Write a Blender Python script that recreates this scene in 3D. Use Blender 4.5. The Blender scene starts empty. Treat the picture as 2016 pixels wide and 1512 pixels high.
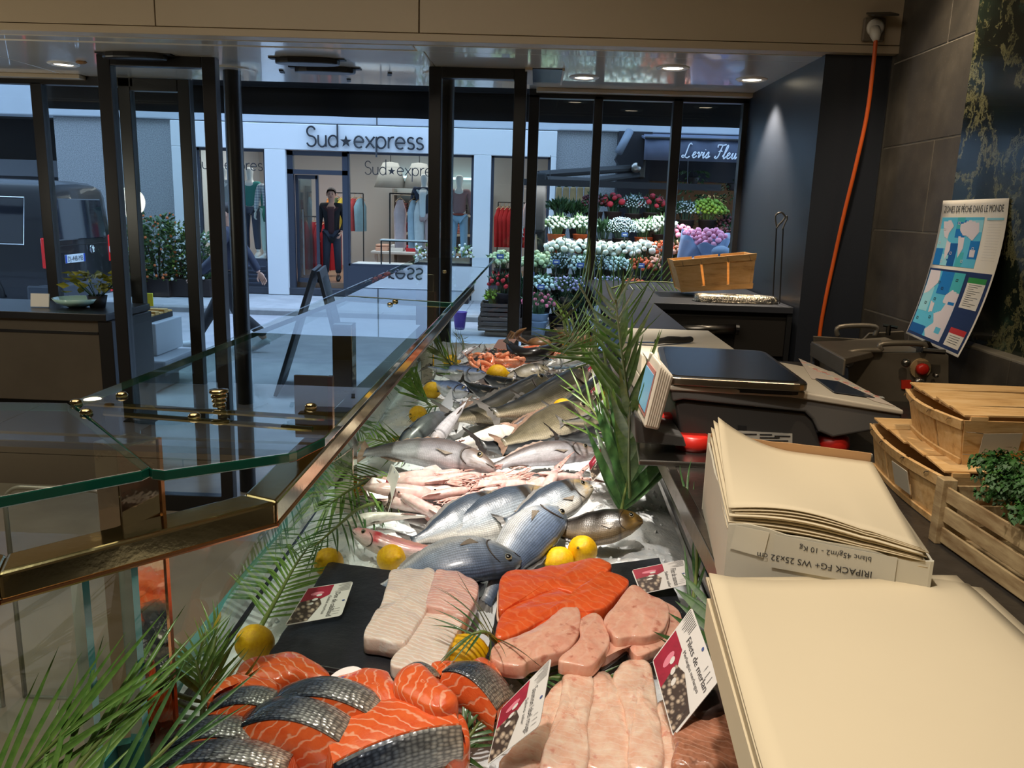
import bpy, bmesh, math, random
from mathutils import Vector as V, Matrix, Euler, noise
random.seed(7)
SC = bpy.context.scene
COL = SC.collection
PI = math.pi
# ---------------------------------------------------------------- camera
FPX = 1620.0
CAM = V((0, 0, 1.65))
dY = V((47 / FPX, 346 / FPX, -1)).normalized()
zz = V((235, 7610, 1620)).normalized()
zz = (zz - dY * zz.dot(dY)).normalized()
dX = dY.cross(zz)
ROT = Matrix((dX, dY, zz))
cd = bpy.data.cameras.new('camera')
cam = bpy.data.objects.new('camera', cd)
COL.objects.link(cam)
cam.matrix_world = Matrix.Translation(CAM) @ ROT.to_4x4()
cd.sensor_width = 36
cd.lens = FPX / 2016 * 36
cd.clip_start = 0.02
cd.clip_end = 200
SC.camera = cam
# ---------------------------------------------------------------- sky, exposure, lamps
SC.view_settings.view_transform = 'Standard'
SC.view_settings.look = 'None'
SC.view_settings.gamma = 1
SC.view_settings.use_curve_mapping = False
SC.view_settings.exposure = 0.0
SC.cycles.transparent_max_bounces = 32
SC.cycles.max_bounces = 8
SC.cycles.diffuse_bounces = 3
SC.cycles.glossy_bounces = 4
SC.cycles.caustics_reflective = False
SC.cycles.caustics_refractive = False
SC.cycles.sample_clamp_indirect = 4
w = bpy.data.worlds.new('overcast')
SC.world = w
w.use_nodes = True
w.node_tree.nodes['Background'].inputs[0].default_value = (0.46, 0.70, 1.06, 1)
w.node_tree.nodes['Background'].inputs[1].default_value = 4.7


def spot(name, loc, target, power, color, size, blend=.5, rad=.04):
    l = bpy.data.lights.new(name, 'SPOT')
    l.energy = power
    l.color = color
    l.spot_size = math.radians(size)
    l.spot_blend = blend
    l.shadow_soft_size = rad
    o = bpy.data.objects.new(name, l)
    COL.objects.link(o)
    o.location = loc
    o.rotation_euler = (V(target) - V(loc)).to_track_quat('-Z', 'Y').to_euler()
    return o


def area(name, loc, target, power, color, sx, sy):
    l = bpy.data.lights.new(name, 'AREA')
    l.shape = 'RECTANGLE'
    l.size = sx
    l.size_y = sy
    l.energy = power
    l.color = color
    o = bpy.data.objects.new(name, l)
    COL.objects.link(o)
    o.location = loc
    o.rotation_euler = (V(target) - V(loc)).to_track_quat('-Z', 'Y').to_euler()
    return o


WARM = (1, .74, .46)
spot('counter_spot', (0.05, 1.75, 3.0), (0.08, 2.15, .9), 330, (1, .91, .80), 36, .7)
spot('counter_spot', (-0.1, 0.6, 3.0), (0.0, 1.15, .9), 98, (1, .91, .80), 66, .8)
spot('counter_spot', (0.25, 3.2, 2.9), (0.1, 3.2, .9), 130, (1, .92, .82), 45, .8)
spot('paper_spot', (0.15, 0.75, 3.0), (0.42, 0.95, 1.2), 6, (1, .82, .60), 48, .9)
spot('crate_spot', (0.8, 1.2, 3.0), (1.0, 1.8, 1.2), 46, (1, .80, .56), 60, .9)
spot('wall_spot', (1.1, 2.9, 2.95), (1.45, 3.3, 1.4), 75, (1, .82, .6), 60, .9)
area('room_lamp', (-1.2, 1.0, 3.05), (-1.2, 1.0, 0), 40, (1, .88, .72), 2.5, 2.0)
area('boutique_lamp', (-3.2, 17.4, 2.86), (-3.2, 17.6, 0), 150, (.96, .97, 1), 6.0, 2.8)
area('florist_lamp', (4.2, 16.4, 2.8), (4.2, 16.4, 0), 60, (1, .8, .5), 2.5, 1.0)
area('stand_lamp', (1.25, 13.0, 2.03), (1.25, 12.7, .2), 70, (1, .96, .9), 3.0, .05)  # area light added to brighten the flower stand
l_ = bpy.data.objects.new('pendant_bulb', bpy.data.lights.new('pendant_bulb', 'POINT'))  # added fill light for the dark soffit and the left cabinet
COL.objects.link(l_)
l_.location = (-3.3, 3.1, 1.6)
l_.data.energy = 26
l_.data.color = (1, .9, .76)
l_.data.shadow_soft_size = .12


# ---------------------------------------------------------------- pixel rays (2016 x 1512)
def ray(x, y):
    return ROT @ V(((x - 1008) / FPX, -(y - 756) / FPX, -1))


def P(x, y, z):
    r = ray(x, y)
    return CAM + r * ((z - CAM.z) / r.z)


def PY(x, y, Y):
    r = ray(x, y)
    return CAM + r * (Y / r.y)


def PX(x, y, X):
    r = ray(x, y)
    return CAM + r * (X / r.x)


def PN(x, y, p, n):
    r = ray(x, y)
    return CAM + r * ((p - CAM).dot(n) / r.dot(n))


# ---------------------------------------------------------------- materials
def S(r, g, b):
    f = lambda c: (c / 255 / 12.92) if c / 255 <= .04045 else ((c / 255 + .055) / 1.055) ** 2.4
    return (f(r), f(g), f(b))


class N:
    def __init__(s, name):
        s.m = bpy.data.materials.new(name)
        s.m.use_nodes = True
        s.t = s.m.node_tree
        s.b = s.t.nodes['Principled BSDF']

    def n(s, typ, **kw):
        x = s.t.nodes.new('ShaderNode' + typ)
        for k, v in kw.items():
            setattr(x, k, v)
        return x

    def l(s, a, b):
        s.t.links.new(a, b)

    def coords(s, kind='Object', scale=(1, 1, 1)):
        if kind.startswith('@'):
            c = s.n('Attribute', attribute_name=kind[1:]).outputs['Vector']
        else:
            c = s.n('TexCoord').outputs[kind]
        mp = s.n('Mapping')
        mp.inputs['Scale'].default_value = scale
        s.l(c, mp.inputs[0])
        return mp.outputs[0]

    def ramp(s, fac, stops, interp='LINEAR'):
        r = s.n('ValToRGB')
        r.color_ramp.interpolation = interp
        e = r.color_ramp.elements
        while len(e) < len(stops):
            e.new(.5)
        for i, (p, c) in enumerate(stops):
            e[i].position = p
            e[i].color = tuple(c) + (1,) if len(c) == 3 else c
        s.l(fac, r.inputs[0])
        return r.outputs[0]

    def mix(s, fac, a, b, typ='MIX'):
        x = s.n('MixRGB', blend_type=typ)
        for i, v in ((0, fac), (1, a), (2, b)):
            if isinstance(v, (int, float)):
                x.inputs[i].default_value = v
            elif isinstance(v, tuple):
                x.inputs[i].default_value = v + (1,)
            else:
                s.l(v, x.inputs[i])
        return x.outputs[0]

    def noise(s, vec, scale, detail=4, rough=.5, out='Fac'):
        x = s.n('TexNoise')
        x.inputs['Scale'].default_value = scale
        x.inputs['Detail'].default_value = detail
        x.inputs['Roughness'].default_value = rough
        s.l(vec, x.inputs['Vector'])
        return x.outputs[out]

    def bump(s, h, strength, dist=.01):
        x = s.n('Bump')
        x.inputs['Strength'].default_value = strength
        x.inputs['Distance'].default_value = dist
        s.l(h, x.inputs['Height'])
        s.l(x.outputs[0], s.b.inputs['Normal'])

    def set(s, **kw):
        for k, v in kw.items():
            k = {'rough': 'Roughness', 'metal': 'Metallic', 'spec': 'Specular IOR Level', 'coat': 'Coat Weight',
                 'sss': 'Subsurface Weight', 'trans': 'Transmission Weight', 'sheen': 'Sheen Weight', 'alpha': 'Alpha'}[k]
            s.b.inputs[k].default_value = v


def M(name, col, rough=.5, metal=0, spec=.5, var=0, vs=8, bump=0, bs=80, coat=0, sss=0, emit=0, stretch=(1, 1, 1), col2=None, sheen=0):
    k = N(name)
    k.set(rough=rough, metal=metal, spec=spec, coat=coat, sss=sss, sheen=sheen)
    if sss:
        k.b.inputs['Subsurface Radius'].default_value = (.02, .008, .005)
        k.b.inputs['Subsurface Scale'].default_value = .4
    k.b.inputs['Base Color'].default_value = tuple(col) + (1,)
    if var or bump or col2:
        c = k.coords('Object', stretch)
        if var or col2:
            nz = k.noise(c, vs, 5, .6)
            d = col2 or tuple(x * (1 - var) for x in col)
            k.l(k.ramp(nz, [(.35, col), (.68, d)]), k.b.inputs['Base Color'])
        if bump:
            k.bump(k.noise(c, bs, 4, .6), bump)
    if emit:
        k.b.inputs['Emission Color'].default_value = tuple(col) + (1,)
        k.b.inputs['Emission Strength'].default_value = emit
    return k.m


def glassmat(name, tint=(.93, .97, .95), refl=1.0, ior=1.5, rough=0.0):
    k = N(name)
    t = k.t
    t.nodes.remove(k.b)
    out = [n for n in t.nodes if n.type == 'OUTPUT_MATERIAL'][0]
    tr = k.n('BsdfTransparent')
    tr.inputs[0].default_value = tint + (1,)
    gl = k.n('BsdfGlossy')
    gl.inputs['Roughness'].default_value = rough
    fr = k.n('Fresnel')
    fr.inputs[0].default_value = ior
    ge = k.n('NewGeometry')
    inv = k.n('Math', operation='SUBTRACT')
    inv.inputs[0].default_value = 1
    k.l(ge.outputs['Backfacing'], inv.inputs[1])
    mu = k.n('Math', operation='MULTIPLY')
    k.l(fr.outputs[0], mu.inputs[0])
    k.l(inv.outputs[0], mu.inputs[1])
    m2 = k.n('Math', operation='MULTIPLY', use_clamp=True)
    m2.inputs[1].default_value = refl
    k.l(mu.outputs[0], m2.inputs[0])
    mx = k.n('MixShader')
    k.l(m2.outputs[0], mx.inputs[0])
    k.l(tr.outputs[0], mx.inputs[1])
    k.l(gl.outputs[0], mx.inputs[2])
    k.l(mx.outputs[0], out.inputs[0])
    return k.m


m_black = M('black_metal', S(30, 29, 30), .35, 0, .5, var=.3, vs=3)
m_blackm = M('black_matt', S(22, 22, 24), .6)
m_brass = M('polished_brass', S(186, 170, 128), .12, 1, var=.25, vs=2.5, bump=.03, bs=30)
m_copper = M('copper_edge', S(220, 160, 120), .2, 1)
m_steel = M('brushed_steel', S(150, 146, 140), .3, 1, var=.25, vs=5, stretch=(1, 12, 1))
m_mirror = M('mirror_steel', S(205, 195, 180), .06, 1, bump=.05, bs=14)
m_dsteel = M('dark_steel', S(96, 92, 86), .32, 1, var=.3, vs=6, stretch=(1, 10, 1))
m_glass = glassmat('clear_glass', (.93, .965, .95), 1.0)
m_shelf = glassmat('shelf_glass', (.86, .92, .89), 1.45)
m_win = glassmat('window_glass', (.93, .95, .94), 1.0)
m_edge = M('green_glass_edge', S(16, 74, 58), .08, 0, .8, coat=.5)
m_teal = M('teal_glass_edge', S(70, 140, 140), .12, 0, .8, coat=.5)
m_white = M('white_plastic', S(226, 220, 208), .45)
m_paint = M('cream_paint', S(196, 178, 150), .45, var=.06, vs=2)
m_soffit = M('glossy_cream_panel', S(236, 228, 214), .16, 0, .6, var=.04, vs=2, coat=.7)


# ---------------------------------------------------------------- mesh builder
class MB:
    def __init__(s):
        s.v = []
        s.f = []
        s.m = []
        s.uv = None

    def add(s, vs, fs, mi=0):
        o = len(s.v)
        s.v += [tuple(p) for p in vs]
        s.f += [tuple(i + o for i in f) for f in fs]
        s.m += [mi] * len(fs)
        return s

    def box(s, c, d, rot=None, mi=0, taper=1):
        x, y, z = d[0] / 2, d[1] / 2, d[2] / 2
        vs = [V((sx * x * (taper if sz > 0 else 1), sy * y * (taper if sz > 0 else 1), sz * z)) for sz in (-1, 1) for sy in (-1, 1) for sx in (-1, 1)]
        if rot:
            e = rot if isinstance(rot, Matrix) else Euler(rot).to_matrix()
            vs = [e @ p for p in vs]
        return s.hexa([p + V(c) for p in vs], mi)

    def bx(s, x0, x1, y0, y1, z0, z1, mi=0):
        return s.box(((x0 + x1) / 2, (y0 + y1) / 2, (z0 + z1) / 2), (abs(x1 - x0), abs(y1 - y0), abs(z1 - z0)), None, mi)

    def hexa(s, p, mi=0):
        return s.add(p, [(0, 2, 3, 1), (4, 5, 7, 6), (0, 1, 5, 4), (2, 6, 7, 3), (0, 4, 6, 2), (1, 3, 7, 5)], mi)

    def prism(s, poly, vec, mi=0, side=None):
        """poly: 3d points, extruded by vec"""
        n = len(poly)
        a = [V(p) for p in poly]
        b = [p + V(vec) for p in a]
        nrm = V((0, 0, 0))
        for i in range(n):
            nrm += a[i].cross(a[(i + 1) % n])
        flip = nrm.dot(V(vec)) < 0
        top = tuple(range(n, 2 * n))
        bot = tuple(range(n - 1, -1, -1))
        sd = [(i, (i + 1) % n, n + (i + 1) % n, n + i) for i in range(n)]
        if flip:
            top, bot, sd = top[::-1], bot[::-1], [f[::-1] for f in sd]
        o = len(s.v)
        s.add(a + b, [top, bot], mi)
        s.f += [tuple(i + o for i in f) for f in sd]
        s.m += [mi if side is None else side] * n
        return s

    def tube(s, pts, r, n=6, cap=True, mi=0, flat=1):
        pts = [V(p) for p in pts]
        k = len(pts)
        rs = r if isinstance(r, (list, tuple)) else [r] * k
        vs, fs = [], []
        up = V((0, 0, 1))
        t0 = (pts[1] - pts[0]).normalized()
        if abs(t0.dot(up)) > .95:
            up = V((1, 0, 0))
        nx = t0.cross(up).normalized()
        for i, p in enumerate(pts):
            t = (pts[min(i + 1, k - 1)] - pts[max(i - 1, 0)])
            t = t.normalized() if t.length > 1e-9 else t0
            nx = (nx - t * nx.dot(t))
            nx = nx.normalized() if nx.length > 1e-6 else t.orthogonal().normalized()
            ny = t.cross(nx)
            for j in range(n):
                a = 2 * PI * j / n
                vs.append(p + (nx * math.cos(a) + ny * math.sin(a) * flat) * rs[i])
        for i in range(k - 1):
            for j in range(n):
                fs.append((i * n + j, i * n + (j + 1) % n, (i + 1) * n + (j + 1) % n, (i + 1) * n + j))
        if cap:
            fs.append(tuple(range(n - 1, -1, -1)))
            fs.append(tuple(range((k - 1) * n, k * n)))
        return s.add(vs, fs, mi)

    def lathe(s, prof, c=(0, 0, 0), n=16, axis=None, mi=0, cap=True):
        """prof: (r, z) list"""
        e = axis.to_track_quat('Z', 'Y').to_matrix() if axis is not None else Matrix.Identity(3)
        vs, fs = [], []
        for r, z in prof:
            for j in range(n):
                a = 2 * PI * j / n
                vs.append(V(c) + e @ V((r * math.cos(a), r * math.sin(a), z)))
        k = len(prof)
        for i in range(k - 1):
            for j in range(n):
                fs.append((i * n + j, i * n + (j + 1) % n, (i + 1) * n + (j + 1) % n, (i + 1) * n + j))
        if cap:
            fs.append(tuple(range(n - 1, -1, -1)))
            fs.append(tuple(range((k - 1) * n, k * n)))
        return s.add(vs, fs, mi)

    def ball(s, c, r, n=10, k=6, mi=0, rot=None):
        r = r if isinstance(r, (list, tuple)) else (r, r, r)
        vs, fs = [], []
        e = Euler(rot).to_matrix() if rot else Matrix.Identity(3)
        for i in range(k + 1):
            th = PI * i / k
            for j in range(n):
                a = 2 * PI * j / n
                vs.append(V(c) + e @ V((r[0] * math.sin(th) * math.cos(a), r[1] * math.sin(th) * math.sin(a), -r[2] * math.cos(th))))
        for i in range(k):
            for j in range(n):
                q = (i * n + j, i * n + (j + 1) % n, (i + 1) * n + (j + 1) % n, (i + 1) * n + j)
                if i == 0:
                    q = (q[0], q[2], q[3])
                elif i == k - 1:
                    q = (q[0], q[1], q[2])
                fs.append(q)
        return s.add(vs, fs, mi)

    def grid(s, fn, nu, nv, mi=0, wrap=False):
        vs = [fn(i / nu, j / nv) for j in range(nv + 1) for i in range(nu + (0 if wrap else 1))]
        wv = nu if wrap else nu + 1
        fs = []
        for j in range(nv):
            for i in range(nu):
                i2 = (i + 1) % wv
                fs.append((j * wv + i, j * wv + i2, (j + 1) * wv + i2, (j + 1) * wv + i))
        return s.add(vs, fs, mi)

    def poly(s, pts, mi=0):
        return s.add(pts, [tuple(range(len(pts)))], mi)


def mesh(name, mb, mats, smooth=False):
    me = bpy.data.meshes.new(name)
    me.from_pydata(mb.v, [], mb.f)
    mats = mats if isinstance(mats, (list, tuple)) else [mats]
    for m in mats:
        me.materials.append(m)
    if any(mb.m):
        me.polygons.foreach_set('material_index', mb.m)
    if smooth:
        me.polygons.foreach_set('use_smooth', [True] * len(me.polygons))
    if mb.uv:
        at = me.attributes.new('fuv', 'FLOAT_VECTOR', 'POINT')
        at.data.foreach_set('vector', [c for p in mb.uv for c in p])
    me.update()
    return me


WORLD = set()


def tag(o, label=None, cat=None, group=None, kind=None):
    if label: o['label'] = label
    if cat: o['category'] = cat
    if group: o['group'] = group
    if kind: o['kind'] = kind
    return o


def thing(name, label, cat, loc=(0, 0, 0), group=None, world=True, kind=None):
    o = bpy.data.objects.new(name, None)
    o.empty_display_size = .05
    COL.objects.link(o)
    o.location = loc
    if world: WORLD.add(o)
    return tag(o, label, cat, group, kind)


def part(name, mb, mats, root=None, smooth=False, bevel=0, seg=2, label=None, kind=None, me=None, solid=0, angle=None):
    me = me or mesh(name, mb, mats, smooth)
    o = bpy.data.objects.new(name, me)
    COL.objects.link(o)
    if root is not None:
        o.parent = root
        if root in WORLD:
            o.matrix_parent_inverse = Matrix.Translation(-V(root.location))
            WORLD.add(o)
        elif root.type == 'MESH' and root.parent is not None and root in WORLD:
            pass
    if bevel:
        b = o.modifiers.new('b', 'BEVEL')
        b.width = bevel
        b.segments = seg
        b.limit_method = 'ANGLE'
        b.angle_limit = math.radians(40)
    if solid:
        b = o.modifiers.new('s', 'SOLIDIFY')
        b.thickness = solid
        b.offset = 0
    if angle is not None:
        me.polygons.foreach_set('use_smooth', [True] * len(me.polygons))
        me.set_sharp_from_angle(angle=math.radians(angle))
    return tag(o, label, None, None, kind)


def sub(name, mb, mats, par, **kw):
    """sub-part of a part whose own matrix is identity in its thing's space"""
    o = part(name, mb, mats, None, **kw)
    o.parent = par
    if par in WORLD and par.parent is not None:
        o.matrix_parent_inverse = Matrix.Identity(4)
    return o


def single(name, mb, mats, label, cat, group=None, kind=None, **kw):
    o = part(name, mb, mats, None, **kw)
    return tag(o, label, cat, group, kind)


def struct(name, mb, mats, **kw):
    o = part(name, mb, mats, None, **kw)
    o['kind'] = 'structure'
    return o


def spart(name, mb, mats, par, **kw):
    """a piece of the setting: world coordinates under a structure mesh at the origin"""
    o = part(name, mb, mats, None, **kw)
    o.parent = par
    return o


def copy_tree(o, parent=None):
    c = o.copy()
    COL.objects.link(c)
    if parent is not None: c.parent = parent
    for ch in list(o.children):
        copy_tree(ch, c)
    return c


def crom(pts, n=6, closed=False):
    pts = [V(p) for p in pts]
    k = len(pts)
    out = []
    rng = k if closed else k - 1
    for i in range(rng):
        g = (lambda j: pts[j % k]) if closed else (lambda j: pts[max(0, min(k - 1, j))])
        a, b, c, d = g(i - 1), g(i), g(i + 1), g(i + 2)
        for j in range(n):
            t = j / n
            out.append(.5 * ((2 * b) + (c - a) * t + (2 * a - 5 * b + 4 * c - d) * t * t + (3 * b - a - 3 * c + d) * t ** 3))
    if not closed: out.append(pts[-1])
    return out


def textmesh(string, size=1.0, ext=0, align='LEFT', shear=0, space=1.0):
    cu = bpy.data.curves.new('t', 'FONT')
    cu.body = string
    cu.size = size
    cu.extrude = ext
    cu.align_x = align
    cu.shear = shear
    cu.space_character = space
    cu.resolution_u = 3
    ob = bpy.data.objects.new('t', cu)
    COL.objects.link(ob)
    dg = bpy.context.evaluated_depsgraph_get()
    dg.update()
    me = ob.evaluated_get(dg).to_mesh()
    vs = [V(v.co) for v in me.vertices]
    fs = [tuple(p.vertices) for p in me.polygons]
    ob.evaluated_get(dg).to_mesh_clear()
    bpy.data.objects.remove(ob)
    bpy.data.curves.remove(cu)
    return vs, fs


def fsm(x, y, z=0, s=1.0, o=3):
    return noise.fractal(V((x * s, y * s, z * s)), 1.0, 2.0, o)
# ================================================================= THE ROOM
SOF = 2.31
mb = MB().bx(-5.2, 1.75, -3.2, 5.05, -.08, 0)
k = N('floor_tiles')
c = k.coords('Object', (1, 1, 1))
k.l(k.ramp(k.noise(c, 3, 6, .6), [(.3, S(176, 166, 150)), (.7, S(150, 140, 124))]), k.b.inputs['Base Color'])
k.set(rough=.3)
struct('floor', mb, k.m)
struct('ceiling', MB().bx(-5.2, 1.75, -3.2, 3.66, 3.12, 3.2), M('ceiling_paint', S(190, 176, 150), .7))
struct('wall_back', MB().bx(-5.2, 1.75, -3.3, -3.2, 0, 3.2), M('wall_paint', S(150, 132, 106), .7))
struct('wall_left', MB().bx(-5.3, -5.2, -3.3, 5.05, 0, 3.2), M('wall_paint_left', S(120, 106, 86), .6))
# beam over the shop front
beam = struct('trim_1', MB().bx(-5.2, 1.505, 3.66, 3.74, SOF + .012, 3.12), m_paint)
xs = [-5.2, -3.9, -2.75, -1.61, -.509, 1.505]
for a, b in zip(xs, xs[1:]):
    spart('panel', MB().bx(a + .0025, b - .0025, 3.62, 3.66, SOF + .035, 3.12), m_paint, beam, bevel=.002)
spart('lower_lip', MB().bx(-5.2, 1.505, 3.617, 3.70, SOF + .002, SOF + .032), m_paint, beam, bevel=.002)
# soffit
sof = struct('trim_2', MB().bx(-5.2, 1.75, 3.70, 5.05, SOF + .02, SOF + .06), m_soffit)
for a, b in ((-5.2, -2.7), (-2.696, -.52), (-.516, 1.2)):
    spart('panel', MB().bx(a, b, 3.84, 4.9, SOF, SOF + .02), m_soffit, sof, bevel=.003)
spart('front_panel', MB().bx(-5.2, -.55, 3.705, 3.80, SOF - .001, SOF + .02), m_soffit, sof, bevel=.003)
spart('front_panel', MB().bx(-.545, 1.5, 3.705, 3.836, SOF - .001, SOF + .02), m_soffit, sof, bevel=.003)
spart('hatch', MB().bx(-.04, .105, 4.2, 4.62, SOF - .004, SOF + .002), m_black, sof)
spart('hatch_frame', MB().bx(-.075, -.04, 4.18, 4.66, SOF - .012, SOF + .002).bx(.105, .115, 4.18, 4.66, SOF - .012, SOF + .002), m_paint, sof)
spart('header_moulding', MB().bx(-5.2, -2.6, 4.83, 4.95, SOF - .022, SOF).bx(-.02, 1.2, 4.83, 4.95, SOF - .022, SOF), m_paint, sof, bevel=.004)
for x, y in ((-1.351, 4.508), (-.783, 4.494), (-1.053, 4.75)):
    spart('slot', MB().box((x, y, SOF - .003), (.022, .085, .006), (0, 0, .2)), m_blackm, sof)
spart('peeled_patch', MB().ball((-2.33, 4.36, SOF - .006), (.03, .02, .01), 7, 4), M('peeled_wood', S(150, 110, 70), .8), sof)

# recessed spotlights
m_lens = M('lamp_lens', (1, .86, .62), .4, emit=9)
for (x, y), lab in (((-2.484, 4.47), 'recessed round ceiling spotlight at the far left, near the peeled patch'),
                    ((.222, 4.435), 'recessed round ceiling spotlight beside the dark square ceiling hatch'),
                    ((.615, 4.077), 'recessed round ceiling spotlight nearest to the beam, middle of the three at the right'),
                    ((1.051, 4.354), 'recessed round ceiling spotlight in the corner by the dark pillar')):
    t = thing('ceiling_spotlight', lab, 'spotlight', (x, y, SOF), 'recessed ceiling spotlights')
    ring = [(.047, -.001), (.062, -.009), (.075, -.004), (.078, 0), (.045, 0)]
    part('trim_ring', MB().lathe(ring, (x, y, SOF), 24, cap=False), m_white, t, True)
    part('lens', MB().lathe([(.046, -.003), (.046, -.001)], (x, y, SOF), 24), m_lens, t)
spot('pillar_lamp', (1.051, 4.354, SOF - .02), (1.1, 4.36, 0), 80, (1, .87, .7), 100, .6, .02)
spot('soffit_lamp', (.615, 4.077, SOF - .02), (.6, 4.0, 0), 14, (1, .85, .66), 80, .6, .02)
spot('soffit_lamp', (.222, 4.435, SOF - .02), (.2, 4.3, 0), 12, (1, .85, .66), 80, .6, .02)
for (x, y, a), lab in (((-1.925, 4.087, 0), 'flat black door sensor on the soffit above the left door leaf'),
                       ((-1.105, 4.10, 0), 'flat black door sensor on the soffit over the open doorway, nearer to the beam'),
                       ((-1.085, 4.354, 0), 'flat black door sensor on the soffit over the open doorway, farther from the beam')):
    t = thing('door_sensor', lab, 'sensor', (x, y, SOF), 'door sensors on the soffit')
    n = 16
    sh = [V((x + .155 * math.copysign(abs(math.cos(2 * PI * i / n)) ** .7, math.cos(2 * PI * i / n)), y + .06 * math.sin(2 * PI * i / n), SOF - .028)) for i in range(n)]
    part('housing', MB().prism(sh, (0, 0, .028)), m_black, t, bevel=.008)
    part('mounting_plate', MB().box((x, y, SOF - .003), (.36, .05, .006)), m_blackm, t)

# pillar, right wall
m_pil = M('dark_lacquer', S(44, 48, 56), .34, 0, .5, bump=.06, bs=220)
struct('wall_front', MB().bx(1.18, 1.75, 3.665, 5.05, 0, SOF + .001), m_pil)
WX = 1.46
wall = struct('wall_right', MB().bx(WX + .0025, 1.75, -3.2, 3.66, 0, 3.2), M('grout', S(150, 142, 128), .8))
k = N('grey_porcelain')
c = k.coords('Object')
nz = k.noise(c, 5, 8, .62)
sp = k.noise(c, 120, 2, .6)
k.l(k.mix(k.ramp(sp, [(.68, (0, 0, 0)), (.74, (.5, .5, .5))]), k.ramp(nz, [(.3, S(98, 92, 82)), (.5, S(80, 75, 67)), (.72, S(62, 59, 54))]), S(130, 122, 108)), k.b.inputs['Base Color'])
k.set(rough=.45)
k.bump(nz, .1)
m_tile = k.m
zr = [2.95, 2.62, 2.278, 1.942, 1.605, 1.262, .92]
for i in range(len(zr) - 1):
    z1, z0 = zr[i], zr[i + 1]
    ys = [2.985, 3.2 if i % 2 == 1 else 3.29, 3.66] if i % 2 == 1 else [2.985, 3.66]
    if i == 4: ys = [2.985, 3.66]
    for a, b in zip(ys, ys[1:]):
        spart('tile', MB().bx(WX, WX + .013, a + .003, b - .003, z0 + .003, z1 - .003), m_tile, wall, bevel=.0015)
k = N('green_marble')
c = k.coords('Object', (1, 1, 1))
wv = k.noise(c, 2.4, 8, .65, 'Color')
warp = k.mix(.35, c, wv, 'ADD')
n1 = k.noise(warp, 1.7, 10, .66)
n2 = k.noise(warp, 2.6, 12, .7)
base = k.ramp(n1, [(.38, S(18, 22, 18)), (.5, S(32, 44, 36)), (.57, S(74, 104, 88)), (.64, S(30, 40, 32))])
vein = k.ramp(n2, [(.475, (0, 0, 0)), (.495, (.75, .75, .75)), (.515, (0, 0, 0))])
k.l(k.mix(vein, base, S(142, 138, 96)), k.b.inputs['Base Color'])
k.set(rough=.16, coat=.15)
spart('marble_slab', MB().bx(WX - .012, WX + .012, .5, 2.983, 1.262, 3.12), k.m, wall, bevel=.002)
spart('corner_profile', MB().bx(WX - .006, WX + .012, 3.655, 3.664, .9, SOF), M('profile', S(150, 146, 138), .4, 1), wall)
# tiled upstand along the right wall
ups = struct('trim_3', MB().bx(1.405, WX + .01, .5, 3.0, .9, 1.255), M('grout_dark', S(120, 114, 104), .8))
for y in (.6, 1.2, 1.8, 2.4):
    spart('tile', MB().bx(1.398, 1.406, y + .002, y + .598, .95, 1.255), m_tile, ups, bevel=.0015)
    spart('cap_tile', MB().bx(1.398, WX, y + .002, y + .598, 1.255, 1.264), M('upstand_edge', S(150, 143, 130), .5), ups, bevel=.002)

# ------------------------------------------------- windows and doors
WY = 4.93


def frame(mb, x0, x1, y, z0, z1, w=.06, d=.06):
    for xx in (x0, x1):
        mb.bx(xx - w / 2, xx + w / 2, y - d / 2, y + d / 2, z0, z1)


w1 = struct('window_1', MB().bx(-2.93, -2.865, WY - .03, WY + .03, 0, 2.27).bx(-4.9, -4.84, WY - .03, WY + .03, 0, 2.27)
            .bx(-5.2, -2.33, WY - .03, WY + .03, 2.26, SOF + .02).bx(-5.2, -2.33, WY - .03, WY + .03, 0, .06), m_black, bevel=.003)
for a, b in ((-4.84, -2.93), (-2.865, -2.42)):
    spart('pane', MB().bx(a, b, WY - .004, WY + .004, .06, 2.26), m_win, w1)
w2 = MB()
for a, b in ((-.06, .0), (.31, .36), (.757, .812), (1.15, 1.2)):
    w2.bx(a, b, WY - .03, WY + .03, 0, 2.28)
w2.bx(-.06, 1.2, WY - .03, WY + .03, 2.262, SOF + .02).bx(-.06, 1.2, WY - .03, WY + .03, 0, .06)
w2 = struct('window_2', w2, m_black, bevel=.003)
for a, b in ((0, .31), (.36, .757), (.812, 1.15)):
    spart('pane', MB().bx(a, b, WY - .004, WY + .004, .06, 2.262), m_win, w2)


def door(name, x0, x1, y, w, panes=True):
    mb = MB().bx(x0, x0 + w, y - .03, y + .03, 0, SOF).bx(x1 - w, x1, y - .03, y + .03, 0, SOF).bx(x0 + w, x1 - w, y - .03, y + .03, SOF - .05, SOF)
    mb.bx(x0 + w, x1 - w, y - .03, y + .03, 0, .09)
    d = struct(name, mb, m_black, bevel=.004)
    spart('pane', MB().bx(x0 + w, x1 - w, y - .005, y + .005, .09, SOF - .05), m_win, d)
    return d


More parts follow.
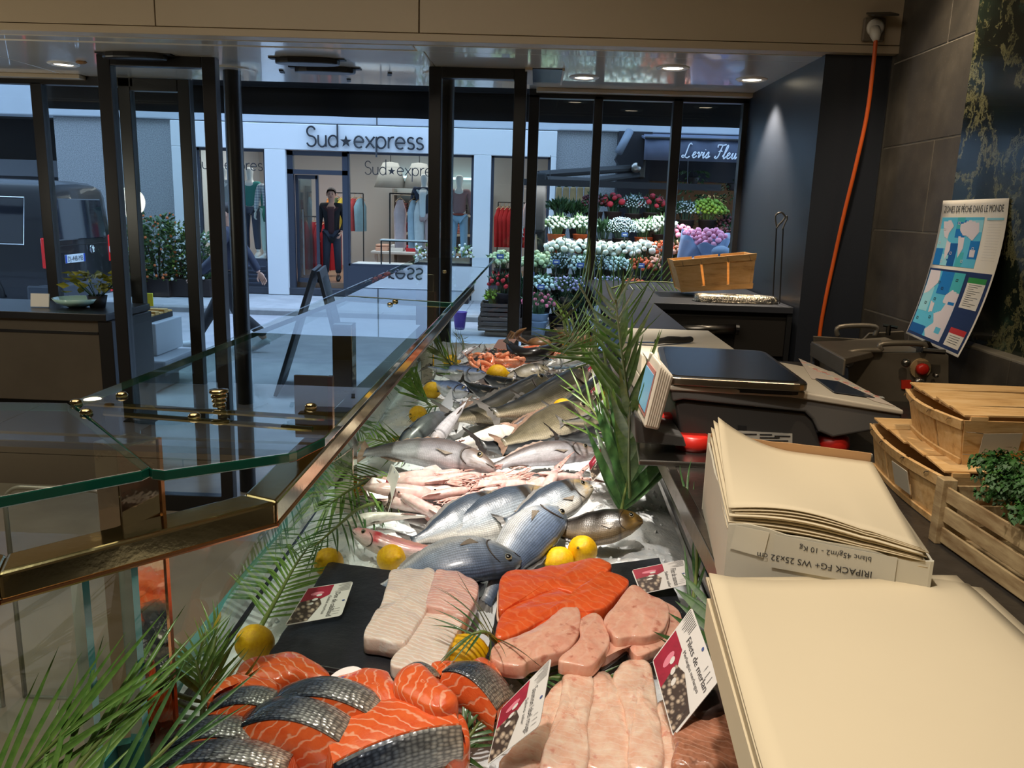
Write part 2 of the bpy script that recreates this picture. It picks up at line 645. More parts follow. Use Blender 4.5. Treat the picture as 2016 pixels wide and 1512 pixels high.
door('door_1', -2.135, -1.56, 4.16, .066)
door('door_2', -.545, -.065, 4.26, .062)
d3 = struct('door_3', MB().bx(-2.42, -2.35, WY - .03, WY + .03, 0, SOF).bx(-2.075, -2.005, WY - .03, WY + .03, 0, SOF)
            .bx(-2.35, -2.075, WY - .03, WY + .03, 2.24, SOF), m_black, bevel=.004)
spart('pane', MB().bx(-2.35, -2.075, WY - .004, WY + .004, .02, 2.24), m_win, d3)
for i, (x, y) in enumerate(((-1.612, 4.5), (-.487, 4.47))):
    t = struct('trim_%d' % (4 + i), MB().lathe([(.045, 0), (.045, SOF)], (x, y, 0), 24), m_black, smooth=False, angle=40)
    spart('collar', MB().lathe([(.12, SOF - .006), (.12, SOF + .002)], (x, y, 0), 28), m_soffit, t)

# socket and orange cable on the beam
q = PY(1722, 55, 3.60)
t = thing('power_socket', 'grey power socket with an open flap lid on the beam', 'socket', (q.x, 3.62, q.z - .05))
part('back_plate', MB().bx(q.x - .045, q.x + .045, 3.60, 3.62, q.z - .05, q.z + .04), M('socket_grey', S(120, 108, 92), .5), t, bevel=.006)
part('socket_face', MB().lathe([(.034, 0), (.034, .012), (.026, .016)], (q.x, 3.60, q.z), 20, V((0, -1, 0))), m_white, t, True)
part('lid', MB().box((q.x + .012, 3.565, q.z + .045), (.1, .09, .008), (.3, -.05, 0)), M('lid_grey', S(60, 54, 48), .5), t, bevel=.003)
px = [(1722, 62), (1724, 78), (1718, 140), (1706, 230), (1684, 330), (1662, 420), (1642, 510), (1625, 590), (1614, 655), (1612, 700)]
ys = [3.575, 3.56, 3.56, 3.57, 3.58, 3.60, 3.62, 3.62, 3.62, 3.6]
t = thing('extension_cable', 'orange extension cable hanging from the socket down the dark pillar', 'cable', PY(1612, 700, 3.6))
part('cord', MB().tube(crom([PY(a, b, y) for (a, b), y in zip(px, ys)], 8), .0085, 8), M('orange_rubber', S(214, 92, 30), .4), t, True)
part('plug', MB().lathe([(.02, 0), (.022, .03), (.012, .06)], PY(1722, 56, 3.585), 12, V((0, -.6, -1))), m_white, t, True)

t = thing('pendant_lamp', 'clear glass globe pendant lamp over the customer side at the left', 'lamp', (-3.3, 3.1, 1.47))  # added fixture, out of view, built around the soffit fill light
part('globe', MB().ball((-3.3, 3.1, 1.6), .135, 20, 12), m_glass, t, True)
part('cap', MB().lathe([(.05, 1.73), (.045, 1.78), (.01, 1.8)], (-3.3, 3.1, 0), 16), m_brass, t, True)
part('cord', MB().tube([(-3.3, 3.1, 1.79), (-3.3, 3.1, 3.12)], .005), m_blackm, t)
# ================================================================= THE STREET
k = N('asphalt')
c = k.coords('Object')
k.l(k.ramp(k.noise(c, 2.5, 8, .6), [(.3, S(172, 170, 174)), (.7, S(146, 146, 152))]), k.b.inputs['Base Color'])
k.set(rough=.8)
struct('street', MB().bx(-30, 25, 5.05, 13.0, -.25, -.15), k.m)
k = N('pavement')
c = k.coords('Object')
k.l(k.ramp(k.noise(c, 3, 8, .6), [(.3, S(176, 176, 178)), (.7, S(150, 151, 155))]), k.b.inputs['Base Color'])
k.set(rough=.8)
m_pav = k.m
struct('pavement', MB().bx(-30, 25, 5.05, 8.4, -.2, -.01), m_pav)
kb = struct('kerb', MB().bx(-30, 25, 13.0, 13.02, -.25, -.09), m_pav)
x = -12.0
while x < 6:
    spart('kerb_stone', MB().bx(x + .006, x + 1.19, 12.98, 13.25, -.2, -.068), M('kerb_granite', S(150, 150, 150), .8, var=.2) if x == -12.0 else bpy.data.materials['kerb_granite'], kb, bevel=.012)
    x += 1.2
fp = struct('pavement_far', MB().bx(-30, 25, 13.25, 16.0, -.2, -.078), m_pav)
for i in range(8):
    for j in range(2):
        spart('slab', MB().bx(-2 + i * .9 + .005, -2 + (i + 1) * .9 - .005, 13.26 + j * 1.05, 14.3 + j * 1.05, -.1, -.07), m_pav, fp, bevel=.006)
# our own building above the shop front and along the street, keeps the sky to the canyon
struct('wall_own_facade', MB().bx(-30, 25, 4.97, 5.3, SOF + .3, 14).bx(-30, -5.2, 4.9, 5.3, -.2, SOF + .3).bx(1.75, 25, 4.9, 5.3, -.2, SOF + .3).bx(-30, 25, 3.0, 5.3, 3.21, 3.4), M('own_stone', S(170, 165, 158), .8))

FY = 15.4
m_fac = M('white_facade', S(228, 230, 232), .6)
m_lint = M('pale_lintel', S(196, 202, 210), .7, var=.05, vs=2)
k = N('grey_granite')
c = k.coords('Object')
k.l(k.ramp(k.noise(c, 60, 3, .7), [(.35, S(176, 178, 180)), (.65, S(120, 124, 130))]), k.b.inputs['Base Color'])
k.set(rough=.6)
m_gran = k.m
m_dframe = M('slate_frame', S(58, 62, 74), .4)
m_dark = M('dark_interior', S(26, 25, 26), .8)

b = thing('apartment_block', 'grey street building with a pale concrete lintel above the shops', 'building', (-4, FY, -.07))
part('lintel', MB().bx(-30, 22, FY - .12, FY + .3, 3.02, 4.3), m_lint, b, bevel=.02)
part('lintel_joint', MB().bx(-2.9, -2.885, FY - .125, FY - .11, 3.02, 4.3), m_dark, b)
part('upper_wall', MB().bx(-30, 22, FY, FY + .3, 4.3, 13), m_lint, b)
for x in (-12, -8, -4, 0, 4):
    f = part('window', MB().bx(x, x + 1.4, FY - .03, FY + .05, 5.2, 7), m_dframe, b)
part('granite_pier', MB().bx(-8.8, -6.62, FY - .05, FY + .4, -.07, 3.02), m_gran, b, bevel=.01)
part('granite_pier', MB().bx(.335, 1.42, FY - .05, FY + .4, -.07, 3.02), m_gran, b, bevel=.01)
part('garage_recess', MB().bx(-16, -8.8, FY + .8, FY + 1, -.07, 3.02), m_dark, b)
part('garage_door', MB().bx(-12.5, -8.8, FY + .45, FY + .55, -.07, 1.95), M('garage_metal', S(54, 56, 62), .5), b)
part('garage_beam', MB().bx(-16, -8.8, FY + .3, FY + .5, 1.95, 2.25), M('garage_beam', S(86, 88, 94), .6), b)

# ---- boutique
t = thing('boutique', 'white clothing boutique front with slate framed windows and sign letters across the street', 'shop', (-3.2, FY, -.07))
part('sign_band', MB().bx(-6.62, .335, FY - .16, FY + .1, 2.55, 3.0), m_fac, t, bevel=.01)
part('left_end_panel', MB().bx(-6.62, -6.2, FY - .16, FY + .1, .0, 2.55), m_fac, t, bevel=.01)
for a, bb in ((-4.93, -4.55), (-1.14, -.83), (.24, .335)):
    part('pillar', MB().bx(a, bb, FY - .16, FY + .2, -.07, 2.55), m_fac, t, bevel=.01)
part('step', MB().bx(-6.3, .3, FY - .1, FY + .5, -.07, .06), M('step_stone', S(60, 62, 70), .6), t, bevel=.01)
part('floor', MB().bx(-6.6, .33, FY + .1, FY + 4.6, .0, .16), M('boutique_floor', S(150, 118, 92), .4), t)
part('back_wall', MB().bx(-6.6, .33, FY + 4.6, FY + 4.7, .1, 3.0), M('boutique_wall', S(200, 194, 190), .7), t)
part('side_wall', MB().bx(-6.7, -6.6, FY + .1, FY + 4.7, .1, 3.0), m_fac, t)
part('side_wall', MB().bx(.33, .43, FY + .4, FY + 4.7, .1, 3.0), m_fac, t)
part('ceiling', MB().bx(-6.7, .43, FY + .1, FY + 4.7, 2.9, 3.0), M('boutique_ceiling', S(205, 205, 205), .6), t)
part('roof_slab', MB().bx(-30, 22, FY + .1, FY + 6, 3.03, 3.2), m_dark, t)


def shopwin(x0, x1, z0, z1, plinth=True):
    w = .05
    mb = MB().bx(x0, x0 + w, FY - .06, FY + .02, z0, z1).bx(x1 - w, x1, FY - .06, FY + .02, z0, z1).bx(x0, x1, FY - .06, FY + .02, z1 - w, z1).bx(x0, x1, FY - .06, FY + .02, z0, z0 + .04)
    f = part('window', mb, m_dframe, t)
    sub('pane', MB().bx(x0 + w, x1 - w, FY - .025, FY - .015, z0 + .04, z1 - w), m_glass, f)
    if plinth:
        p = part('plinth', MB().bx(x0, x1, FY - .08, FY + .1, .05, z0), m_dframe, t)
        n = 5
        for i in range(n):
            zz_ = .12 + i * (z0 - .16) / n
            sub('louvre', MB().box(((x0 + x1) / 2 + .2, FY - .09, zz_), ((x1 - x0) * .6, .03, .035), (.5, 0, 0)), m_dframe, p)
    part('window_floor', MB().bx(x0, x1, FY + .02, FY + .9, z0 - .05, z0 + .02), m_fac, t)


shopwin(-6.2, -4.93, .54, 2.55)
shopwin(-3.46, -1.14, .50, 2.56)
shopwin(-.83, .24, .3, 2.57, True)
# door: transom, frame, open leaf
f = part('door_frame', MB().bx(-4.55, -4.44, FY - .07, FY + .03, -.02, 2.54).bx(-3.54, -3.44, FY - .07, FY + .03, .06, 2.54).bx(-4.55, -3.44, FY - .07, FY + .03, 2.46, 2.54).bx(-4.55, -3.44, FY - .07, FY + .03, 2.13, 2.21), m_dframe, t)
sub('transom_pane', MB().bx(-4.44, -3.54, FY - .02, FY - .01, 2.21, 2.46), m_glass, f)
f = part('door_leaf', MB().bx(-4.44, -4.38, FY + .05, FY + .95, .16, 2.12), m_dframe, t)
sub('pane', MB().bx(-4.37, -4.36, FY + .1, FY + .9, .25, 2.05), m_glass, f)
f = part('door_leaf', MB().bx(-4.38, -4.02, FY + .0, FY + .05, .16, .24).bx(-4.38, -4.02, FY + .0, FY + .05, 2.05, 2.12).bx(-4.05, -4.0, FY, FY + .05, .16, 2.12), m_dframe, t)
sub('pane', MB().bx(-4.36, -4.05, FY + .02, FY + .03, .24, 2.05), m_glass, f)
sub('pull_bar', MB().bx(-4.3, -4.27, FY - .03, FY + .0, .3, 1.5), m_steel, f)

# stroke lettering -------------------------------------------------
def arc(cx, cy, rx, ry, a0, a1, n=14):
    return [(cx + rx * math.cos(math.radians(a0 + (a1 - a0) * i / n)), cy + ry * math.sin(math.radians(a0 + (a1 - a0) * i / n))) for i in range(n + 1)]


GL = {
    'S': (1.05, [arc(.5, 1.32, .38, .42, 20, 270, 12) + arc(.5, .45, .42, .45, 90, -160, 12)]),
    'u': (1.0, [[(.1, 1), (.1, .42)] + arc(.45, .42, .35, .42, 180, 360, 10) + [(.8, 1)], [(.8, 1), (.8, 0)]]),
    'd': (1.1, [arc(.45, .5, .42, .5, 0, 360, 20), [(.87, 2.0), (.87, 0)]]),
    'e': (1.05, [[(.06, .52), (.9, .52)] + arc(.48, .5, .42, .5, 4, 310, 16)]),
    'x': (.95, [[(.05, 1), (.85, 0)], [(.85, 1), (.05, 0)]]),
    'p': (1.1, [arc(.5, .5, .42, .5, 0, 360, 20), [(.08, 1), (.08, -.8)]]),
    'r': (.68, [[(.1, 1), (.1, 0)], arc(.52, .55, .42, .45, 180, 80, 8)]),
    's': (.82, [arc(.4, .76, .28, .25, 30, 270, 9) + arc(.4, .25, .31, .26, 90, -150, 9)]),
}


def lettering(mb, string, x, z, y, h, r, flat=1):
    for ch in string:
        if ch == '*':
            pts = []
            for i in range(10):
                a = PI / 2 + i * PI / 5
                rr = (.55 if i % 2 == 0 else .22) * h
                pts.append(V((x + .55 * h + rr * math.cos(a), y, z + .5 * h + rr * math.sin(a))))
            mb.prism(pts, (0, -r, 0))
            x += 1.25 * h
            continue
        w_, st = GL[ch]
        for s_ in st:
            mb.tube([V((x + a * h, y, z + bb * h)) for a, bb in s_], r, 5)
        x += w_ * h
    return x


m_ink = M('sign_black', S(40, 42, 48), .5)
for ch_i, ch in enumerate('Sud*express'):
    pass
xx = -4.16
H_ = .196
for ch in 'Sud*express':
    m_ = MB()
    xn = lettering(m_, ch, xx, 2.615, FY - .19, H_, .017)
    part('star' if ch == '*' else 'sign_letter', m_, m_ink, t)
    xx = xn
m_ = MB()
lettering(m_, 'Sud*express', -6.25, 2.17, FY - .045, .125, .009)
part('window_lettering', m_, m_ink, t)
m_ = MB()
lettering(m_, 'Sud*express', -3.14, 2.16, FY - .045, .135, .009)
part('window_lettering', m_, m_ink, t)
m_bl = M('boutique_downlight', (1, .96, .9), .4, emit=16)
for x, y in ((-4.2, 16.2), (-3.6, 17.2), (-2.9, 16.4), (-2.2, 16.9), (-1.5, 16.2), (-3.3, 18.4), (-5.6, 16.2), (-.4, 16.6), (-2.6, 18.0)):
    part('ceiling_light', MB().lathe([(.09, 2.89), (.09, 2.9)], (x, y, 0), 14), m_bl, t)
part('light_strip', MB().bx(-3.4, -1.2, FY + 4.4, FY + 4.45, 2.25, 2.3), M('cyan_strip', (.5, .85, 1), .4, emit=4), t)
# shelving at the back
sh = thing('wall_shelf', 'pale wall shelving with folded clothes inside the boutique', 'shelf', (-2.4, 19.7, .16))
mb = MB()
for z in (.5, .95, 1.4, 1.85):
    mb.bx(-3.3, -1.2, 19.5, 19.95, z, z + .06)
part('shelf_boards', mb, M('shelf_board', S(190, 176, 160), .5), sh)
part('side_panel', MB().bx(-3.34, -3.3, 19.5, 19.95, .16, 2.0), M('shelf_side', S(160, 150, 140), .5), sh)
part('side_panel', MB().bx(-1.2, -1.16, 19.5, 19.95, .16, 2.0), bpy.data.materials['shelf_side'], sh)
fold_cols = [S(170, 40, 44), S(60, 60, 66), S(200, 196, 190), S(120, 70, 70), S(40, 46, 70), S(190, 120, 110), S(90, 96, 84)]
n = 0
for z in (.56, 1.01, 1.46):
    for i in range(6):
        x = -3.15 + i * .35
        m_ = MB()
        for j in range(4):
            m_.box((x, 19.72, z + .03 + j * .055), (.26, .3, .05))
        single('folded_clothes', m_, M('folded_cloth_%d' % n, fold_cols[(i * 3 + int(z * 7)) % 7], .8), 'stack of folded %s clothes on the %s board of the boutique shelving' % (['red', 'charcoal', 'off-white', 'plum', 'navy', 'pink', 'olive'][(i * 3 + int(z * 7)) % 7], {.56: 'lowest', 1.01: 'second', 1.46: 'third'}[z]), 'clothes', 'folded clothes on the boutique shelving', bevel=.015)
        n += 1
# table
tb = thing('display_table', 'low white display table with folded clothes in the middle of the boutique', 'table', (-2.7, 17.6, .16))
part('tabletop', MB().bx(-3.4, -1.7, 17.2, 18.0, .62, .68), m_fac, tb, bevel=.01)
for x in (-3.3, -1.8):
    for y in (17.3, 17.9):
        part('leg', MB().bx(x - .03, x + .03, y - .03, y + .03, .16, .62), m_fac, tb)
for i, cc in enumerate((S(214, 170, 150), S(220, 220, 220), S(186, 30, 40), S(60, 70, 90), S(190, 30, 40))):
    single('folded_clothes', MB().box((-3.2 + i * .32, 17.5, .72), (.26, .32, .08)).box((-3.2 + i * .32, 17.5, .79), (.25, .3, .05)), M('table_cloth_%d' % i, cc, .8),
           'stack of folded %s clothes on the low display table in the boutique' % ['peach', 'white', 'red', 'blue-grey', 'bright red'][i], 'clothes', 'folded clothes on the display table', bevel=.015)
# pendant shades
for i, x in enumerate((-3.05, -2.45)):
    t_ = thing('pendant_lamp', ['large grey bell pendant shade hanging in the boutique, nearer the door', 'large grey bell pendant shade hanging in the boutique, behind the window lettering'][i], 'lamp', (x, 17.6, 2.9), 'grey pendant lamps')
    part('shade', MB().lathe([(.03, 2.5), (.16, 2.48), (.24, 2.3), (.34, 1.98), (.335, 1.98), (.2, 2.4)], (x, 17.6, 0), 20, cap=False), M('grey_shade_%d' % i, S(150, 148, 142), .6), t_, True)
    part('cord', MB().tube([(x, 17.6, 2.5), (x, 17.6, 2.9)], .012), m_blackm, t_)


# garments on rails
def garment(col, L=.75, w=.42, name='hanging_garment'):
    def fn(u, v):
        wv = (.45 + .55 * min(1, v * 4)) if v < .25 else 1 - .12 * (v - .25) * (1 if L < 1 else -1)
        a = 2 * PI * u
        r = 1 + .08 * math.sin(a * 5 + v * 3)
        return V((w / 2 * wv * math.cos(a) * r, .05 * wv * math.sin(a) * r * 1.2, -v * L))
    mb = MB().grid(fn, 20, 8, wrap=True)
    me = mesh(name, mb, M(name + '_cloth', col, .85, var=.15, vs=10), True)
    mh = MB().tube(crom([(-w * .4, 0, -.04), (0, 0, .03), (w * .4, 0, -.04)], 4), .008).tube(crom([(0, 0, .03), (0, 0, .08), (.03, 0, .11), (.05, 0, .09)], 4), .005)
    return me, mesh('hanger', mh, M(name + '_hanger', S(190, 150, 110), .5))


def rack(x0, x1, y, z, cols, lab, glab, L, side=0):
    r = thing('clothes_rail', lab, 'rack', ((x0 + x1) / 2, y, .16))
    part('rail', MB().tube([(x0, y, z), (x1, y, z)], .014), m_blackm, r)
    part('upright', MB().tube([(x0, y, .16), (x0, y, z)], .014), m_blackm, r)
    part('upright', MB().tube([(x1, y, .16), (x1, y, z)], .014), m_blackm, r)
    n_ = len(cols)
    cache = {}
    for i, cc in enumerate(cols):
        if cc not in cache: cache[cc] = garment(cc, L, name='hanging_garment')
        me, mh = cache[cc]
        g = thing('hanging_garment', glab if isinstance(glab, str) else glab[i], 'garment', (x0 + (i + .5) * (x1 - x0) / n_, y, z - .11), (glab if isinstance(glab, str) else glab[0]).split(' hanging')[0] + ' on a rail', world=False)
        g.rotation_euler = (0, 0, math.radians(62 if side == 0 else side) + .1 * math.sin(i * 3))
        part('cloth', None, None, g, me=me)
        part('hanger', None, None, g, me=mh)


rack(-.78, -.1, 17.4, 1.75, [S(178, 26, 34)] * 8, 'black rail of red clothes behind the right boutique window', 'red garments hanging behind the right boutique window', .8)
rack(-4.5, -3.75, 18.2, 1.85, [S(206, 120, 40), S(70, 90, 60), S(190, 170, 60), S(40, 50, 80), S(180, 60, 60), S(120, 160, 180)], 'black rail of colourful tops behind the man in the doorway', ['%s top hanging on the rail behind the man in the boutique' % c_ for c_ in ('orange', 'green', 'yellow', 'navy', 'red', 'pale blue')], .7)
rack(-4.55, -4.0, 16.9, 1.35, [S(180, 20, 34)] * 4, 'short rail of long red clothes inside the boutique door', 'long red garments hanging beside the man in the boutique', .95)
# window display frame with three light garments
fr = thing('garment_stand', 'black wire display frame with a low stand in the boutique window', 'rack', (-2.5, 16.0, .52))
mb = MB()
for x in (-2.78, -1.98):
    mb.bx(x - .012, x + .012, 15.95, 15.975, .52, 1.85)
mb.bx(-2.78, -1.98, 15.95, 15.975, 1.83, 1.855).bx(-2.9, -2.0, 15.7, 15.72, .95, .98)
for x in (-2.9, -2.0):
    mb.bx(x - .012, x + .012, 15.7, 15.72, .52, .96)
part('frame', mb, m_blackm, fr)
part('low_top', MB().bx(-2.92, -1.98, 15.68, 16.0, .97, .99), m_fac, fr)
for i, (x, cc, nm) in enumerate(((-2.58, S(220, 190, 190), 'pale pink long garment hanging in the boutique window frame'), (-2.32, S(190, 206, 220), 'pale blue long garment hanging in the boutique window frame'), (-2.2, S(226, 226, 228), 'white long garment hanging in the boutique window frame'))):
    me, mh = garment(cc, .9, .3)
    g = thing('hanging_garment', nm, 'garment', (x, 15.96, 1.73), world=False)
    g.rotation_euler = (0, 0, .9)
    part('cloth', None, None, g, me=me)
    part('hanger', None, None, g, me=mh)
# ================================================================= FIGURES
def skin_mesh(name, pts, edges, mats, lev=1):
    """pts: list of (Vector, radius or (rx, ry)); grows one continuous surface"""
    me = bpy.data.meshes.new('sk')
    me.from_pydata([tuple(p) for p, r in pts], edges, [])
    ob = bpy.data.objects.new('sk', me)
    COL.objects.link(ob)
    ob.modifiers.new('k', 'SKIN').use_smooth_shade = True
    for i, (p, r) in enumerate(pts):
        sv = me.skin_vertices[0].data[i]
        sv.radius = r if isinstance(r, tuple) else (r, r)
        sv.use_root = i == 0
    m = ob.modifiers.new('s', 'SUBSURF')
    m.levels = m.render_levels = lev
    dg = bpy.context.evaluated_depsgraph_get()
    dg.update()
    e = ob.evaluated_get(dg)
    out = bpy.data.meshes.new_from_object(e, depsgraph=dg)
    out.name = name
    bpy.data.objects.remove(ob)
    out.materials.clear()
    for x in (mats if isinstance(mats, (list, tuple)) else [mats]): out.materials.append(x)
    out.polygons.foreach_set('use_smooth', [True] * len(out.polygons))
    return out


def hand_mb(mb, wrist, d, side, palm_n):
    """palm and five curled fingers; d = direction of the hand, palm_n = palm normal"""
    d = d.normalized()
    n_ = (palm_n - d * palm_n.dot(d)).normalized()
    x = d.cross(n_).normalized() * side
    c = wrist + d * .045
    R_ = Matrix((x, n_, d)).transposed()
    o = MB().ball((0, 0, 0), (.042, .016, .055), 10, 6)
    mb.add([c + R_ @ V(v) for v in o.v], o.f)
    for i, (off, L) in enumerate(((-.03, .062), (-.01, .075), (.01, .07), (.029, .055))):
        b0 = wrist + d * .085 + x * off
        p1 = b0 + d * L * .45
        p2 = p1 + d * L * .33 + n_ * L * .25
        p3 = p2 + d * L * .12 + n_ * L * .3
        mb.tube([b0 - d * .02, b0, p1, p2, p3], [.009, .0095, .009, .008, .005], 6)
    b0 = wrist + d * .03 - x * .038
    mb.tube([b0 + x * .01, b0 + d * .02 - x * .015 + n_ * .008, b0 + d * .045 - x * .018 + n_ * .02, b0 + d * .06 - x * .012 + n_ * .03], [.012, .011, .010, .006], 6)


def head_details(root, head_c, fwd, skin, hair, hairstyle='short', grey=False):
    """eyes, nose, mouth, ears, hair; head_c = centre of the skull"""
    f = fwd.normalized()
    up = V((0, 0, 1))
    up = (up - f * up.dot(f)).normalized()
    r = f.cross(up)
    R_ = Matrix((r, f, up)).transposed()
    w = lambda x, y, z: head_c + R_ @ V((x, y, z))
    m_eye = bpy.data.materials.get('eye_dark') or M('eye_dark', S(30, 26, 24), .2)
    m_lip = bpy.data.materials.get('lips') or M('lips', S(150, 88, 80), .5)
    for s_ in (-1, 1):
        part('eye', MB().ball(w(.032 * s_, .087, .0), .009, 8, 6), m_eye, root, True)
        part('brow', MB().tube([w(.016 * s_, .094, .021), w(.034 * s_, .093, .025), w(.05 * s_, .083, .02)], [.004, .005, .003], 5), hair, root, True)
        part('ear', MB().ball(w(.086 * s_, -.005, -.01), (.012, .02, .032), 8, 6), skin, root, True)
    part('nose', MB().tube([w(0, .088, .01), w(0, .106, -.022), w(0, .098, -.036)], [.009, .014, .008], 8), skin, root, True)
    part('mouth', MB().tube([w(-.025, .083, -.062), w(0, .092, -.06), w(.025, .083, -.062)], [.003, .006, .003], 6), m_lip, root, True)

    def fn(u, v):
        a = 2 * PI * u
        th = v * 1.75
        if math.sin(a) > .25: th = v * (1.75 - .75 * min(1, (math.sin(a) - .25) / .4))
        rr = 1 + .05 * noise.noise(V((a * 2, th * 4, 1)))
        return w(.093 * math.sin(th) * math.cos(a) * rr, (.103 * math.sin(th) * math.sin(a) - .004) * rr, .022 + .104 * math.cos(th) * rr)
    part('hair', MB().grid(fn, 24, 9, wrap=True), hair, root, True)


def person(name, label, loc, yaw, J, cols, cat='person', coat=True, coat_len=.78, hands=True, hair=None, headless=False, cap=None, fwd=None, group=None):
    """J overrides joints of a standing figure that faces -Y; cols: skin, top, coat, trousers, shoes"""
    D = dict(pel=(0, 0, .93), spine=(0, .01, 1.1), chest=(0, 0, 1.3), neck=(0, .01, 1.47), jaw=(0, -.012, 1.555), skull=(0, .0, 1.64), crown=(0, .01, 1.70),
             shL=(.175, 0, 1.41), elL=(.235, .02, 1.13), wrL=(.24, -.06, .89), shR=(-.175, 0, 1.41), elR=(-.235, .02, 1.13), wrR=(-.24, -.06, .89),
             hiL=(.09, 0, .90), knL=(.105, -.02, .49), anL=(.11, .03, .09), toL=(.12, -.13, .035),
             hiR=(-.09, 0, .90), knR=(-.105, -.02, .49), anR=(-.11, .03, .09), toR=(-.12, -.13, .035))
    D.update(J)
    q = {a: V(b_) for a, b_ in D.items()}
    root = thing(name, label, cat, loc, group, world=False)
    root.rotation_euler = (0, 0, yaw)
    sk, top, ct, tr, shoe = cols
    ids = ['pel', 'spine', 'chest', 'neck', 'jaw', 'skull', 'crown', 'shL', 'elL', 'wrL', 'shR', 'elR', 'wrR', 'hiL', 'knL', 'anL', 'hiR', 'knR', 'anR']
    rad = [(.125, .1), (.115, .09), (.14, .1), .052, .066, .088, .066, .058, .042, .029, .058, .042, .029, .085, .056, .04, .085, .056, .04]
    ed = [('pel', 'spine'), ('spine', 'chest'), ('chest', 'neck'), ('neck', 'jaw'), ('jaw', 'skull'), ('skull', 'crown'), ('chest', 'shL'), ('shL', 'elL'), ('elL', 'wrL'),
          ('chest', 'shR'), ('shR', 'elR'), ('elR', 'wrR'), ('pel', 'hiL'), ('hiL', 'knL'), ('knL', 'anL'), ('pel', 'hiR'), ('hiR', 'knR'), ('knR', 'anR')]
    if headless:
        drop = {'jaw', 'skull', 'crown'}
        keep = [(i, r) for i, r in zip(ids, rad) if i not in drop]
        ids, rad = [a for a, _ in keep], [b_ for _, b_ in keep]
        ed = [e for e in ed if not set(e) & drop]
    me = skin_mesh('body', [(q[i], r) for i, r in zip(ids, rad)], [(ids.index(a), ids.index(b_)) for a, b_ in ed], sk, 2)
    if hands:
        bm = bmesh.new()
        bm.from_mesh(me)
        hb = MB()
        for s_, e_, w_, sd in (('shL', 'elL', 'wrL', 1), ('shR', 'elR', 'wrR', -1)):
            hand_mb(hb, q[w_], q[w_] - q[e_], sd, V((-sd, -.2, 0)))
        tmp = mesh('h', hb, sk, True)
        bm.from_mesh(tmp)
        bm.to_mesh(me)
        bm.free()
    part('body', None, None, root, me=me)
    # trousers
    ti = ['pel', 'hiL', 'knL', 'anL', 'hiR', 'knR', 'anR']
    me = skin_mesh('trousers', [(q['pel'] + V((0, 0, .04)), (.135, .11))] + [(q[i] + (V((0, 0, .04)) if i[:2] == 'an' else V((0, 0, 0))), r) for i, r in zip(ti[1:], (.098, .074, .062, .098, .074, .062))],
                   [(0, 1), (1, 2), (2, 3), (0, 4), (4, 5), (5, 6)], tr, 2)
    part('trousers', None, None, root, me=me)
    # top / coat
    def upper(nm, mat, k_, low, sl):
        pts = [(q['chest'], (.15 * k_, .11 * k_)), (q['spine'], (.135 * k_, .105 * k_)), (q['pel'] + V((0, 0, low - .93)), (.15 * k_, .115 * k_)), (q['neck'] - V((0, 0, .035)), .072 * k_)]
        e_ = [(0, 1), (1, 2), (0, 3)]
        for sd in 'LR':
            b0 = len(pts)
            wr = q['el' + sd].lerp(q['wr' + sd], sl)
            pts += [(q['sh' + sd], .071 * k_), (q['el' + sd], .056 * k_), (wr, .047 * k_)]
            e_ += [(0, b0), (b0, b0 + 1), (b0 + 1, b0 + 2)]
        part(nm, None, None, root, me=skin_mesh(nm, pts, e_, mat, 2))
    upper('top', top, .98, .90, .85)
    if coat:
        upper('coat', ct, 1.1, coat_len, .93)
        # open front of the coat showing the top
        part('shirt_front', MB().grid(lambda u, v: q['chest'] + V(((u - .5) * .13 * (1 - .15 * v), -.118 - .014 * math.sin(PI * u) - .02 * math.sin(PI * min(1, v * 1.2)) + .05 * max(0, .15 - v) * 3, .1 - v * .5)), 6, 8), top, root, True, solid=.006)
    for sd in 'LR':
        an, to = q['an' + sd], q['to' + sd]
        dd = (to - an)
        part('shoe', MB().tube([an + V((0, .05, -.035)), an + V((0, 0, -.02)) , an.lerp(to, .5) + V((0, 0, -.012)), to, to + dd * .25], [.03, .05, .045, .038, .02], 10, flat=.9), shoe, root, True)
    if not headless and hair is not None:
        head_details(root, q['skull'] + V((0, 0, -.005)), fwd or V((0, -1, 0)), sk, hair)
    if cap is not None:
        c = q['skull']
        part('cap', MB().ball(c + V((0, .01, .045)), (.108, .125, .075), 14, 7), cap, root, True)
        part('cap_brim', MB().ball(c + V((0, -.12, .03)), (.08, .06, .01), 12, 4), cap, root, True)
    return root


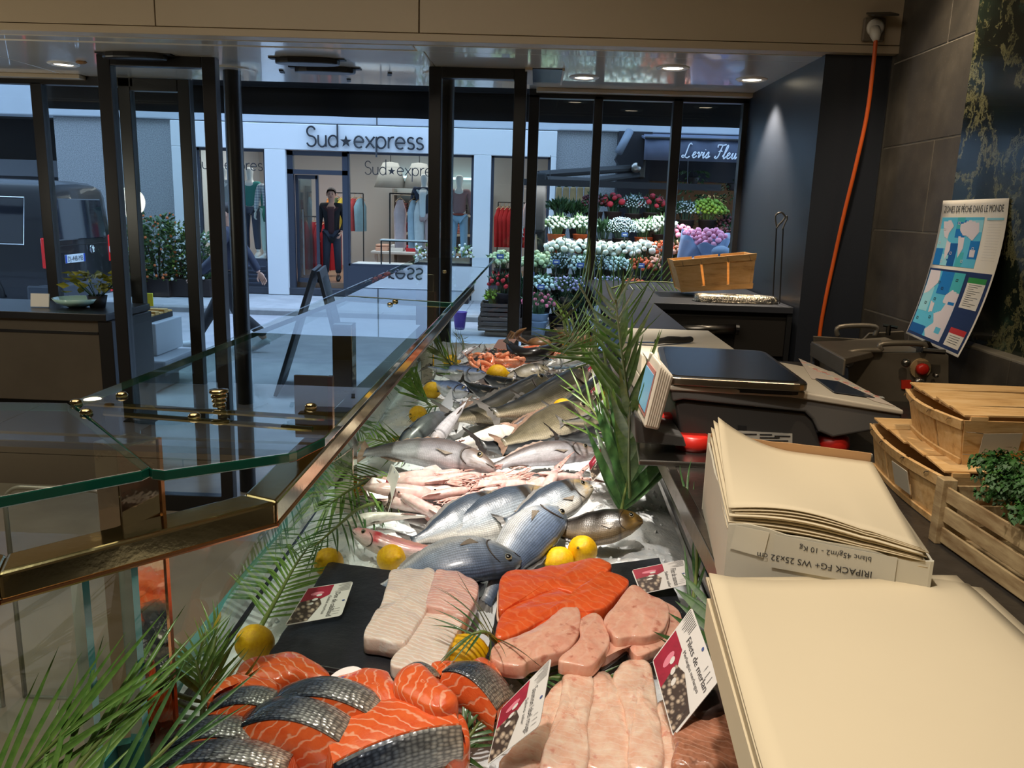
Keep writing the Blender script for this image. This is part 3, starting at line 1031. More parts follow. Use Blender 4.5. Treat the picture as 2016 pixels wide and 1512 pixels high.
m_skin = M('skin', S(206, 160, 136), .5, sss=.1)
m_hair = M('dark_hair', S(34, 26, 22), .6)
m_mann = M('mannequin_white', S(222, 222, 220), .35)
g0 = -3.87, 15.85
person('person', 'standing man in a dark open coat, maroon top and jeans in the boutique doorway', (g0[0], g0[1], .16), .12,
       dict(wrL=(.19, -.14, .93), elL=(.26, .03, 1.14), anR=(-.13, .05, .09), toR=(-.17, -.1, .035)),
       (m_skin, M('maroon_top', S(62, 30, 32), .8), M('dark_coat', S(27, 26, 29), .8), M('dark_jeans', S(40, 44, 56), .8), M('dark_shoe', S(34, 32, 34), .5)), hair=m_hair, coat_len=.70)
person('person', 'pedestrian in navy jacket striding along the road, head behind the round post', (-3.62, 9.75, -.15), -PI / 2 + .15,
       dict(anL=(.1, .42, .16), knL=(.1, .08, .50), toL=(.1, .28, .05), anR=(-.08, -.44, .09), knR=(-.09, -.22, .5), toR=(-.1, -.6, .06), wrL=(.28, -.30, .93), elL=(.27, -.08, 1.14), wrR=(-.28, .30, .92), elR=(-.27, .18, 1.14)),
       (m_skin, M('blue_shirt', S(40, 76, 150), .8), M('navy_jacket', S(44, 48, 66), .7), M('black_trousers', S(24, 24, 28), .8), M('pale_sneaker', S(190, 196, 200), .5)), hair=m_hair, coat_len=.84)
person('person', 'person in blue jacket and grey cap bending beside the flower stand', (1.82, 10.7, -.07), PI * .55,
       dict(spine=(0, -.12, 1.0), chest=(0, -.32, 1.1), neck=(0, -.46, 1.14), jaw=(0, -.56, 1.14), skull=(0, -.6, 1.2), crown=(0, -.6, 1.27), shL=(.175, -.36, 1.12), shR=(-.175, -.36, 1.12),
            elL=(.24, -.45, .86), elR=(-.24, -.45, .86), wrL=(.2, -.55, .66), wrR=(-.2, -.55, .66)),
       (m_skin, M('blue_top', S(60, 84, 130), .8), M('blue_jacket', S(54, 74, 116), .8), M('grey_trousers', S(70, 72, 80), .8), M('brown_shoe', S(70, 52, 40), .5)), hair=M('grey_hair', S(150, 150, 150), .7), cap=M('grey_cap', S(110, 124, 142), .8))
k = N('plaid_cloth')
c = k.coords('Object', (1, 1, 1))
wa = k.n('TexWave')
wa.inputs['Scale'].default_value = 6
k.l(c, wa.inputs[0])
wb = k.n('TexWave', bands_direction='Z')
wb.inputs['Scale'].default_value = 6
k.l(c, wb.inputs[0])
k.l(k.mix(.5, k.ramp(wa.outputs[0], [(.3, S(214, 220, 226)), (.7, S(130, 146, 166))]), k.ramp(wb.outputs[0], [(.3, S(220, 224, 228)), (.7, S(120, 138, 160))])), k.b.inputs['Base Color'])
mann = [((-5.98, 16.0, .55), 'mannequin in a long pale coat over white top in the left boutique window', S(225, 228, 230), S(168, 172, 176), S(50, 60, 84), True, False),
        ((-5.5, 16.1, .55), 'mannequin in a teal jumper and navy trousers in the left boutique window', S(20, 130, 124), None, S(44, 54, 78), False, False),
        ((-5.07, 15.9, .55), 'headless mannequin in plaid top, green jumper tied round its waist, mint trousers', 'plaid', None, S(190, 210, 202), False, True),
        ((-2.13, 16.0, .52), 'mannequin in navy jacket and dusty pink trousers in the middle boutique window', S(226, 230, 234), S(40, 52, 76), S(196, 166, 166), True, False),
        ((-1.46, 15.95, .52), 'mannequin in mauve cardigan and pale blue jeans in the middle boutique window', S(150, 116, 120), None, S(150, 180, 206), False, False),
        ((.02, 16.2, .35), 'mannequin in a pale pink top at the right end of the right boutique window', S(220, 190, 186), None, S(50, 50, 56), False, False)]
for i, (loc, lab, top, ct, tr, coat, hl) in enumerate(mann):
    mt = k.m if top == 'plaid' else M('mannequin_top_%d' % i, top, .8)
    r_ = person('mannequin', lab, loc, .1 * (i % 3 - 1), dict(wrL=(.26, -.02, .9), wrR=(-.26, -.02, .9)), (m_mann, mt, M('mannequin_coat_%d' % i, ct or (0, 0, 0), .8), M('mannequin_trousers_%d' % i, tr, .8), m_mann), 'mannequin', coat=coat, coat_len=.55 if i == 0 else .85, headless=hl)
    if hl:
        r_.scale = (1, 1, .97)
        mg = M('green_jumper', S(20, 110, 84), .85)
        part('tied_jumper', MB().tube(crom([(.15 * math.cos(a), .12 * math.sin(a), .98) for a in [j * PI / 6 for j in range(13)]], 3), .035, 8).tube([(-.06, -.14, .98), (-.07, -.17, .85), (-.06, -.15, .72)], [.035, .04, .03], 8), mg, r_, True)
        part('neck_cap', MB().lathe([(.05, 1.5), (.055, 1.53), (.03, 1.55)], (0, 0, 0), 12), m_blackm, r_)
    if i == 4:
        part('belt', MB().tube(crom([(.15 * math.cos(a), .12 * math.sin(a), .97) for a in [j * PI / 6 for j in range(13)]], 3), .02, 8), M('red_belt', S(150, 60, 44), .5), r_, True)
single('shoes_pair', MB().ball((-5.15, 15.66, .585), (.045, .12, .04), 10, 6).ball((-4.99, 15.68, .585), (.045, .12, .04), 10, 6), m_mann, 'white shoes at the feet of the plaid mannequin in the left boutique window', 'shoes', smooth=True)

# ================================================================= VAN
XR, VY, VZ = -6.7, 11.2, -.15
m_van = M('van_black', S(22, 24, 30), .28, 0, .5, coat=.35)
m_vglass = M('van_glass', S(34, 38, 46), .05, 0, .8, coat=.6)
van = thing('van', 'black van parked along the far kerb, seen from its rear corner', 'van', (XR - 2.4, VY + .9, VZ))


def vsec(x, zr, inset=0, zb=.32, nose=0):
    pts = []
    prof = [(.05, zb), (.0, zb + .1), (0, .75), (.0, 1.08), (.055, 1.4), (.12, zr - .16), (.2, zr - .05), (.4, zr), (.9, zr + .02)]
    left = [(VY + inset + a, z) for a, z in prof]
    right = [(VY + 1.86 - inset - a, z) for a, z in prof[:-1]][::-1]
    return [V((x, y, VZ + z)) for y, z in left + right]


st = [(XR + .03, 1.86, .14), (XR, 1.92, .05), (XR - .12, 1.96, 0), (XR - 1.5, 1.98, 0), (XR - 3.2, 1.96, 0), (XR - 3.7, 1.86, .03), (XR - 4.35, 1.18, .05), (XR - 4.8, .98, .12), (XR - 4.9, .8, .2)]
rings = [vsec(*s_) for s_ in st]
mb = MB()
n = len(rings[0])
vs = [p for r_ in rings for p in r_]
fs = [(i * n + j, (i + 1) * n + j, (i + 1) * n + (j + 1) % n, i * n + (j + 1) % n) for i in range(len(rings) - 1) for j in range(n)]
mb.add(vs, fs + [tuple(range(n)), tuple(range((len(rings) - 1) * n, len(rings) * n))[::-1]])
part('body', mb, m_van, van, angle=35)
yb = lambda z: VY + (0 if z < 1.08 else (z - 1.08) / .32 * .055 if z < 1.4 else .055 + (z - 1.4) * .16)
def vside(x0, x1, z0, z1, off=.008):
    return [V((x0, yb(z0) - off, VZ + z0)), V((x1, yb(z0) - off, VZ + z0)), V((x1, yb(z1) - off, VZ + z1)), V((x0, yb(z1) - off, VZ + z1))]
mb = MB()
for a, b_ in ((-1.5, -.28), (-2.75, -1.6), (-3.55, -2.85)):
    f = part('side_window', MB().prism(vside(XR + a, XR + b_, 1.12, 1.72), (0, .02, 0)), m_vglass, van, bevel=.02)
    q = vside(XR + a - .01, XR + b_ + .01, 1.105, 1.735, .012)
    sub('window_trim', MB().tube(q + [q[0]], .009, 6), M('chrome_trim', S(200, 205, 210), .15, 1) if a == -1.5 else bpy.data.materials['chrome_trim'], f)
RX = XR + .035
part('rear_window', MB().prism([V((RX - .03, VY + .27, VZ + 1.15)), V((RX - .03, VY + 1.6, VZ + 1.15)), V((RX - .05, VY + 1.52, VZ + 1.74)), V((RX - .05, VY + .35, VZ + 1.74))], (.05, 0, 0)), m_vglass, van, bevel=.02)
part('tailgate_seam', MB().tube([(RX, VY + .2, VZ + .62), (RX, VY + .2, VZ + 1.1), (RX - .02, VY + .3, VZ + 1.78)], .006).tube([(RX, VY + .2, VZ + 1.08), (RX, VY + 1.66, VZ + 1.08)], .006), m_blackm, van)
for y in (VY + .02, VY + 1.66):
    l_ = part('tail_light', MB().bx(XR - .06, XR + .035, y, y + .17, VZ + .78, VZ + 1.2), M('red_lens', S(200, 24, 26), .15, coat=.6, emit=.25) if y < VY + 1 else bpy.data.materials['red_lens'], van, bevel=.02)
    sub('reverse_lens', MB().bx(XR + .02, XR + .04, y + .02, y + .15, VZ + .92, VZ + 1.02), M('clear_lens', S(225, 205, 205), .2) if y < VY + 1 else bpy.data.materials['clear_lens'], l_, bevel=.01)
part('brake_light', MB().bx(XR - .06, XR - .0, VY + .72, VY + 1.1, VZ + 1.83, VZ + 1.88), bpy.data.materials['red_lens'], van, bevel=.008)
part('bumper', MB().bx(XR - .3, XR + .1, VY - .01, VY + 1.87, VZ + .3, VZ + .56), M('bumper_grey', S(60, 64, 72), .5), van, bevel=.04)
for y in (VY + .1, VY + 1.5):
    part('reflector', MB().bx(XR + .09, XR + .11, y, y + .26, VZ + .33, VZ + .37), bpy.data.materials['red_lens'], van)
pl = part('licence_plate', MB().bx(RX, RX + .012, VY + .42, VY + .94, VZ + .83, VZ + .95), M('plate_white', S(220, 226, 232), .4), van, bevel=.004)
for y in (VY + .42, VY + .9):
    sub('blue_band', MB().bx(RX + .012, RX + .014, y, y + .04, VZ + .832, VZ + .948), M('plate_blue', S(30, 70, 170), .4) if y < VY + .5 else bpy.data.materials['plate_blue'], pl)
vv, ff = textmesh('DJ-448-MB', .105, 0, 'CENTER')
sub('plate_lettering', MB().add([V((RX + .0145, VY + .68 + p.x * .86, VZ + .853 + p.y)) for p in vv], ff), m_ink, pl)
cy, cz = VY + 1.16, VZ + 1.0
em = [V((RX + .01, cy + .06 * math.cos(a), cz + .06 * math.sin(a))) for a in [i * PI / 10 for i in range(21)]]
e_ = MB().tube(em, .007, 6)
e_.tube([(RX + .01, cy - .03, cz + .05), (RX + .01, cy, cz + .005), (RX + .01, cy + .03, cz + .05)], .006, 5).tube([(RX + .01, cy - .05, cz + .025), (RX + .01, cy - .022, cz - .045), (RX + .01, cy, cz + .0), (RX + .01, cy + .022, cz - .045), (RX + .01, cy + .05, cz + .025)], .006, 5)
part('emblem', e_, bpy.data.materials['chrome_trim'], van)
vv, ff = textmesh('TRANSPORTER', .06, 0, 'LEFT', 0, 1.1)
part('model_lettering', MB().add([V((RX + .008, VY + .44 + p.x * .8, VZ + .64 + p.y)) for p in vv], ff), bpy.data.materials['chrome_trim'], van)
m_tyre = M('tyre', S(26, 26, 28), .8)
for x in (XR - 1.03, XR - 4.0):
    for y, sd in ((VY + .02, -1), (VY + 1.84, 1)):
        w_ = part('wheel', MB().lathe([(.2, -.02), (.3, -.02), (.335, .03), (.335, .17), (.3, .2), (.2, .2)], (x, y, VZ + .335), 28, V((0, -sd, 0))), m_tyre, van, True)
        rb = MB().lathe([(.195, .0), (.215, -.005), (.215, .02)], (x, y, VZ + .335), 28, V((0, -sd, 0)), cap=False).lathe([(.05, -.012), (.06, .03)], (x, y, VZ + .335), 14, V((0, -sd, 0)))
        for i in range(5):
            a = i * 2 * PI / 5 + .3
            rb.prism([V((x + rr * math.cos(a + da), y, VZ + .335 + rr * math.sin(a + da))) for rr, da in ((.04, .5), (.2, .28), (.2, -.28), (.04, -.5))], (0, -sd * .02, 0))
        sub('alloy_rim', rb, M('alloy', S(190, 195, 200), .3, .9) if (x, y) == (XR - 1.03, VY + .02) else bpy.data.materials['alloy'], w_)
part('wheel_arch', MB().tube([V((XR - 1.03 + .4 * math.cos(a), VY - .002, VZ + .36 + .4 * math.sin(a))) for a in [i * PI / 12 for i in range(13)]], .035, 8), m_blackm, van, True)

# ================================================================= A-BOARD, AWNING, FRONT DISPLAYS
ab = thing('a_board', 'black folding chalkboard sign standing on the pavement in front of the doorway', 'sign', (-1.95, 7.2, 0))
L0, L1, AP = P(547, 778, 0), P(700, 770, 0), PY(626, 532, 7.15)
for s_, (dy) in (('left', 0), ('right', 0)):
    foot = L0 if s_ == 'left' else V((L0.x + .62, L0.y + .12, 0))
    top = AP + V((-.02 if s_ == 'left' else .02, 0, 0))
    dv = (top - foot)
    w_ = V((-.12, .7, 0))
    nrm = dv.cross(w_).normalized() * .03
    mb = MB().prism([foot - w_ * .1, foot + w_ * .9, top + w_ * .9, top - w_ * .1], nrm)
    f = part('panel', mb, m_blackm, ab, bevel=.004)
    sub('chalkboard', MB().prism([foot.lerp(top, .12) + w_ * 0, foot.lerp(top, .12) + w_ * .8, foot.lerp(top, .93) + w_ * .8, foot.lerp(top, .93)], nrm * (1.25 if s_ == 'right' else 1)), M('chalk_' + s_, S(58, 68, 76), .4, var=.5, vs=12), f)
aw = thing('shop_awning', 'black fabric awning over our own shop front', 'awning', (-.8, 5.9, 2.3))
m_aw = M('awning_black', S(26, 24, 23), .7, bump=.1, bs=20)
part('canopy', MB().hexa([V(p) for p in ((-3.8, 5.32, 2.70), (3.5, 5.32, 2.70), (-3.8, 6.6, 2.50), (3.5, 6.6, 2.50), (-3.8, 5.32, 2.72), (3.5, 5.32, 2.72), (-3.8, 6.6, 2.52), (3.5, 6.6, 2.52))]), m_aw, aw)
part('valance', MB().grid(lambda u, v: V((-3.82 + 7.3 * u, 6.6 + .012 * math.sin(u * 60) * v, 2.53 - .235 * v - .02 * math.sin(PI * u) * 0)), 120, 3), m_aw, aw, True, solid=.004)
part('front_bar', MB().tube([(-3.82, 6.6, 2.52), (3.5, 6.6, 2.52)], .025, 10), m_blackm, aw)
ds = thing('display_step', 'grey tiered plastic display stand outside the left door', 'stand', (-3.3, 7.3, 0))
m_dg = M('grey_display', S(120, 124, 130), .6)
q = P(250, 800, .05)
bx_ = lambda x0, x1, y0, y1, z0, z1: MB().bx(x0, x1, y0, y1, z0, z1)
a = PY(215, 705, 7.0)
b_ = PY(332, 640, 7.0)
part('tier', bx_(a.x, b_.x - .06, 6.8, 7.3, 0, a.z - .12), m_dg, ds, bevel=.01)
part('tier', bx_(a.x, b_.x + .02, 6.85, 7.5, a.z - .12, a.z + .02), m_dg, ds, bevel=.02)
part('tier', bx_(a.x, b_.x - .14, 7.05, 7.6, a.z + .02, b_.z + .0), M('grey_display_pale', S(160, 164, 170), .6), ds, bevel=.01)
cz_ = PY(260, 640, 7.3)
tr = thing('display_tray', 'wooden tray of produce on top of the grey display stand outside', 'tray', (cz_.x, 7.3, b_.z))
part('tray_base', bx_(a.x - .02, b_.x - .2, 7.1, 7.55, b_.z, b_.z + .05), m_blackm, tr, bevel=.005)
for i in range(5):
    part('board', bx_(a.x - .02, b_.x - .2, 7.1 + i * .09, 7.18 + i * .09, b_.z + .05, b_.z + .065 + .02 * (i % 2)), M('tray_wood', S(196, 150, 80), .6, var=.3) if i == 0 else bpy.data.materials['tray_wood'], tr, bevel=.003)
yt = PY(294, 590, 7.4)
tg = thing('price_tag', 'yellow price tag on a stick beside the tray outside the left door', 'tag', (yt.x, 7.4, b_.z + .06))
part('card', MB().box((yt.x, 7.4, yt.z), (.07, .01, .12)), M('yellow_card', S(214, 210, 60), .5), tg, bevel=.003)
part('stick', MB().tube([(yt.x, 7.4, b_.z + .06), (yt.x, 7.4, yt.z)], .005), m_blackm, tg)
# ================================================================= PLANTS OUTSIDE, FLOWER STAND
rnd = random.Random(3)
m_leafs = [M('leaf_%d' % i, c_, .5, var=.35, vs=6) for i, c_ in enumerate((S(40, 74, 44), S(66, 96, 50), S(86, 120, 74), S(130, 150, 60), S(58, 84, 66)))]


def leaf_quad(mb, p, d, L, w, mi=0):
    d = d.normalized()
    s_ = d.orthogonal().normalized()
    s_ = (Matrix.Rotation(rnd.random() * 6.28, 3, d) @ s_) * w
    n_ = d.cross(s_).normalized() * L * .12
    mb.add([p, p + d * L * .45 + s_ + n_, p + d * L, p + d * L * .45 - s_ + n_, p + d * L * .5], [(0, 1, 4), (1, 2, 4), (2, 3, 4), (3, 0, 4)], mi)


def bouquet_meshes(nm, col, n_b, r_b, R, leafm, n_l=90, leafL=.1, flat=.75, col2=None, stems=None):
    lf = MB()
    for i in range(n_l):
        a, h = rnd.random() * 6.28, rnd.random()
        d = V((math.cos(a) * (1 - h * .7), math.sin(a) * (1 - h * .7), .25 + h)).normalized()
        p = d * R * (.35 + .55 * rnd.random())
        p.z *= flat
        leaf_quad(lf, p, d + V((rnd.uniform(-.6, .6), rnd.uniform(-.6, .6), rnd.uniform(-.2, .6))), leafL * rnd.uniform(.6, 1.3), leafL * .22)
    for i in range(24):
        a = i * 2.4
        lf.tube([(0.03 * math.cos(a), .03 * math.sin(a), -.22), (R * .6 * math.cos(a) * ((i % 5) / 5 + .2), R * .6 * math.sin(a) * ((i % 5) / 5 + .2), R * .35)], .006, 4)
    bl = MB()
    for i in range(n_b):
        g_ = i + .5
        ph = math.acos(1 - g_ / n_b * .95)
        a = PI * (1 + 5 ** .5) * g_
        rr = R * rnd.uniform(.88, 1.08)
        p = V((rr * math.sin(ph) * math.cos(a), rr * math.sin(ph) * math.sin(a), rr * math.cos(ph) * flat + .02))
        s_ = r_b * rnd.uniform(.75, 1.2)
        bl.ball(p, (s_, s_, s_ * .8), 7 if r_b > .02 else 5, 4 if r_b > .02 else 3, 0 if rnd.random() < .7 else 1, (rnd.random(), rnd.random(), 0))
    mc = [M(nm + '_petal', col, .7, var=.12, vs=30), M(nm + '_petal_dark', col2 or tuple(x * .72 for x in col), .7)]
    return (mesh('foliage', lf, leafm), mesh('blossoms', bl, mc, True) if n_b else None)


BK = {}
defs = dict(
    white_rose=(S(226, 232, 214), 26, .048, .2, m_leafs[4], 60), lisianthus=(S(206, 226, 212), 70, .026, .2, m_leafs[2], 120), gypsophila=(S(170, 190, 200), 420, .011, .25, m_leafs[4], 60),
    greenery=(S(60, 84, 50), 0, .01, .22, m_leafs[0], 200), lime=(S(120, 150, 40), 130, .026, .26, m_leafs[3], 120), burgundy=(S(74, 22, 34), 60, .024, .2, m_leafs[0], 90), red_rose=(S(150, 18, 36), 14, .05, .19, m_leafs[0], 90),
    orange=(S(220, 92, 40), 46, .03, .19, m_leafs[1], 70), peach=(S(226, 160, 130), 40, .032, .19, m_leafs[1], 60), pink_rose=(S(232, 150, 176), 30, .042, .19, m_leafs[1], 60), lavender=(S(180, 170, 200), 70, .02, .2, m_leafs[2], 100),
    hydrangea=(S(190, 206, 150), 60, .038, .22, m_leafs[1], 50), tulip=(S(224, 110, 130), 34, .026, .2, m_leafs[2], 110), geranium=(S(196, 34, 40), 26, .03, .18, m_leafs[0], 150), silver=(S(150, 166, 168), 160, .016, .22, m_leafs[4], 120),
    primrose=(S(150, 180, 50), 18, .03, .15, m_leafs[3], 110))
for nm, (col, nb, rb, R, lm, nl) in defs.items():
    BK[nm] = bouquet_meshes(nm, col, nb, rb, R, lm, nl)
m_buck = M('dark_bucket', S(40, 30, 30), .5)
m_zinc = M('zinc_bucket', S(140, 156, 172), .45, .6, var=.15, vs=4)
m_terra = M('orange_pot', S(196, 84, 34), .6)
bucket_me = {}
for nm, m_ in (('dark', m_buck), ('zinc', m_zinc), ('terra', m_terra)):
    mb = MB().lathe([(.085, 0), (.125, .25), (.132, .255), (.125, .262), (.118, .25), (.085, .1)], (0, 0, -.32), 18)
    if nm == 'zinc': mb.lathe([(.113, .15), (.119, .16), (.117, .17)], (0, 0, -.32), 18, cap=False)
    bucket_me[nm] = mesh('bucket', mb, m_, True)
seen = {}
pretty = dict(white_rose='white roses', lisianthus='white lisianthus', gypsophila='fine grey-white gypsophila', greenery='dark green foliage', lime='lime green foliage', burgundy='dark burgundy flowers', red_rose='deep red roses',
              orange='orange flowers', peach='peach flowers', pink_rose='pink roses', lavender='pale lavender flowers', hydrangea='pale green hydrangeas', tulip='pink tulips', geranium='red geraniums', silver='silvery foliage', primrose='yellow-green primroses')
rown = {14.0: 'top tier of flowers', 13.4: 'second flower tier', 12.8: 'middle flower tier', 12.2: 'fourth flower tier', 11.75: 'lowest flower tier', 11.5: 'pavement'}
ordn = ['first', 'second', 'third', 'fourth', 'fifth', 'sixth', 'seventh', 'eighth']


def flowers(kind, x, y, Y, scale=1.0, bucket='dark', where=None):
    p = PY(x, y, Y)
    i = seen.get((kind, Y), 0)
    seen[(kind, Y)] = i + 1
    lab = '%s of %s on the %s' % ({'dark': 'dark bucket', 'zinc': 'zinc bucket', 'terra': 'orange pot'}[bucket], pretty[kind], rown[Y]) if not where else where
    if i or True:
        lab += '' if where else ', %s from left' % ordn[i]
    t = thing('flower_bucket', lab, 'flowers', p, 'buckets of flowers on the stand', world=False)
    t.rotation_euler = (0, 0, x * .7)
    t.scale = (scale * 1.18,) * 3
    part('bucket', None, None, t, me=bucket_me[bucket])
    part('foliage', None, None, t, me=BK[kind][0], kind='stuff')
    if BK[kind][1]: part('blossoms', None, None, t, me=BK[kind][1], kind='stuff')
    return p, scale


rows = {
    14.0: [('greenery', 1102, 418), ('greenery', 1136, 424), ('burgundy', 1170, 408), ('red_rose', 1207, 408), ('silver', 1247, 412), ('red_rose', 1283, 410), ('greenery', 1318, 424), ('silver', 1350, 424), ('lime', 1393, 424), ('burgundy', 1438, 452)],
    13.4: [('lisianthus', 1096, 452, 1, 'terra'), ('lisianthus', 1146, 452, 1, 'terra'), ('greenery', 1186, 462), ('gypsophila', 1224, 460), ('lisianthus', 1268, 458, 1, 'terra'), ('lisianthus', 1302, 452), ('pink_rose', 1338, 470), ('burgundy', 1432, 474)],
    12.8: [('white_rose', 1106, 498), ('white_rose', 1150, 500), ('white_rose', 1190, 504), ('white_rose', 1228, 504), ('white_rose', 1268, 502), ('orange', 1304, 500), ('peach', 1336, 502), ('burgundy', 1420, 500)],
    12.2: [('hydrangea', 1058, 528), ('silver', 1100, 530), ('lisianthus', 1142, 532), ('silver', 1180, 534), ('lisianthus', 1214, 534), ('orange', 1262, 534), ('peach', 1302, 532)],
    11.75: [('geranium', 992, 566), ('greenery', 1030, 572), ('lisianthus', 1068, 572), ('lavender', 1112, 574), ('lavender', 1154, 574), ('lavender', 1200, 574), ('orange', 1246, 576), ('greenery', 1100, 610), ('greenery', 1144, 606)]}
st = thing('flower_stand', 'dark stepped wooden stand carrying tiers of flower buckets outside the florist', 'stand', (1.2, 12.8, -.07))
m_wood = M('dark_plank', S(70, 56, 46), .7, var=.4, vs=8, stretch=(1, 10, 10))
for Y, its in rows.items():
    xs_, zs_ = [], []
    for it in its:
        p, s_ = flowers(it[0], it[1], it[2], Y, *(it[3:]))
        xs_.append(p.x)
        zs_.append(p.z)
    z = min(zs_) - .33
    part('shelf', MB().bx(min(xs_) - .25, max(xs_) + .3, Y - .24, Y + .24, z - .03, z), m_wood, st, bevel=.004)
    if Y > 12:
        for x in (min(xs_) - .2, max(xs_) + .2):
            part('leg', MB().bx(x - .02, x + .02, Y - .02, Y + .02, -.07, z - .03), m_wood, st)
        part('front_board', MB().bx(min(xs_) - .25, max(xs_) + .3, Y - .25, Y - .235, z - .1, z), m_wood, st)
p, _ = flowers('tulip', 1060, 606, 11.5, 1.0, 'zinc', 'zinc bucket of pink tulips standing on the pavement in front of the flower stand')
p, _ = flowers('hydrangea', 988, 520, 12.2, .8, 'dark', 'dark bucket of pale flowers left of the door frame, above the red geraniums')
p, _ = flowers('geranium', 990, 548, 12.2, .7, 'dark', 'small bucket of red flowers below the pale ones, left of the door frame')
p, _ = flowers('primrose', 972, 590, 11.75, .8, 'dark', 'pot of yellow-green primroses standing on the stacked dark crates')
# price sticks
for i, (x, y, Y) in enumerate(((1042, 500, 11.9), (1045, 540, 11.6), (1065, 565, 11.4), (1143, 522, 11.9), (1262, 523, 11.9), (1095, 516, 11.9), (1392, 460, 12.6), (1230, 462, 13.0), (985, 505, 11.9))):
    p = PY(x, y, Y)
    t = thing('price_tag', 'small blue price tag on a stick among the flower buckets, %s from the left' % ['second', 'third', 'fourth', 'sixth', 'eighth', 'fifth', 'ninth', 'seventh', 'first'][i], 'tag', p - V((0, 0, .2)), 'blue price tags among the flowers')
    part('card', MB().box(p, (.1, .008, .065), (0, 0, .1)), M('tag_blue', S(60, 90, 150), .5) if i == 0 else bpy.data.materials['tag_blue'], t, bevel=.003)
    part('card_print', MB().box(p + V((0, -.006, 0)), (.06, .003, .02), (0, 0, .1)), m_white, t)
    part('stick', MB().tube([p - V((0, 0, .22)), p], .005), m_steel, t)
# wrapped bouquets
for i, (x, y, Y) in enumerate(((1368, 480, 12.3), (1402, 478, 12.1))):
    p = PY(x, y, Y)
    t = thing('wrapped_bouquet', ['pink roses wrapped in blue-grey paper, left one of the two lying by the flower stand', 'pink roses wrapped in blue-grey paper, right one of the two lying by the flower stand'][i], 'bouquet', p, 'wrapped bouquets', world=False)
    t.rotation_euler = (.2, .5 - i * .7, 0)
    t.scale = (1.1,) * 3
    def fn(u, v):
        a = 2 * PI * u
        r_ = .04 + .2 * v * (1 + .08 * math.sin(a * 7))
        return V((r_ * math.cos(a), r_ * math.sin(a), -.4 + .45 * v + .03 * math.sin(a * 5) * v))
    part('paper', MB().grid(fn, 28, 6, wrap=True), M('wrap_paper_%d' % i, S(120, 138, 168), .6), t, True, solid=.003)
    part('blossoms', None, None, t, me=BK['pink_rose'][1], kind='stuff')
# crates with pots to the left of the frame
m_cr = M('crate_plank', S(84, 70, 60), .75, var=.35, vs=7, stretch=(1, 8, 8))


def plank_crate(c, d, lab, n=3, mat=None, name='wooden_crate'):
    t = thing(name, lab, 'crate', c)
    x0, y0, z0 = c[0] - d[0] / 2, c[1] - d[1] / 2, c[2]
    h = d[2] / n
    for i in range(n):
        for y in (y0, y0 + d[1]):
            part('slat', MB().bx(x0, x0 + d[0], y - .008, y + .008, z0 + i * h + .008, z0 + (i + 1) * h - .008), mat or m_cr, t, bevel=.003)
        for x in (x0, x0 + d[0]):
            part('slat', MB().bx(x - .008, x + .008, y0 + .01, y0 + d[1] - .01, z0 + i * h + .008, z0 + (i + 1) * h - .008), mat or m_cr, t, bevel=.003)
    for x in (x0 + .02, x0 + d[0] - .02):
        for y in (y0 + .02, y0 + d[1] - .02):
            part('corner_post', MB().bx(x - .02, x + .02, y - .02, y + .02, z0, z0 + d[2]), mat or m_cr, t)
    part('bottom', MB().bx(x0, x0 + d[0], y0, y0 + d[1], z0, z0 + .015), mat or m_cr, t)
    return t


p = P(985, 650, -.07)
plank_crate((p.x, 11.75, -.07), (.62, .4, .2), 'dark slatted wooden crate, lower one of the pair left of the flower stand')
plank_crate((p.x, 11.75, .135), (.56, .38, .19), 'dark slatted wooden crate, upper one of the pair left of the flower stand')
q = P(905, 648, -.07)
single('plant_pot', MB().lathe([(.07, 0), (.1, .24), (.11, .25), (.1, .25), (.09, .2)], (q.x, q.y, -.07), 16), M('purple_plastic', S(84, 50, 140), .4), 'purple plastic pot on the pavement seen under the brass rail', 'pot', smooth=True)

# ---- florist front
fl = thing('florist_front', 'dark florist shop front with a grey lettered awning band at the far right', 'shop', (3, FY, -.07))
part('dark_panel', MB().bx(1.42, 2.0, FY - .3, FY + .2, -.07, 3.02), M('florist_dark', S(34, 34, 42), .5), fl)
part('fascia', MB().bx(2.0, 9, FY - .1, FY + .2, 2.2, 3.02), bpy.data.materials['florist_dark'], fl)
part('back_wall', MB().bx(2.0, 9, FY + 2.6, FY + 2.7, -.07, 3.0), M('florist_back', S(70, 52, 40), .8, var=.6, vs=2), fl)
part('side_wall', MB().bx(1.9, 2.0, FY + .2, FY + 2.7, -.07, 3.0), m_dark, fl)
part('floor', MB().bx(2.0, 9, FY, FY + 2.7, -.07, .0), m_dark, fl)
m_fa = M('awning_grey', S(86, 94, 116), .8, var=.2, vs=5)
part('awning_valance', MB().grid(lambda u, v: V((1.76 + 5 * u, 14.2 + .008 * math.sin(u * 70), 2.83 - .34 * v)), 80, 2), m_fa, fl, True, solid=.006)
part('awning_canopy', MB().hexa([V(p) for p in ((1.76, 14.2, 2.82), (6.76, 14.2, 2.82), (1.76, 15.3, 2.98), (6.76, 15.3, 2.98), (1.76, 14.2, 2.85), (6.76, 14.2, 2.85), (1.76, 15.3, 3.01), (6.76, 15.3, 3.01))]), m_fa, fl)
part('awning_bar', MB().tube([(1.76, 14.19, 2.845), (6.76, 14.19, 2.845)], .02, 8), m_blackm, fl)
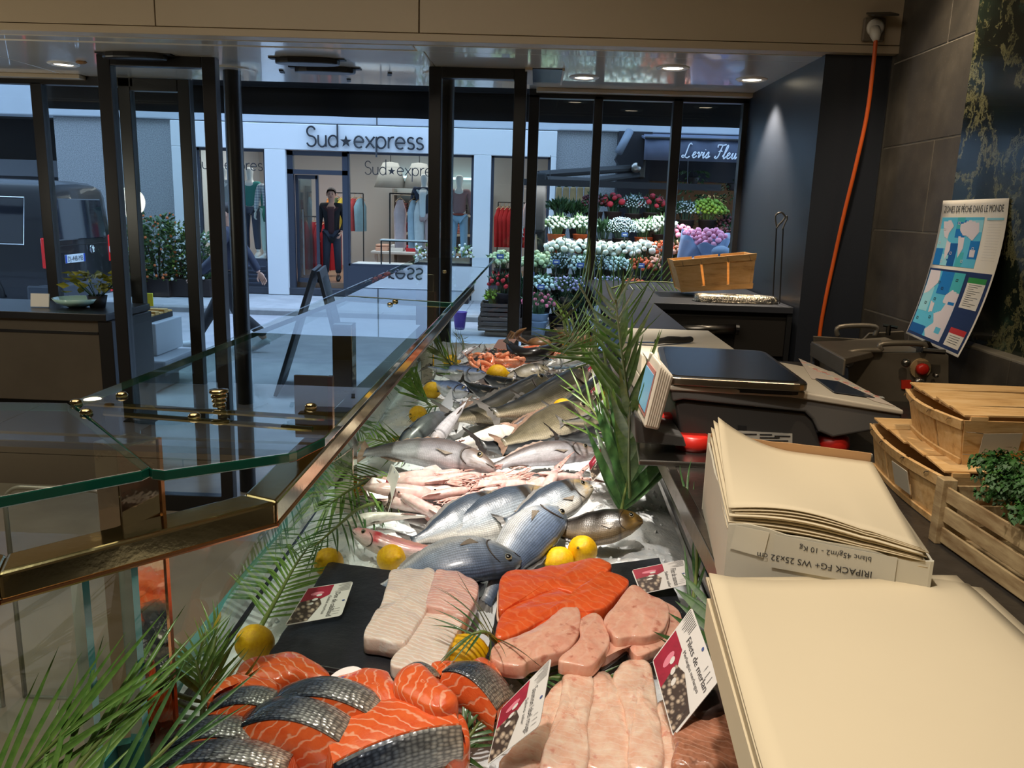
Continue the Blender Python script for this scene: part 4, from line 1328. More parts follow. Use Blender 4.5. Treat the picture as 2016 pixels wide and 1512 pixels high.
# handwriting strokes, x height 1
CU = {
    'L': (1.55, [[(1.25, 2.25), (1.0, 2.5), (.72, 2.2), (.62, 1.4), (.5, .5), (.2, .02), (-.1, .2), (.1, .42), (.5, .15), (.95, -.02), (1.35, .25)]]),
    'e': (.85, [[(0, .35), (.4, .55), (.6, .85), (.42, 1.02), (.2, .8), (.15, .35), (.38, .02), (.7, .15), (.9, .4)]]),
    'v': (.85, [[(0, .7), (.15, .98), (.3, .8), (.35, .05), (.65, .6), (.68, 1.0), (.9, .85)]]),
    'i': (.55, [[(0, .4), (.25, 1.0), (.2, .3), (.32, .0), (.6, .35)], [(.36, 1.42), (.4, 1.5)]]),
    's': (.8, [[(0, .25), (.4, 1.05), (.5, .7), (.5, .2), (.3, 0), (.1, .15), (.5, .08), (.85, .4)]]),
    'F': (1.3, [[(.2, 1.9), (.15, 2.3), (.6, 2.35), (1.1, 2.3), (1.6, 2.45)], [(1.0, 2.3), (.85, 1.5), (.7, .5), (.4, .02), (.05, .15), (.2, .4)], [(.5, 1.2), (.85, 1.3), (1.2, 1.25)]]),
    'l': (.6, [[(0, .35), (.45, 1.3), (.6, 2.1), (.45, 2.3), (.3, 1.7), (.22, .4), (.35, 0), (.65, .35)]]),
    'u': (1.0, [[(0, .5), (.2, 1.0), (.15, .3), (.3, 0), (.55, .2), (.72, 1.0), (.7, .3), (.82, .0), (1.05, .35)]]),
    'r': (.8, [[(0, .35), (.25, 1.1), (.35, .92), (.6, .9), (.5, .3), (.6, 0), (.85, .35)]]),
    ' ': (.75, [])}
lt = part('awning_lettering', MB().bx(1.9, 1.91, 14.19, 14.2, 2.5, 2.505), m_white, fl) if False else None
mb = MB()
q0 = PY(1338, 310, 14.17)
xx, h_ = q0.x + .04, .088
for ch in 'Levis Fleurs':
    w_, sts = CU[ch]
    for s_ in sts:
        mb.tube(crom([V((xx + (a + .22 * b_) * h_, 14.175, q0.z + .0 + b_ * h_ * 1.05)) for a, b_ in s_], 5), .0105, 5)
    xx += w_ * h_ * 1.12
part('awning_lettering', mb, M('letter_white', S(225, 230, 240), .6), fl)
# folding awning arms sticking out beside the florist
ar = thing('awning_arm', 'black folding awning arm sticking out over the flowers', 'awning', PY(1250, 335, 14.0))
A = lambda x, y, Y: PY(x, y, Y)
part('upper_arm', MB().tube([A(1258, 330, 14.6), A(1060, 344, 13.2)], .06, 8), m_blackm, ar)
part('lower_arm', MB().tube([A(1256, 344, 14.6), A(1160, 356, 13.6), A(1075, 353, 13.2)], .05, 8), m_blackm, ar)
part('elbow_joint', MB().lathe([(.075, -.05), (.09, 0), (.075, .05)], A(1252, 330, 14.4), 14, V((0, -1, 0))), m_steel, ar, True)
part('wall_bracket', MB().box(A(1262, 333, 14.9), (.12, .3, .32)), m_dsteel, ar, bevel=.02)
part('cassette_cover', MB().tube([A(1218, 300, 14.4), A(1240, 258, 14.6)], .07, 8), M('cover_grey', S(110, 120, 134), .6), ar, True)
part('rolled_fabric', MB().prism([A(1212, 312, 14.7), A(1238, 258, 14.7), A(1268, 262, 14.7), A(1266, 330, 14.7), A(1222, 330, 14.7)], (0, .3, 0)), M('fabric_black', S(34, 34, 40), .8), ar)
part('hanging_cover', MB().box(A(1060, 398, 13.2), (.22, .2, .9)), M('cover_black', S(36, 38, 42), .8, var=.3), ar, bevel=.03)
sb = thing('wall_shelf', 'narrow shelf of tan paper bags above the flower stand', 'shelf', A(1128, 400, 14.7))
part('board', MB().box(A(1126, 400, 14.6), (.62, .25, .03)), m_fac, sb)
for i in range(5):
    c_ = A(1100 + i * 14, 383, 14.6)
    t = thing('paper_bag', 'upright tan bag on the narrow shelf above the flowers, %s from the left' % ordn[i], 'bag', c_ - V((0, 0, .13)), 'tan bags on the narrow shelf')
    part('bag_body', MB().box(c_, (.115, .1, .25), None, taper=.85), M('tan_bag', S(150, 126, 84), .7, var=.3) if i == 0 else bpy.data.materials['tan_bag'], t, bevel=.02)
    part('top_fold', MB().ball(c_ + V((0, 0, .15)), (.035, .03, .05), 7, 4), m_leafs[0], t)
for i, (x, y, Y) in enumerate(((1365, 350, 15.2), (1440, 362, 15.6), (1400, 395, 16.2))):
    p = PY(x, y, Y)
    t = thing('hanging_plant', ['pale trailing plant hanging in the florist window, left one', 'green trailing plant hanging in the florist window, right one', 'green trailing plant low in the middle of the florist window'][i], 'plant', p, 'hanging plants in the florist window')
    part('pot', MB().lathe([(.07, -.12), (.11, .0), (.11, .01), (.09, .0)], p, 14), m_terra if i == 2 else m_buck, t, True)
    mb = MB()
    for j in range(150):
        a = rnd.random() * 6.28
        r_ = .12 + .16 * rnd.random()
        pp = p + V((r_ * math.cos(a), r_ * math.sin(a), .12 - rnd.random() ** 2 * .6))
        leaf_quad(mb, pp, V((math.cos(a), math.sin(a), -.6)), .09, .02)
    part('foliage', mb, [m_leafs[2], m_leafs[1], m_leafs[0]][i], t, kind='stuff')
    part('hanger', MB().tube([p, p + V((0, 0, .6))], .004), m_blackm, t)


# ---- shrubs standing in for the left door's glass reflection, others by the boutique
def shrub(p, R, H, lab, leafm, flower=None, n_l=500, pot=True, w=None):
    t = thing('potted_shrub', lab, 'shrub', p)
    mb = MB()
    w = w or R
    for i in range(n_l):
        a, h = rnd.random() * 6.28, rnd.random()
        rr = (rnd.random() ** .5) * (1 - .35 * abs(h - .45))
        q_ = V(p) + V((w * rr * math.cos(a), R * rr * math.sin(a), .25 + h * H))
        leaf_quad(mb, q_, V((math.cos(a), math.sin(a), rnd.uniform(-.3, 1))), rnd.uniform(.07, .15), .026, rnd.choice((0, 0, 1)))
    part('foliage', mb, leafm, t, kind='stuff')
    mb = MB()
    for i in range(7):
        a = i * .9
        mb.tube([V(p) + V((0, 0, .15)), V(p) + V((w * .5 * math.cos(a), R * .5 * math.sin(a), .25 + H * .6))], .012, 4)
    part('stems', mb, m_cr, t)
    if flower:
        mb = MB()
        for i in range(90):
            a, h = rnd.random() * 6.28, rnd.random()
            mb.ball(V(p) + V((w * .95 * math.cos(a), R * .95 * math.sin(a), .3 + h * H)), rnd.uniform(.015, .03), 6, 4)
        part('blossoms', mb, flower, t, kind='stuff')
    if pot: part('pot', MB().box(V(p) + V((0, 0, .16)), (w * 1.6, R * 1.6, .32)), m_buck, t, bevel=.02)
    return t


m_fw = M('shrub_white', S(226, 230, 224), .7)
m_fo = M('shrub_orange', S(206, 110, 60), .7)
for i, (x, y, Y) in enumerate(((262, 585, 14.4), (310, 588, 14.5), (352, 588, 14.6), (392, 588, 14.7))):  # added plants imitating foliage mirrored in the door glass
    p = P(x, y, -.075)
    p = V((PY(x, 500, Y).x, Y, -.072))
    shrub(p, .3, [.95, 1.15, 1.05, .85][i], ['leafy green shrub in a dark pot, leftmost of the row by the grey pier', 'tall leafy shrub with orange flowers on the far pavement in front of the grey pier', 'leafy shrub with white flowers on the far pavement, third from the left',
                                            'leafy white-flowering shrub in front of the left boutique window'][i], [m_leafs[2], m_leafs[1]] if i % 2 else [m_leafs[1], m_leafs[3]], [None, m_fo, m_fw, m_fw][i], 520, True, .34)
for i, (x, Y) in enumerate(((842, 14.9), (906, 14.9))):
    shrub(V((PY(x, 500, Y).x, Y, -.072)), .22, .75, ['small pale leafy shrub in front of the middle boutique window, left of the two', 'small pale leafy shrub in front of the middle boutique window, right of the two'][i], [m_leafs[3], m_leafs[2]], m_fw, 130)

sl = thing('strip_light', 'slim black strip lamp hanging over the flower stand', 'lamp', (1.25, 13.0, 2.04))  # added fixture that houses the flower stand fill light
part('housing', MB().bx(-.3, 2.8, 12.96, 13.04, 2.045, 2.085), m_blackm, sl, bevel=.005)
part('diffuser', MB().bx(-.28, 2.78, 12.975, 13.025, 2.038, 2.045), M('strip_diffuser', (1, .96, .9), .4, emit=6), sl)
part('shade', MB().bx(-.3, 2.8, 12.93, 12.945, 1.99, 2.085), m_blackm, sl)  # skirt added to hide the glowing diffuser from the camera
for x in (0.2, 2.3):
    part('hanger', MB().tube([(x, 13.0, 2.08), (x, 13.1, 2.45)], .006), m_blackm, sl)
# ================================================================= FISH COUNTER
BN = V((0, -.036, 1))
BP = V((0, 1.2, .87))


def bz(Y): return .87 + (Y - 1.2) * .036


def B(x, y, h=0): return PN(x, y, BP + V((0, 0, h)), BN)


SN = V((0, -.0135, 1))


def SHP(x, y, h=0): return PN(x, y, V((0, 1, 1.35 + h)), SN)


CT = 1.12
case = thing('fish_counter', 'refrigerated fish counter with brass rail, raised glass shelf and bed for crushed ice', 'counter', (-.1, 2.2, 0))
part('base_cabinet', MB().bx(-.62, .34, .3, 4.1, .06, .80), m_dsteel, case, bevel=.01)
part('lower_deck', MB().bx(-1.9, -.55, .45, 2.0, .70, .78), M('brown_deck', S(150, 136, 116), .4, .5, var=.3, vs=3), case, bevel=.01)
part('deck_front', MB().bx(-1.9, -.6, 1.95, 2.0, .05, .70), m_dsteel, case)
part('tray_bottom', MB().hexa([V(p) for p in ((-.56, .3, bz(.3) - .06), (.40, .3, bz(.3) - .06), (-.50, 4.12, bz(4.12) - .06), (.40, 4.12, bz(4.12) - .06), (-.56, .3, bz(.3) - .03), (.40, .3, bz(.3) - .03), (-.50, 4.12, bz(4.12) - .03), (.40, 4.12, bz(4.12) - .03))]), m_steel, case)
part('end_glass', MB().bx(-.5, .40, 4.12, 4.13, bz(4.12) - .06, bz(4.12) + .07), m_glass, case)
part('tray_kerb', MB().hexa([V(p) for p in ((-.575, .95, .85), (-.56, .95, .85), (-.51, 4.12, .95), (-.50, 4.12, .95), (-.575, .95, .895), (-.56, .95, .895), (-.51, 4.12, 1.0), (-.50, 4.12, 1.0))]), m_teal, case)
# rail
rz = lambda Y: 1.2 + (Y - 1.09) * .0135
A_ = V((-.35, 1.087, 1.2))
B_ = V((-.589, .841, 1.195))
F_ = V((-.292, 4.10, rz(4.1)))
w_, h_ = .056, .036
u1 = (A_ - F_).normalized()
nA = V((-1, .07, 0)).normalized()
n2 = V((-1, 1, 0)).normalized()
nB = V((-.05, 1, 0)).normalized()
mA = (nA + n2).normalized() * (w_ / math.cos(math.radians(22)))
mB_ = (n2 + nB).normalized() * (w_ / math.cos(math.radians(22)))
Z = V((0, 0, h_))


def railseg(a, b, ma, mb_):
    return MB().hexa([a, b, a + ma, b + mb_, a + Z, b + Z, a + ma + Z, b + mb_ + Z])


def seg_flip(m):  # keep normals outward
    return m


part('rail', railseg(A_, F_, mA, nA * w_), m_brass, case, bevel=.005, seg=3, label='long brass rail running along the fish bed')
part('rail', railseg(B_, A_, mB_, mA), m_brass, case, bevel=.005, seg=3, label='diagonal brass rail at the near corner')
C_ = V((-1.6, .80, 1.195))
part('rail', railseg(C_, B_, nB * w_, mB_), m_brass, case, bevel=.005, seg=3, label='brass rail leading off to the left')
for a, b in ((A_, F_), (B_, A_), (C_, B_)):
    part('copper_trim', MB().tube([a + V((0, 0, .001)), b + V((0, 0, .001))], .0032, 6), m_copper, case)
# slanted front panes below the rail
T = V((0, 0, -.004))
bA, bF, bB = V((-.545, 1.08, .86)), V((-.50, 4.1, .96)), V((-.79, .80, .80))


def pane(a, b, c, d, t=.006):
    n_ = (b - a).cross(d - a).normalized() * t
    return MB().hexa([a, b, d, c, a + n_, b + n_, d + n_, c + n_])


part('glass_pane', pane(bA, bF, F_ + nA * .03, A_ + mA * .5), m_glass, case)
part('glass_pane', pane(bB, bA, A_ + mA * .5, B_ + mB_ * .5), m_glass, case)
part('glass_pane', pane(V((-1.6, .74, .8)), bB, B_ + mB_ * .5, C_ + nB * .03), m_glass, case)
for (x, y0, x2, y2) in ((265, 1115, 276, 1512), (168, 1130, 186, 1512)):
    a = P(x, y0, 1.195) + V((-.02, .02, 0))
    part('glass_fin', MB().box((a.x, a.y, .98), (.008, .06, .44), (0, 0, .75)), m_teal, case)
# shelf glass: near, far and left sheets
def sheet(pts, t=.0125):
    q = [SHP(*p) for p in pts]
    return MB().prism(q, (0, 0, t), 0, 1)


part('shelf_pane', sheet([(140, 808), (300, 945), (325, 948), (570, 912), (585, 908), (640, 880), (889, 606), (682, 592)]), [m_shelf, m_edge], case, bevel=.0015, label='near glass shelf sheet with green cut edges')
part('shelf_pane', sheet([(684, 590), (891, 604), (975, 512), (838, 513)]), [m_shelf, m_edge], case, bevel=.0015, label='far glass shelf sheet')
part('shelf_pane', sheet([(134, 810), (-20, 808), (-300, 806), (-420, 1060), (0, 1002), (280, 948), (296, 940)]), [m_shelf, m_edge], case, bevel=.0015, label='left glass shelf sheet with a thick green front edge')
q1, q2 = SHP(337, 768, -.05), SHP(835, 520, -.05)
part('inner_glass', MB().hexa([q1, q1 + V((.006, 0, 0)), q2, q2 + V((.006, 0, 0)), q1 + V((0, 0, .048)), q1 + V((.006, 0, .048)), q2 + V((0, 0, .048)), q2 + V((.006, 0, .048))]), [m_glass], case)
for a, b in (((155, 793), (640, 824)), ((205, 813), (615, 845)), ((684, 591), (890, 605))):
    p, q = SHP(*a, -.012), SHP(*b, -.012)
    part('brass_strip', MB().tube([p, q], .004, 6), m_brass, case)
scr = [(612, 802), (240, 780), (170, 814), (383, 822), (768, 600), (778, 594), (875, 535), (150, 795)]
for x, y in scr:
    p = SHP(x, y, .0125)
    part('screw', MB().lathe([(.008, 0), (.0085, .003), (.006, .006), (.002, .007)], p, 14), m_brass, case, True)
p = SHP(432, 800, .0125)
part('screw_stack', MB().lathe([(.009, 0), (.009, .004), (.006, .005), (.010, .007), (.010, .010), (.007, .011), (.011, .013), (.011, .017), (.008, .018), (.013, .020), (.013, .024), (.004, .025)], p, 16), m_brass, case, True)
# brackets between rail and shelf
m_bbr = M('bracket_brass', S(140, 112, 74), .3, .9)
for Yb in (1.40, 2.72, 3.9):
    x1 = A_.x + (F_.x - A_.x) * (Yb - A_.y) / (F_.y - A_.y)
    z0, z1 = rz(Yb) + h_, 1.35 + (Yb - 1) * .0135 - .003
    f = part('bracket', MB().bx(x1 - .068, x1 - .006, Yb - .004, Yb + .004, z0, z1), m_bbr, case, bevel=.001)
    sub('copper_edge', MB().bx(x1 - .008, x1, Yb - .007, Yb + .007, z0, z1), m_copper, f)
for x, y in ((-.455, 1.97), (-.42, 3.3)):
    part('mirror_post', MB().bx(x - .024, x + .024, y - .024, y + .024, .84, 1.35 + (y - 1) * .0135), m_mirror, case, bevel=.002)
c = (A_ + B_) / 2 + n2 * .075
f = part('mirror_post', MB().box((c.x, c.y, 1.06), (.05, .06, .56), (0, 0, math.radians(-30))), m_mirror, case, bevel=.002)
sub('copper_edge', MB().box((c.x + .0255 * .866 + .0305 * .5, c.y - .0255 * .5 + .0305 * .866, 1.06), (.005, .005, .56), (0, 0, math.radians(-30))), m_copper, f)
a, b = B(235, 1512), B(322, 1420)
part('glass_divider', MB().hexa([V((a.x, a.y, .84)), V((a.x + .008, a.y, .84)), V((b.x, b.y, .84)), V((b.x + .008, b.y, .84)), V((a.x, a.y, .92)), V((a.x + .008, a.y, .92)), V((b.x, b.y, .92)), V((b.x + .008, b.y, .92))]), m_teal, case, bevel=.003)
# slanted steel channel between ice and worktop
part('channel_wall', MB().hexa([V(p) for p in ((.385, .3, .83), (.41, .3, .83), (.385, 4.1, .93), (.41, 4.1, .93), (.325, .3, CT - .03), (.345, .3, CT - .03), (.325, 4.1, CT - .03), (.345, 4.1, CT - .03))]), m_dsteel, case)
for x, z in ((.372, .90), (.352, .985), (.334, 1.06)):
    part('channel_rail', MB().box((x, 2.2, z + .02), (.012, 3.8, .014), (.026 * (1 if z < 1 else .3), .4, 0)), m_steel, case, bevel=.002)

# ---- ice
def ice_h(x, y):
    v = .5 * noise.fractal(V((x * 7, y * 7, 0)), 1, 2, 3) + .25 * noise.noise(V((x * 24, y * 24, 2))) + .14 * noise.noise(V((x * 60, y * 60, 5)))
    e = min(1, max(0, (x + .535) / .09)) * min(1, max(0, (.385 - x) / .07))
    return bz(y) - .028 + (.024 + .028 * v) * e


m_ice = N('crushed_ice')
c = m_ice.coords('Object')
m_ice.l(m_ice.ramp(m_ice.noise(c, 40, 3, .6), [(.3, S(250, 252, 254)), (.7, S(226, 234, 240))]), m_ice.b.inputs['Base Color'])
m_ice.set(rough=.3, spec=.4)
m_ice.bump(m_ice.noise(c, 130, 4, .7), .8, .003)
m_ice = m_ice.m
ice = MB().grid(lambda u, v: (lambda x, y: V((x, y, ice_h(x, y))))(-.535 + .92 * u, .55 + 3.56 * v), 120, 420)
single('ice_bed', ice, m_ice, 'bed of crushed white ice under the fish', 'ice', kind='stuff', smooth=True)
rr = random.Random(11)
ch = MB()
for i in range(3000):
    x, y = rr.uniform(-.5, .36), .6 + 3.4 * rr.random() ** 1.4
    s_ = rr.uniform(.003, .007)
    ch.ball((x, y, ice_h(x, y) + s_ * .3), (s_, s_ * rr.uniform(.5, 1), s_ * rr.uniform(.4, .8)), 5, 3, 0, (rr.random() * 3, rr.random() * 3, 0))
single('ice_chips', ch, m_ice, 'loose ice chips scattered over the crushed ice bed', 'ice', kind='stuff')

# ================================================================= WORKTOPS
sc = thing('service_counter', 'dark stone service worktop on the right side of the fish bed', 'counter', (.85, 1.4, 0))
m_stone = N('dark_worktop')
c = m_stone.coords('Object')
m_stone.l(m_stone.ramp(m_stone.noise(c, 14, 8, .7), [(.35, S(58, 54, 50)), (.7, S(38, 36, 34))]), m_stone.b.inputs['Base Color'])
m_stone.set(rough=.3)
m_stone.bump(m_stone.noise(c, 90, 3), .08)
m_stone = m_stone.m
part('worktop', MB().bx(.622, 1.395, 2.27, 3.05, CT - .03, CT)
     .bx(.315, 1.395, .15, 2.269, CT - .03, CT), m_stone, sc, bevel=.004)
part('steel_edge', MB().bx(.296, .316, .15, 4.5, CT - .035, CT + .003), m_steel, sc, bevel=.002)
part('cabinet', MB().bx(.42, 1.395, .2, 2.26, .05, CT - .03).bx(.64, 1.395, 2.26, 3.0, .05, CT - .03), m_black, sc)
bc = thing('black_counter', 'black L-shaped worktop with a drawer below the window at the far right', 'counter', (.8, 4.2, 0))
m_btop = M('black_laminate', S(58, 60, 66), .5, 0, .25, var=.15, vs=2)
ZC = 1.25
part('worktop', MB().bx(.315, .545, 2.88, 3.715, ZC - .03, ZC), m_btop, bc, bevel=.003)
part('worktop', MB().bx(.315, 1.172, 3.717, 4.86, ZC - .03, ZC), m_btop, bc, bevel=.003)
part('cabinet', MB().bx(.46, 1.165, 3.75, 4.86, .05, ZC - .03), m_black, bc, bevel=.003)
part('cabinet', MB().bx(.46, .53, 2.9, 3.75, .05, ZC - .03), m_black, bc)
d = part('drawer', MB().bx(.56, 1.15, 3.735, 3.75, 1.02, ZC - .05), M('drawer_black', S(46, 43, 40), .4), bc, bevel=.003)
q0, q1 = PY(1337, 648, 3.70), PY(1447, 648, 3.70)
sub('handle', MB().tube([V((q0.x, 3.70, q0.z)), V((q1.x, 3.70, q1.z))], .023, 14), m_steel, d, smooth=True)
sub('handle_end', MB().lathe([(.025, 0), (.025, .015)], (q1.x, 3.70, q1.z), 14, V((1, 0, 0))), m_black, d)
part('lower_drawer', MB().bx(.56, 1.15, 3.737, 3.75, .7, 1.0), bpy.data.materials['drawer_black'], bc, bevel=.003)
part('edge_seal', MB().bx(1.15, 1.172, 3.725, 3.75, .5, ZC - .03), m_blackm, bc)
m_board = M('white_board', S(226, 216, 194), .5, var=.06, vs=6, bump=.04)
single('cutting_board', MB().bx(.318, .62, 2.33, 2.875, 1.187, ZC), m_board, 'thick white cutting board under the knife, upper one of the two', 'board', 'white cutting boards', bevel=.004)
part('board_rest', MB().bx(.318, .62, 2.285, 2.875, CT - .03, CT), m_stone, sc)
single('cutting_board', MB().bx(.318, .62, 2.285, 2.87, CT, 1.185), m_board, 'thick white cutting board behind the scale, lower one of the two', 'board', 'white cutting boards', bevel=.004)
kn = thing('knife', 'black handled knife lying across the far end of the cutting board', 'knife', P(1330, 672, ZC))
a, b, c = P(1292, 673, ZC + .012), P(1362, 668, ZC + .012), P(1222, 676, ZC + .004)
part('handle', MB().tube(crom([a, a.lerp(b, .3) + V((0, 0, .004)), a.lerp(b, .7), b], 4), [.009] * 4 + [.011] * 4 + [.010] * 4 + [.008], 8), m_blackm, kn, True)
part('blade', MB().prism([a + V((0, -.012, -.004)), a + V((0, .014, -.004)), c.lerp(a, .3) + V((0, .016, 0)), c], (0, 0, .002)), m_steel, kn)

# left black cabinet by the window
lc = thing('black_cabinet', 'black and grey display cabinet by the left window', 'cabinet', (-3.4, 4.6, 0))
part('body', MB().bx(-4.8, -2.36, 4.40, 4.85, .52, .98), M('cabinet_grey', S(120, 110, 96), .28, .5, var=.2, vs=2), lc, bevel=.005)
part('top', MB().bx(-4.8, -2.30, 4.36, 4.88, .98, 1.02), m_black, lc, bevel=.004)
part('end_panel', MB().bx(-2.36, -2.28, 4.38, 4.85, .30, .98), m_black, lc, bevel=.004)
part('trim_line', MB().bx(-4.8, -2.37, 4.394, 4.40, .90, .915), m_black, lc)
part('plinth', MB().bx(-4.8, -2.42, 4.46, 4.85, 0, .52), m_blackm, lc)
bw = PY(152, 592, 4.6)
gb = single('glass_bowl', MB().lathe([(.04, 0), (.11, .03), (.13, .055), (.123, .055), (.1, .032), (.03, .012)], (bw.x, 4.6, 1.02), 24), M('pale_green_glass', S(190, 232, 220), .1, 0, .6, coat=.5), 'pale green glass bowl on the black cabinet by the left window', 'bowl', smooth=True)
wc = PY(78, 580, 4.55)
single('white_card', MB().box((wc.x, 4.55, 1.06), (.1, .01, .075), (-.2, 0, .1)), m_white, 'small white card standing on the black cabinet by the left window', 'card', bevel=.001)
yp = PY(190, 570, 4.62)
t = thing('potted_plant', 'yellow-green leafy plant on the end of the black cabinet', 'plant', (yp.x, 4.62, 1.02))
part('pot', MB().lathe([(.04, 0), (.055, .07), (.05, .07), (.03, .03)], (yp.x, 4.62, 1.02), 14), m_blackm, t, True)
lv = MB()
for i in range(70):
    a = rnd.random() * 6.28
    r_ = .12 * rnd.random() ** .5
    leaf_quad(lv, V((yp.x + r_ * math.cos(a) - .02, 4.62 + r_ * math.sin(a), 1.12 + rnd.random() * .1)), V((math.cos(a), math.sin(a), .1)), .07, .018)
part('foliage', lv, M('yellow_leaf', S(150, 150, 40), .6, var=.3), t, kind='stuff')
sm = MB()
for i in range(12):
    a = i * .6
    sm.tube([(yp.x, 4.62, 1.06), (yp.x + .1 * math.cos(a), 4.62 + .1 * math.sin(a), 1.16)], .003, 4)
part('stems', sm, m_leafs[0], t)
# clear acrylic holders seen through the left glass
for i, (x, y) in enumerate(((-.98, 1.25), (-.78, 1.28))):
    n_ = 8
    sh = [V((x - .09, y, .78)), V((x + .09, y, .78)), V((x + .09, y, 1.14))] + [V((x + .06 + .03 * math.cos(a), y, 1.14 + .03 * math.sin(a))) for a in [j * PI / 12 for j in range(1, 7)]] + [V((x - .06 + .03 * math.cos(a), y, 1.14 + .03 * math.sin(a))) for a in [PI / 2 + j * PI / 12 for j in range(0, 7)]]
    t = thing('acrylic_holder', ['clear acrylic holder with rounded corners under the left glass shelf, left of two', 'clear acrylic holder with rounded corners under the left glass shelf, right of two'][i], 'holder', (x, y, .78), 'clear acrylic holders')
    part('front', MB().prism(sh, (0, -.006, 0)), m_glass, t)
    part('rim', MB().tube(sh + [sh[0]], .004, 6), M('acrylic_edge', S(150, 146, 134), .15, .3) if i == 0 else bpy.data.materials['acrylic_edge'], t, True)
    part('foot', MB().bx(x - .09, x + .09, y - .1, y, .78, .786), m_glass, t)
# ================================================================= SCALE
s_ = thing('weighing_scale', 'grey shop weighing scale with a steel pan, sloping keyboard and tilted customer display', 'scale', (.62, 2.0, CT))
m_sg = M('scale_grey', S(104, 102, 99), .45)
m_sg2 = M('scale_dark_grey', S(72, 70, 68), .4, .2)
m_sw = M('scale_cream', S(206, 196, 178), .45)
Y0 = 1.80
E_ = lambda pts, Y=Y0: [PY(x, y, Y) for x, y in pts]
part('base', MB().prism(E_([(1328, 792), (1350, 788), (1585, 812), (1602, 826), (1622, 893), (1345, 893)], 1.80), (0, .40, 0)), m_sg2, s_, bevel=.008, seg=3)
part('housing', MB().prism(E_([(1318, 762), (1558, 778), (1778, 816), (1770, 840), (1640, 862), (1612, 850), (1600, 826), (1585, 812), (1345, 787), (1324, 792)], 1.79), (0, .43, 0)), m_sg, s_, bevel=.006, seg=3)
part('top_frame', MB().prism(E_([(1313, 758), (1575, 771), (1780, 808), (1779, 818), (1558, 783), (1317, 769)], 1.785), (0, .44, 0)), m_sw, s_, bevel=.004, seg=3)
pz = 1.296
pc = [P(1308, 742, pz), P(1597, 757, pz), P(1505, 690, pz), P(1294, 680, pz)]


def rrect(c4, r, n=5):
    out = []
    for i in range(4):
        a, b, c = c4[i - 1], c4[i], c4[(i + 1) % 4]
        d1, d2 = (a - b).normalized() * r, (c - b).normalized() * r
        for j in range(n + 1):
            t = j / n
            out.append((b + d1) * (1 - t) ** 2 + b * 2 * t * (1 - t) + (b + d2) * t * t)
    return out


def inset(poly, d):
    c = sum(poly, V((0, 0, 0))) / len(poly)
    return [p + (c - p).normalized() * d for p in poly]


po = rrect(pc, .035)
m_pan = M('pan_steel', S(110, 108, 104), .24, 1, var=.3, vs=3)
part('pan', MB().prism([p - V((0, 0, .018)) for p in po], (0, 0, .018)), M('pan_rim', S(150, 140, 124), .28, 1), s_, bevel=.004, seg=3)
po2 = inset(po, .022)
part('pan_recess', MB().prism([p for p in po2], (0, 0, .0015)), m_pan, s_)
part('pan_seat', MB().prism([p - V((0, 0, .03)) for p in inset(po, .02)], (0, 0, .013)), m_blackm, s_)
# keyboard and screen on the sloping console, projected on its plane
a, b, c = PY(1575, 771, 1.785), PY(1780, 808, 1.785), PY(1575, 771, 1.785) + V((0, .44, 0))
kn_ = (b - a).cross(c - a).normalized()
K = lambda x, y, h=.001: PN(x, y, a + kn_ * h, kn_)
part('keyboard', MB().prism([K(1572, 706), K(1640, 735), K(1762, 800), K(1722, 790), K(1640, 752), K(1598, 746)], kn_ * .001), M('keyboard_film', S(210, 196, 182), .5), s_)
rk = random.Random(5)
kc = [S(220, 176, 166), S(196, 200, 196), S(226, 214, 190), S(210, 150, 140)]
for i in range(30):
    u, v = (i % 6) / 6, (i // 6) / 5
    p0 = V((1574, 710, 0)).lerp(V((1746, 794, 0)), v * .95 + .02)
    x, y = p0.x + 46 * u * (1 - v * .55) + 2, p0.y + u * 26 * (1 - v)
    q = K(x + 3, y + 2, .003)
    part('key', MB().box(q, (.012, .012, .002), kn_.to_track_quat('Z', 'Y').to_matrix()), M('key_%d' % i, kc[i % 4], .5) if i < 4 else bpy.data.materials['key_%d' % (i % 4)], s_)
part('screen', MB().prism([K(1605, 746, .002), K(1650, 752, .002), K(1722, 784, .002), K(1642, 773, .002)], kn_ * .002), M('dark_screen', S(44, 54, 70), .08, 0, .8), s_)
# display head
head = E_([(1299, 714), (1327, 741), (1297, 848), (1267, 842)], 1.70)
part('display_head', MB().prism(head, (0, .155, 0)), m_sw, s_, bevel=.006, seg=3)
A0, E0 = head[0], head[3]
fn_ = (E0 - A0).cross(V((0, 1, 0))).normalized()
if fn_.x > 0: fn_ = -fn_
fp_ = lambda u, v, h=.002: A0.lerp(E0, v) + V((0, .155 * u, 0)) + fn_ * h
part('display_screen', MB().prism([fp_(.12, .22), fp_(.88, .22), fp_(.88, .8), fp_(.12, .8)], fn_ * .001), M('lcd_blue', S(110, 160, 190), .2, emit=.25), s_)
part('screen_border', MB().prism([fp_(.08, .15, .0008), fp_(.92, .15, .0008), fp_(.92, .86, .0008), fp_(.08, .86, .0008)], fn_ * .001), M('red_border', S(180, 120, 110), .5), s_)
for i in range(6):
    t0 = .12 + i * .14
    q = head[0].lerp(head[1], t0), head[3].lerp(head[2], t0)
    part('ridge', MB().tube([q[0].lerp(q[1], .05) - V((0, .001, 0)), q[0].lerp(q[1], .95) - V((0, .001, 0))], .0018, 5), m_sw, s_)
part('display_foot', MB().prism(E_([(1248, 818), (1300, 850), (1345, 858), (1352, 880), (1252, 872)], 1.74), (0, .15, 0)), m_sg2, s_, bevel=.004)
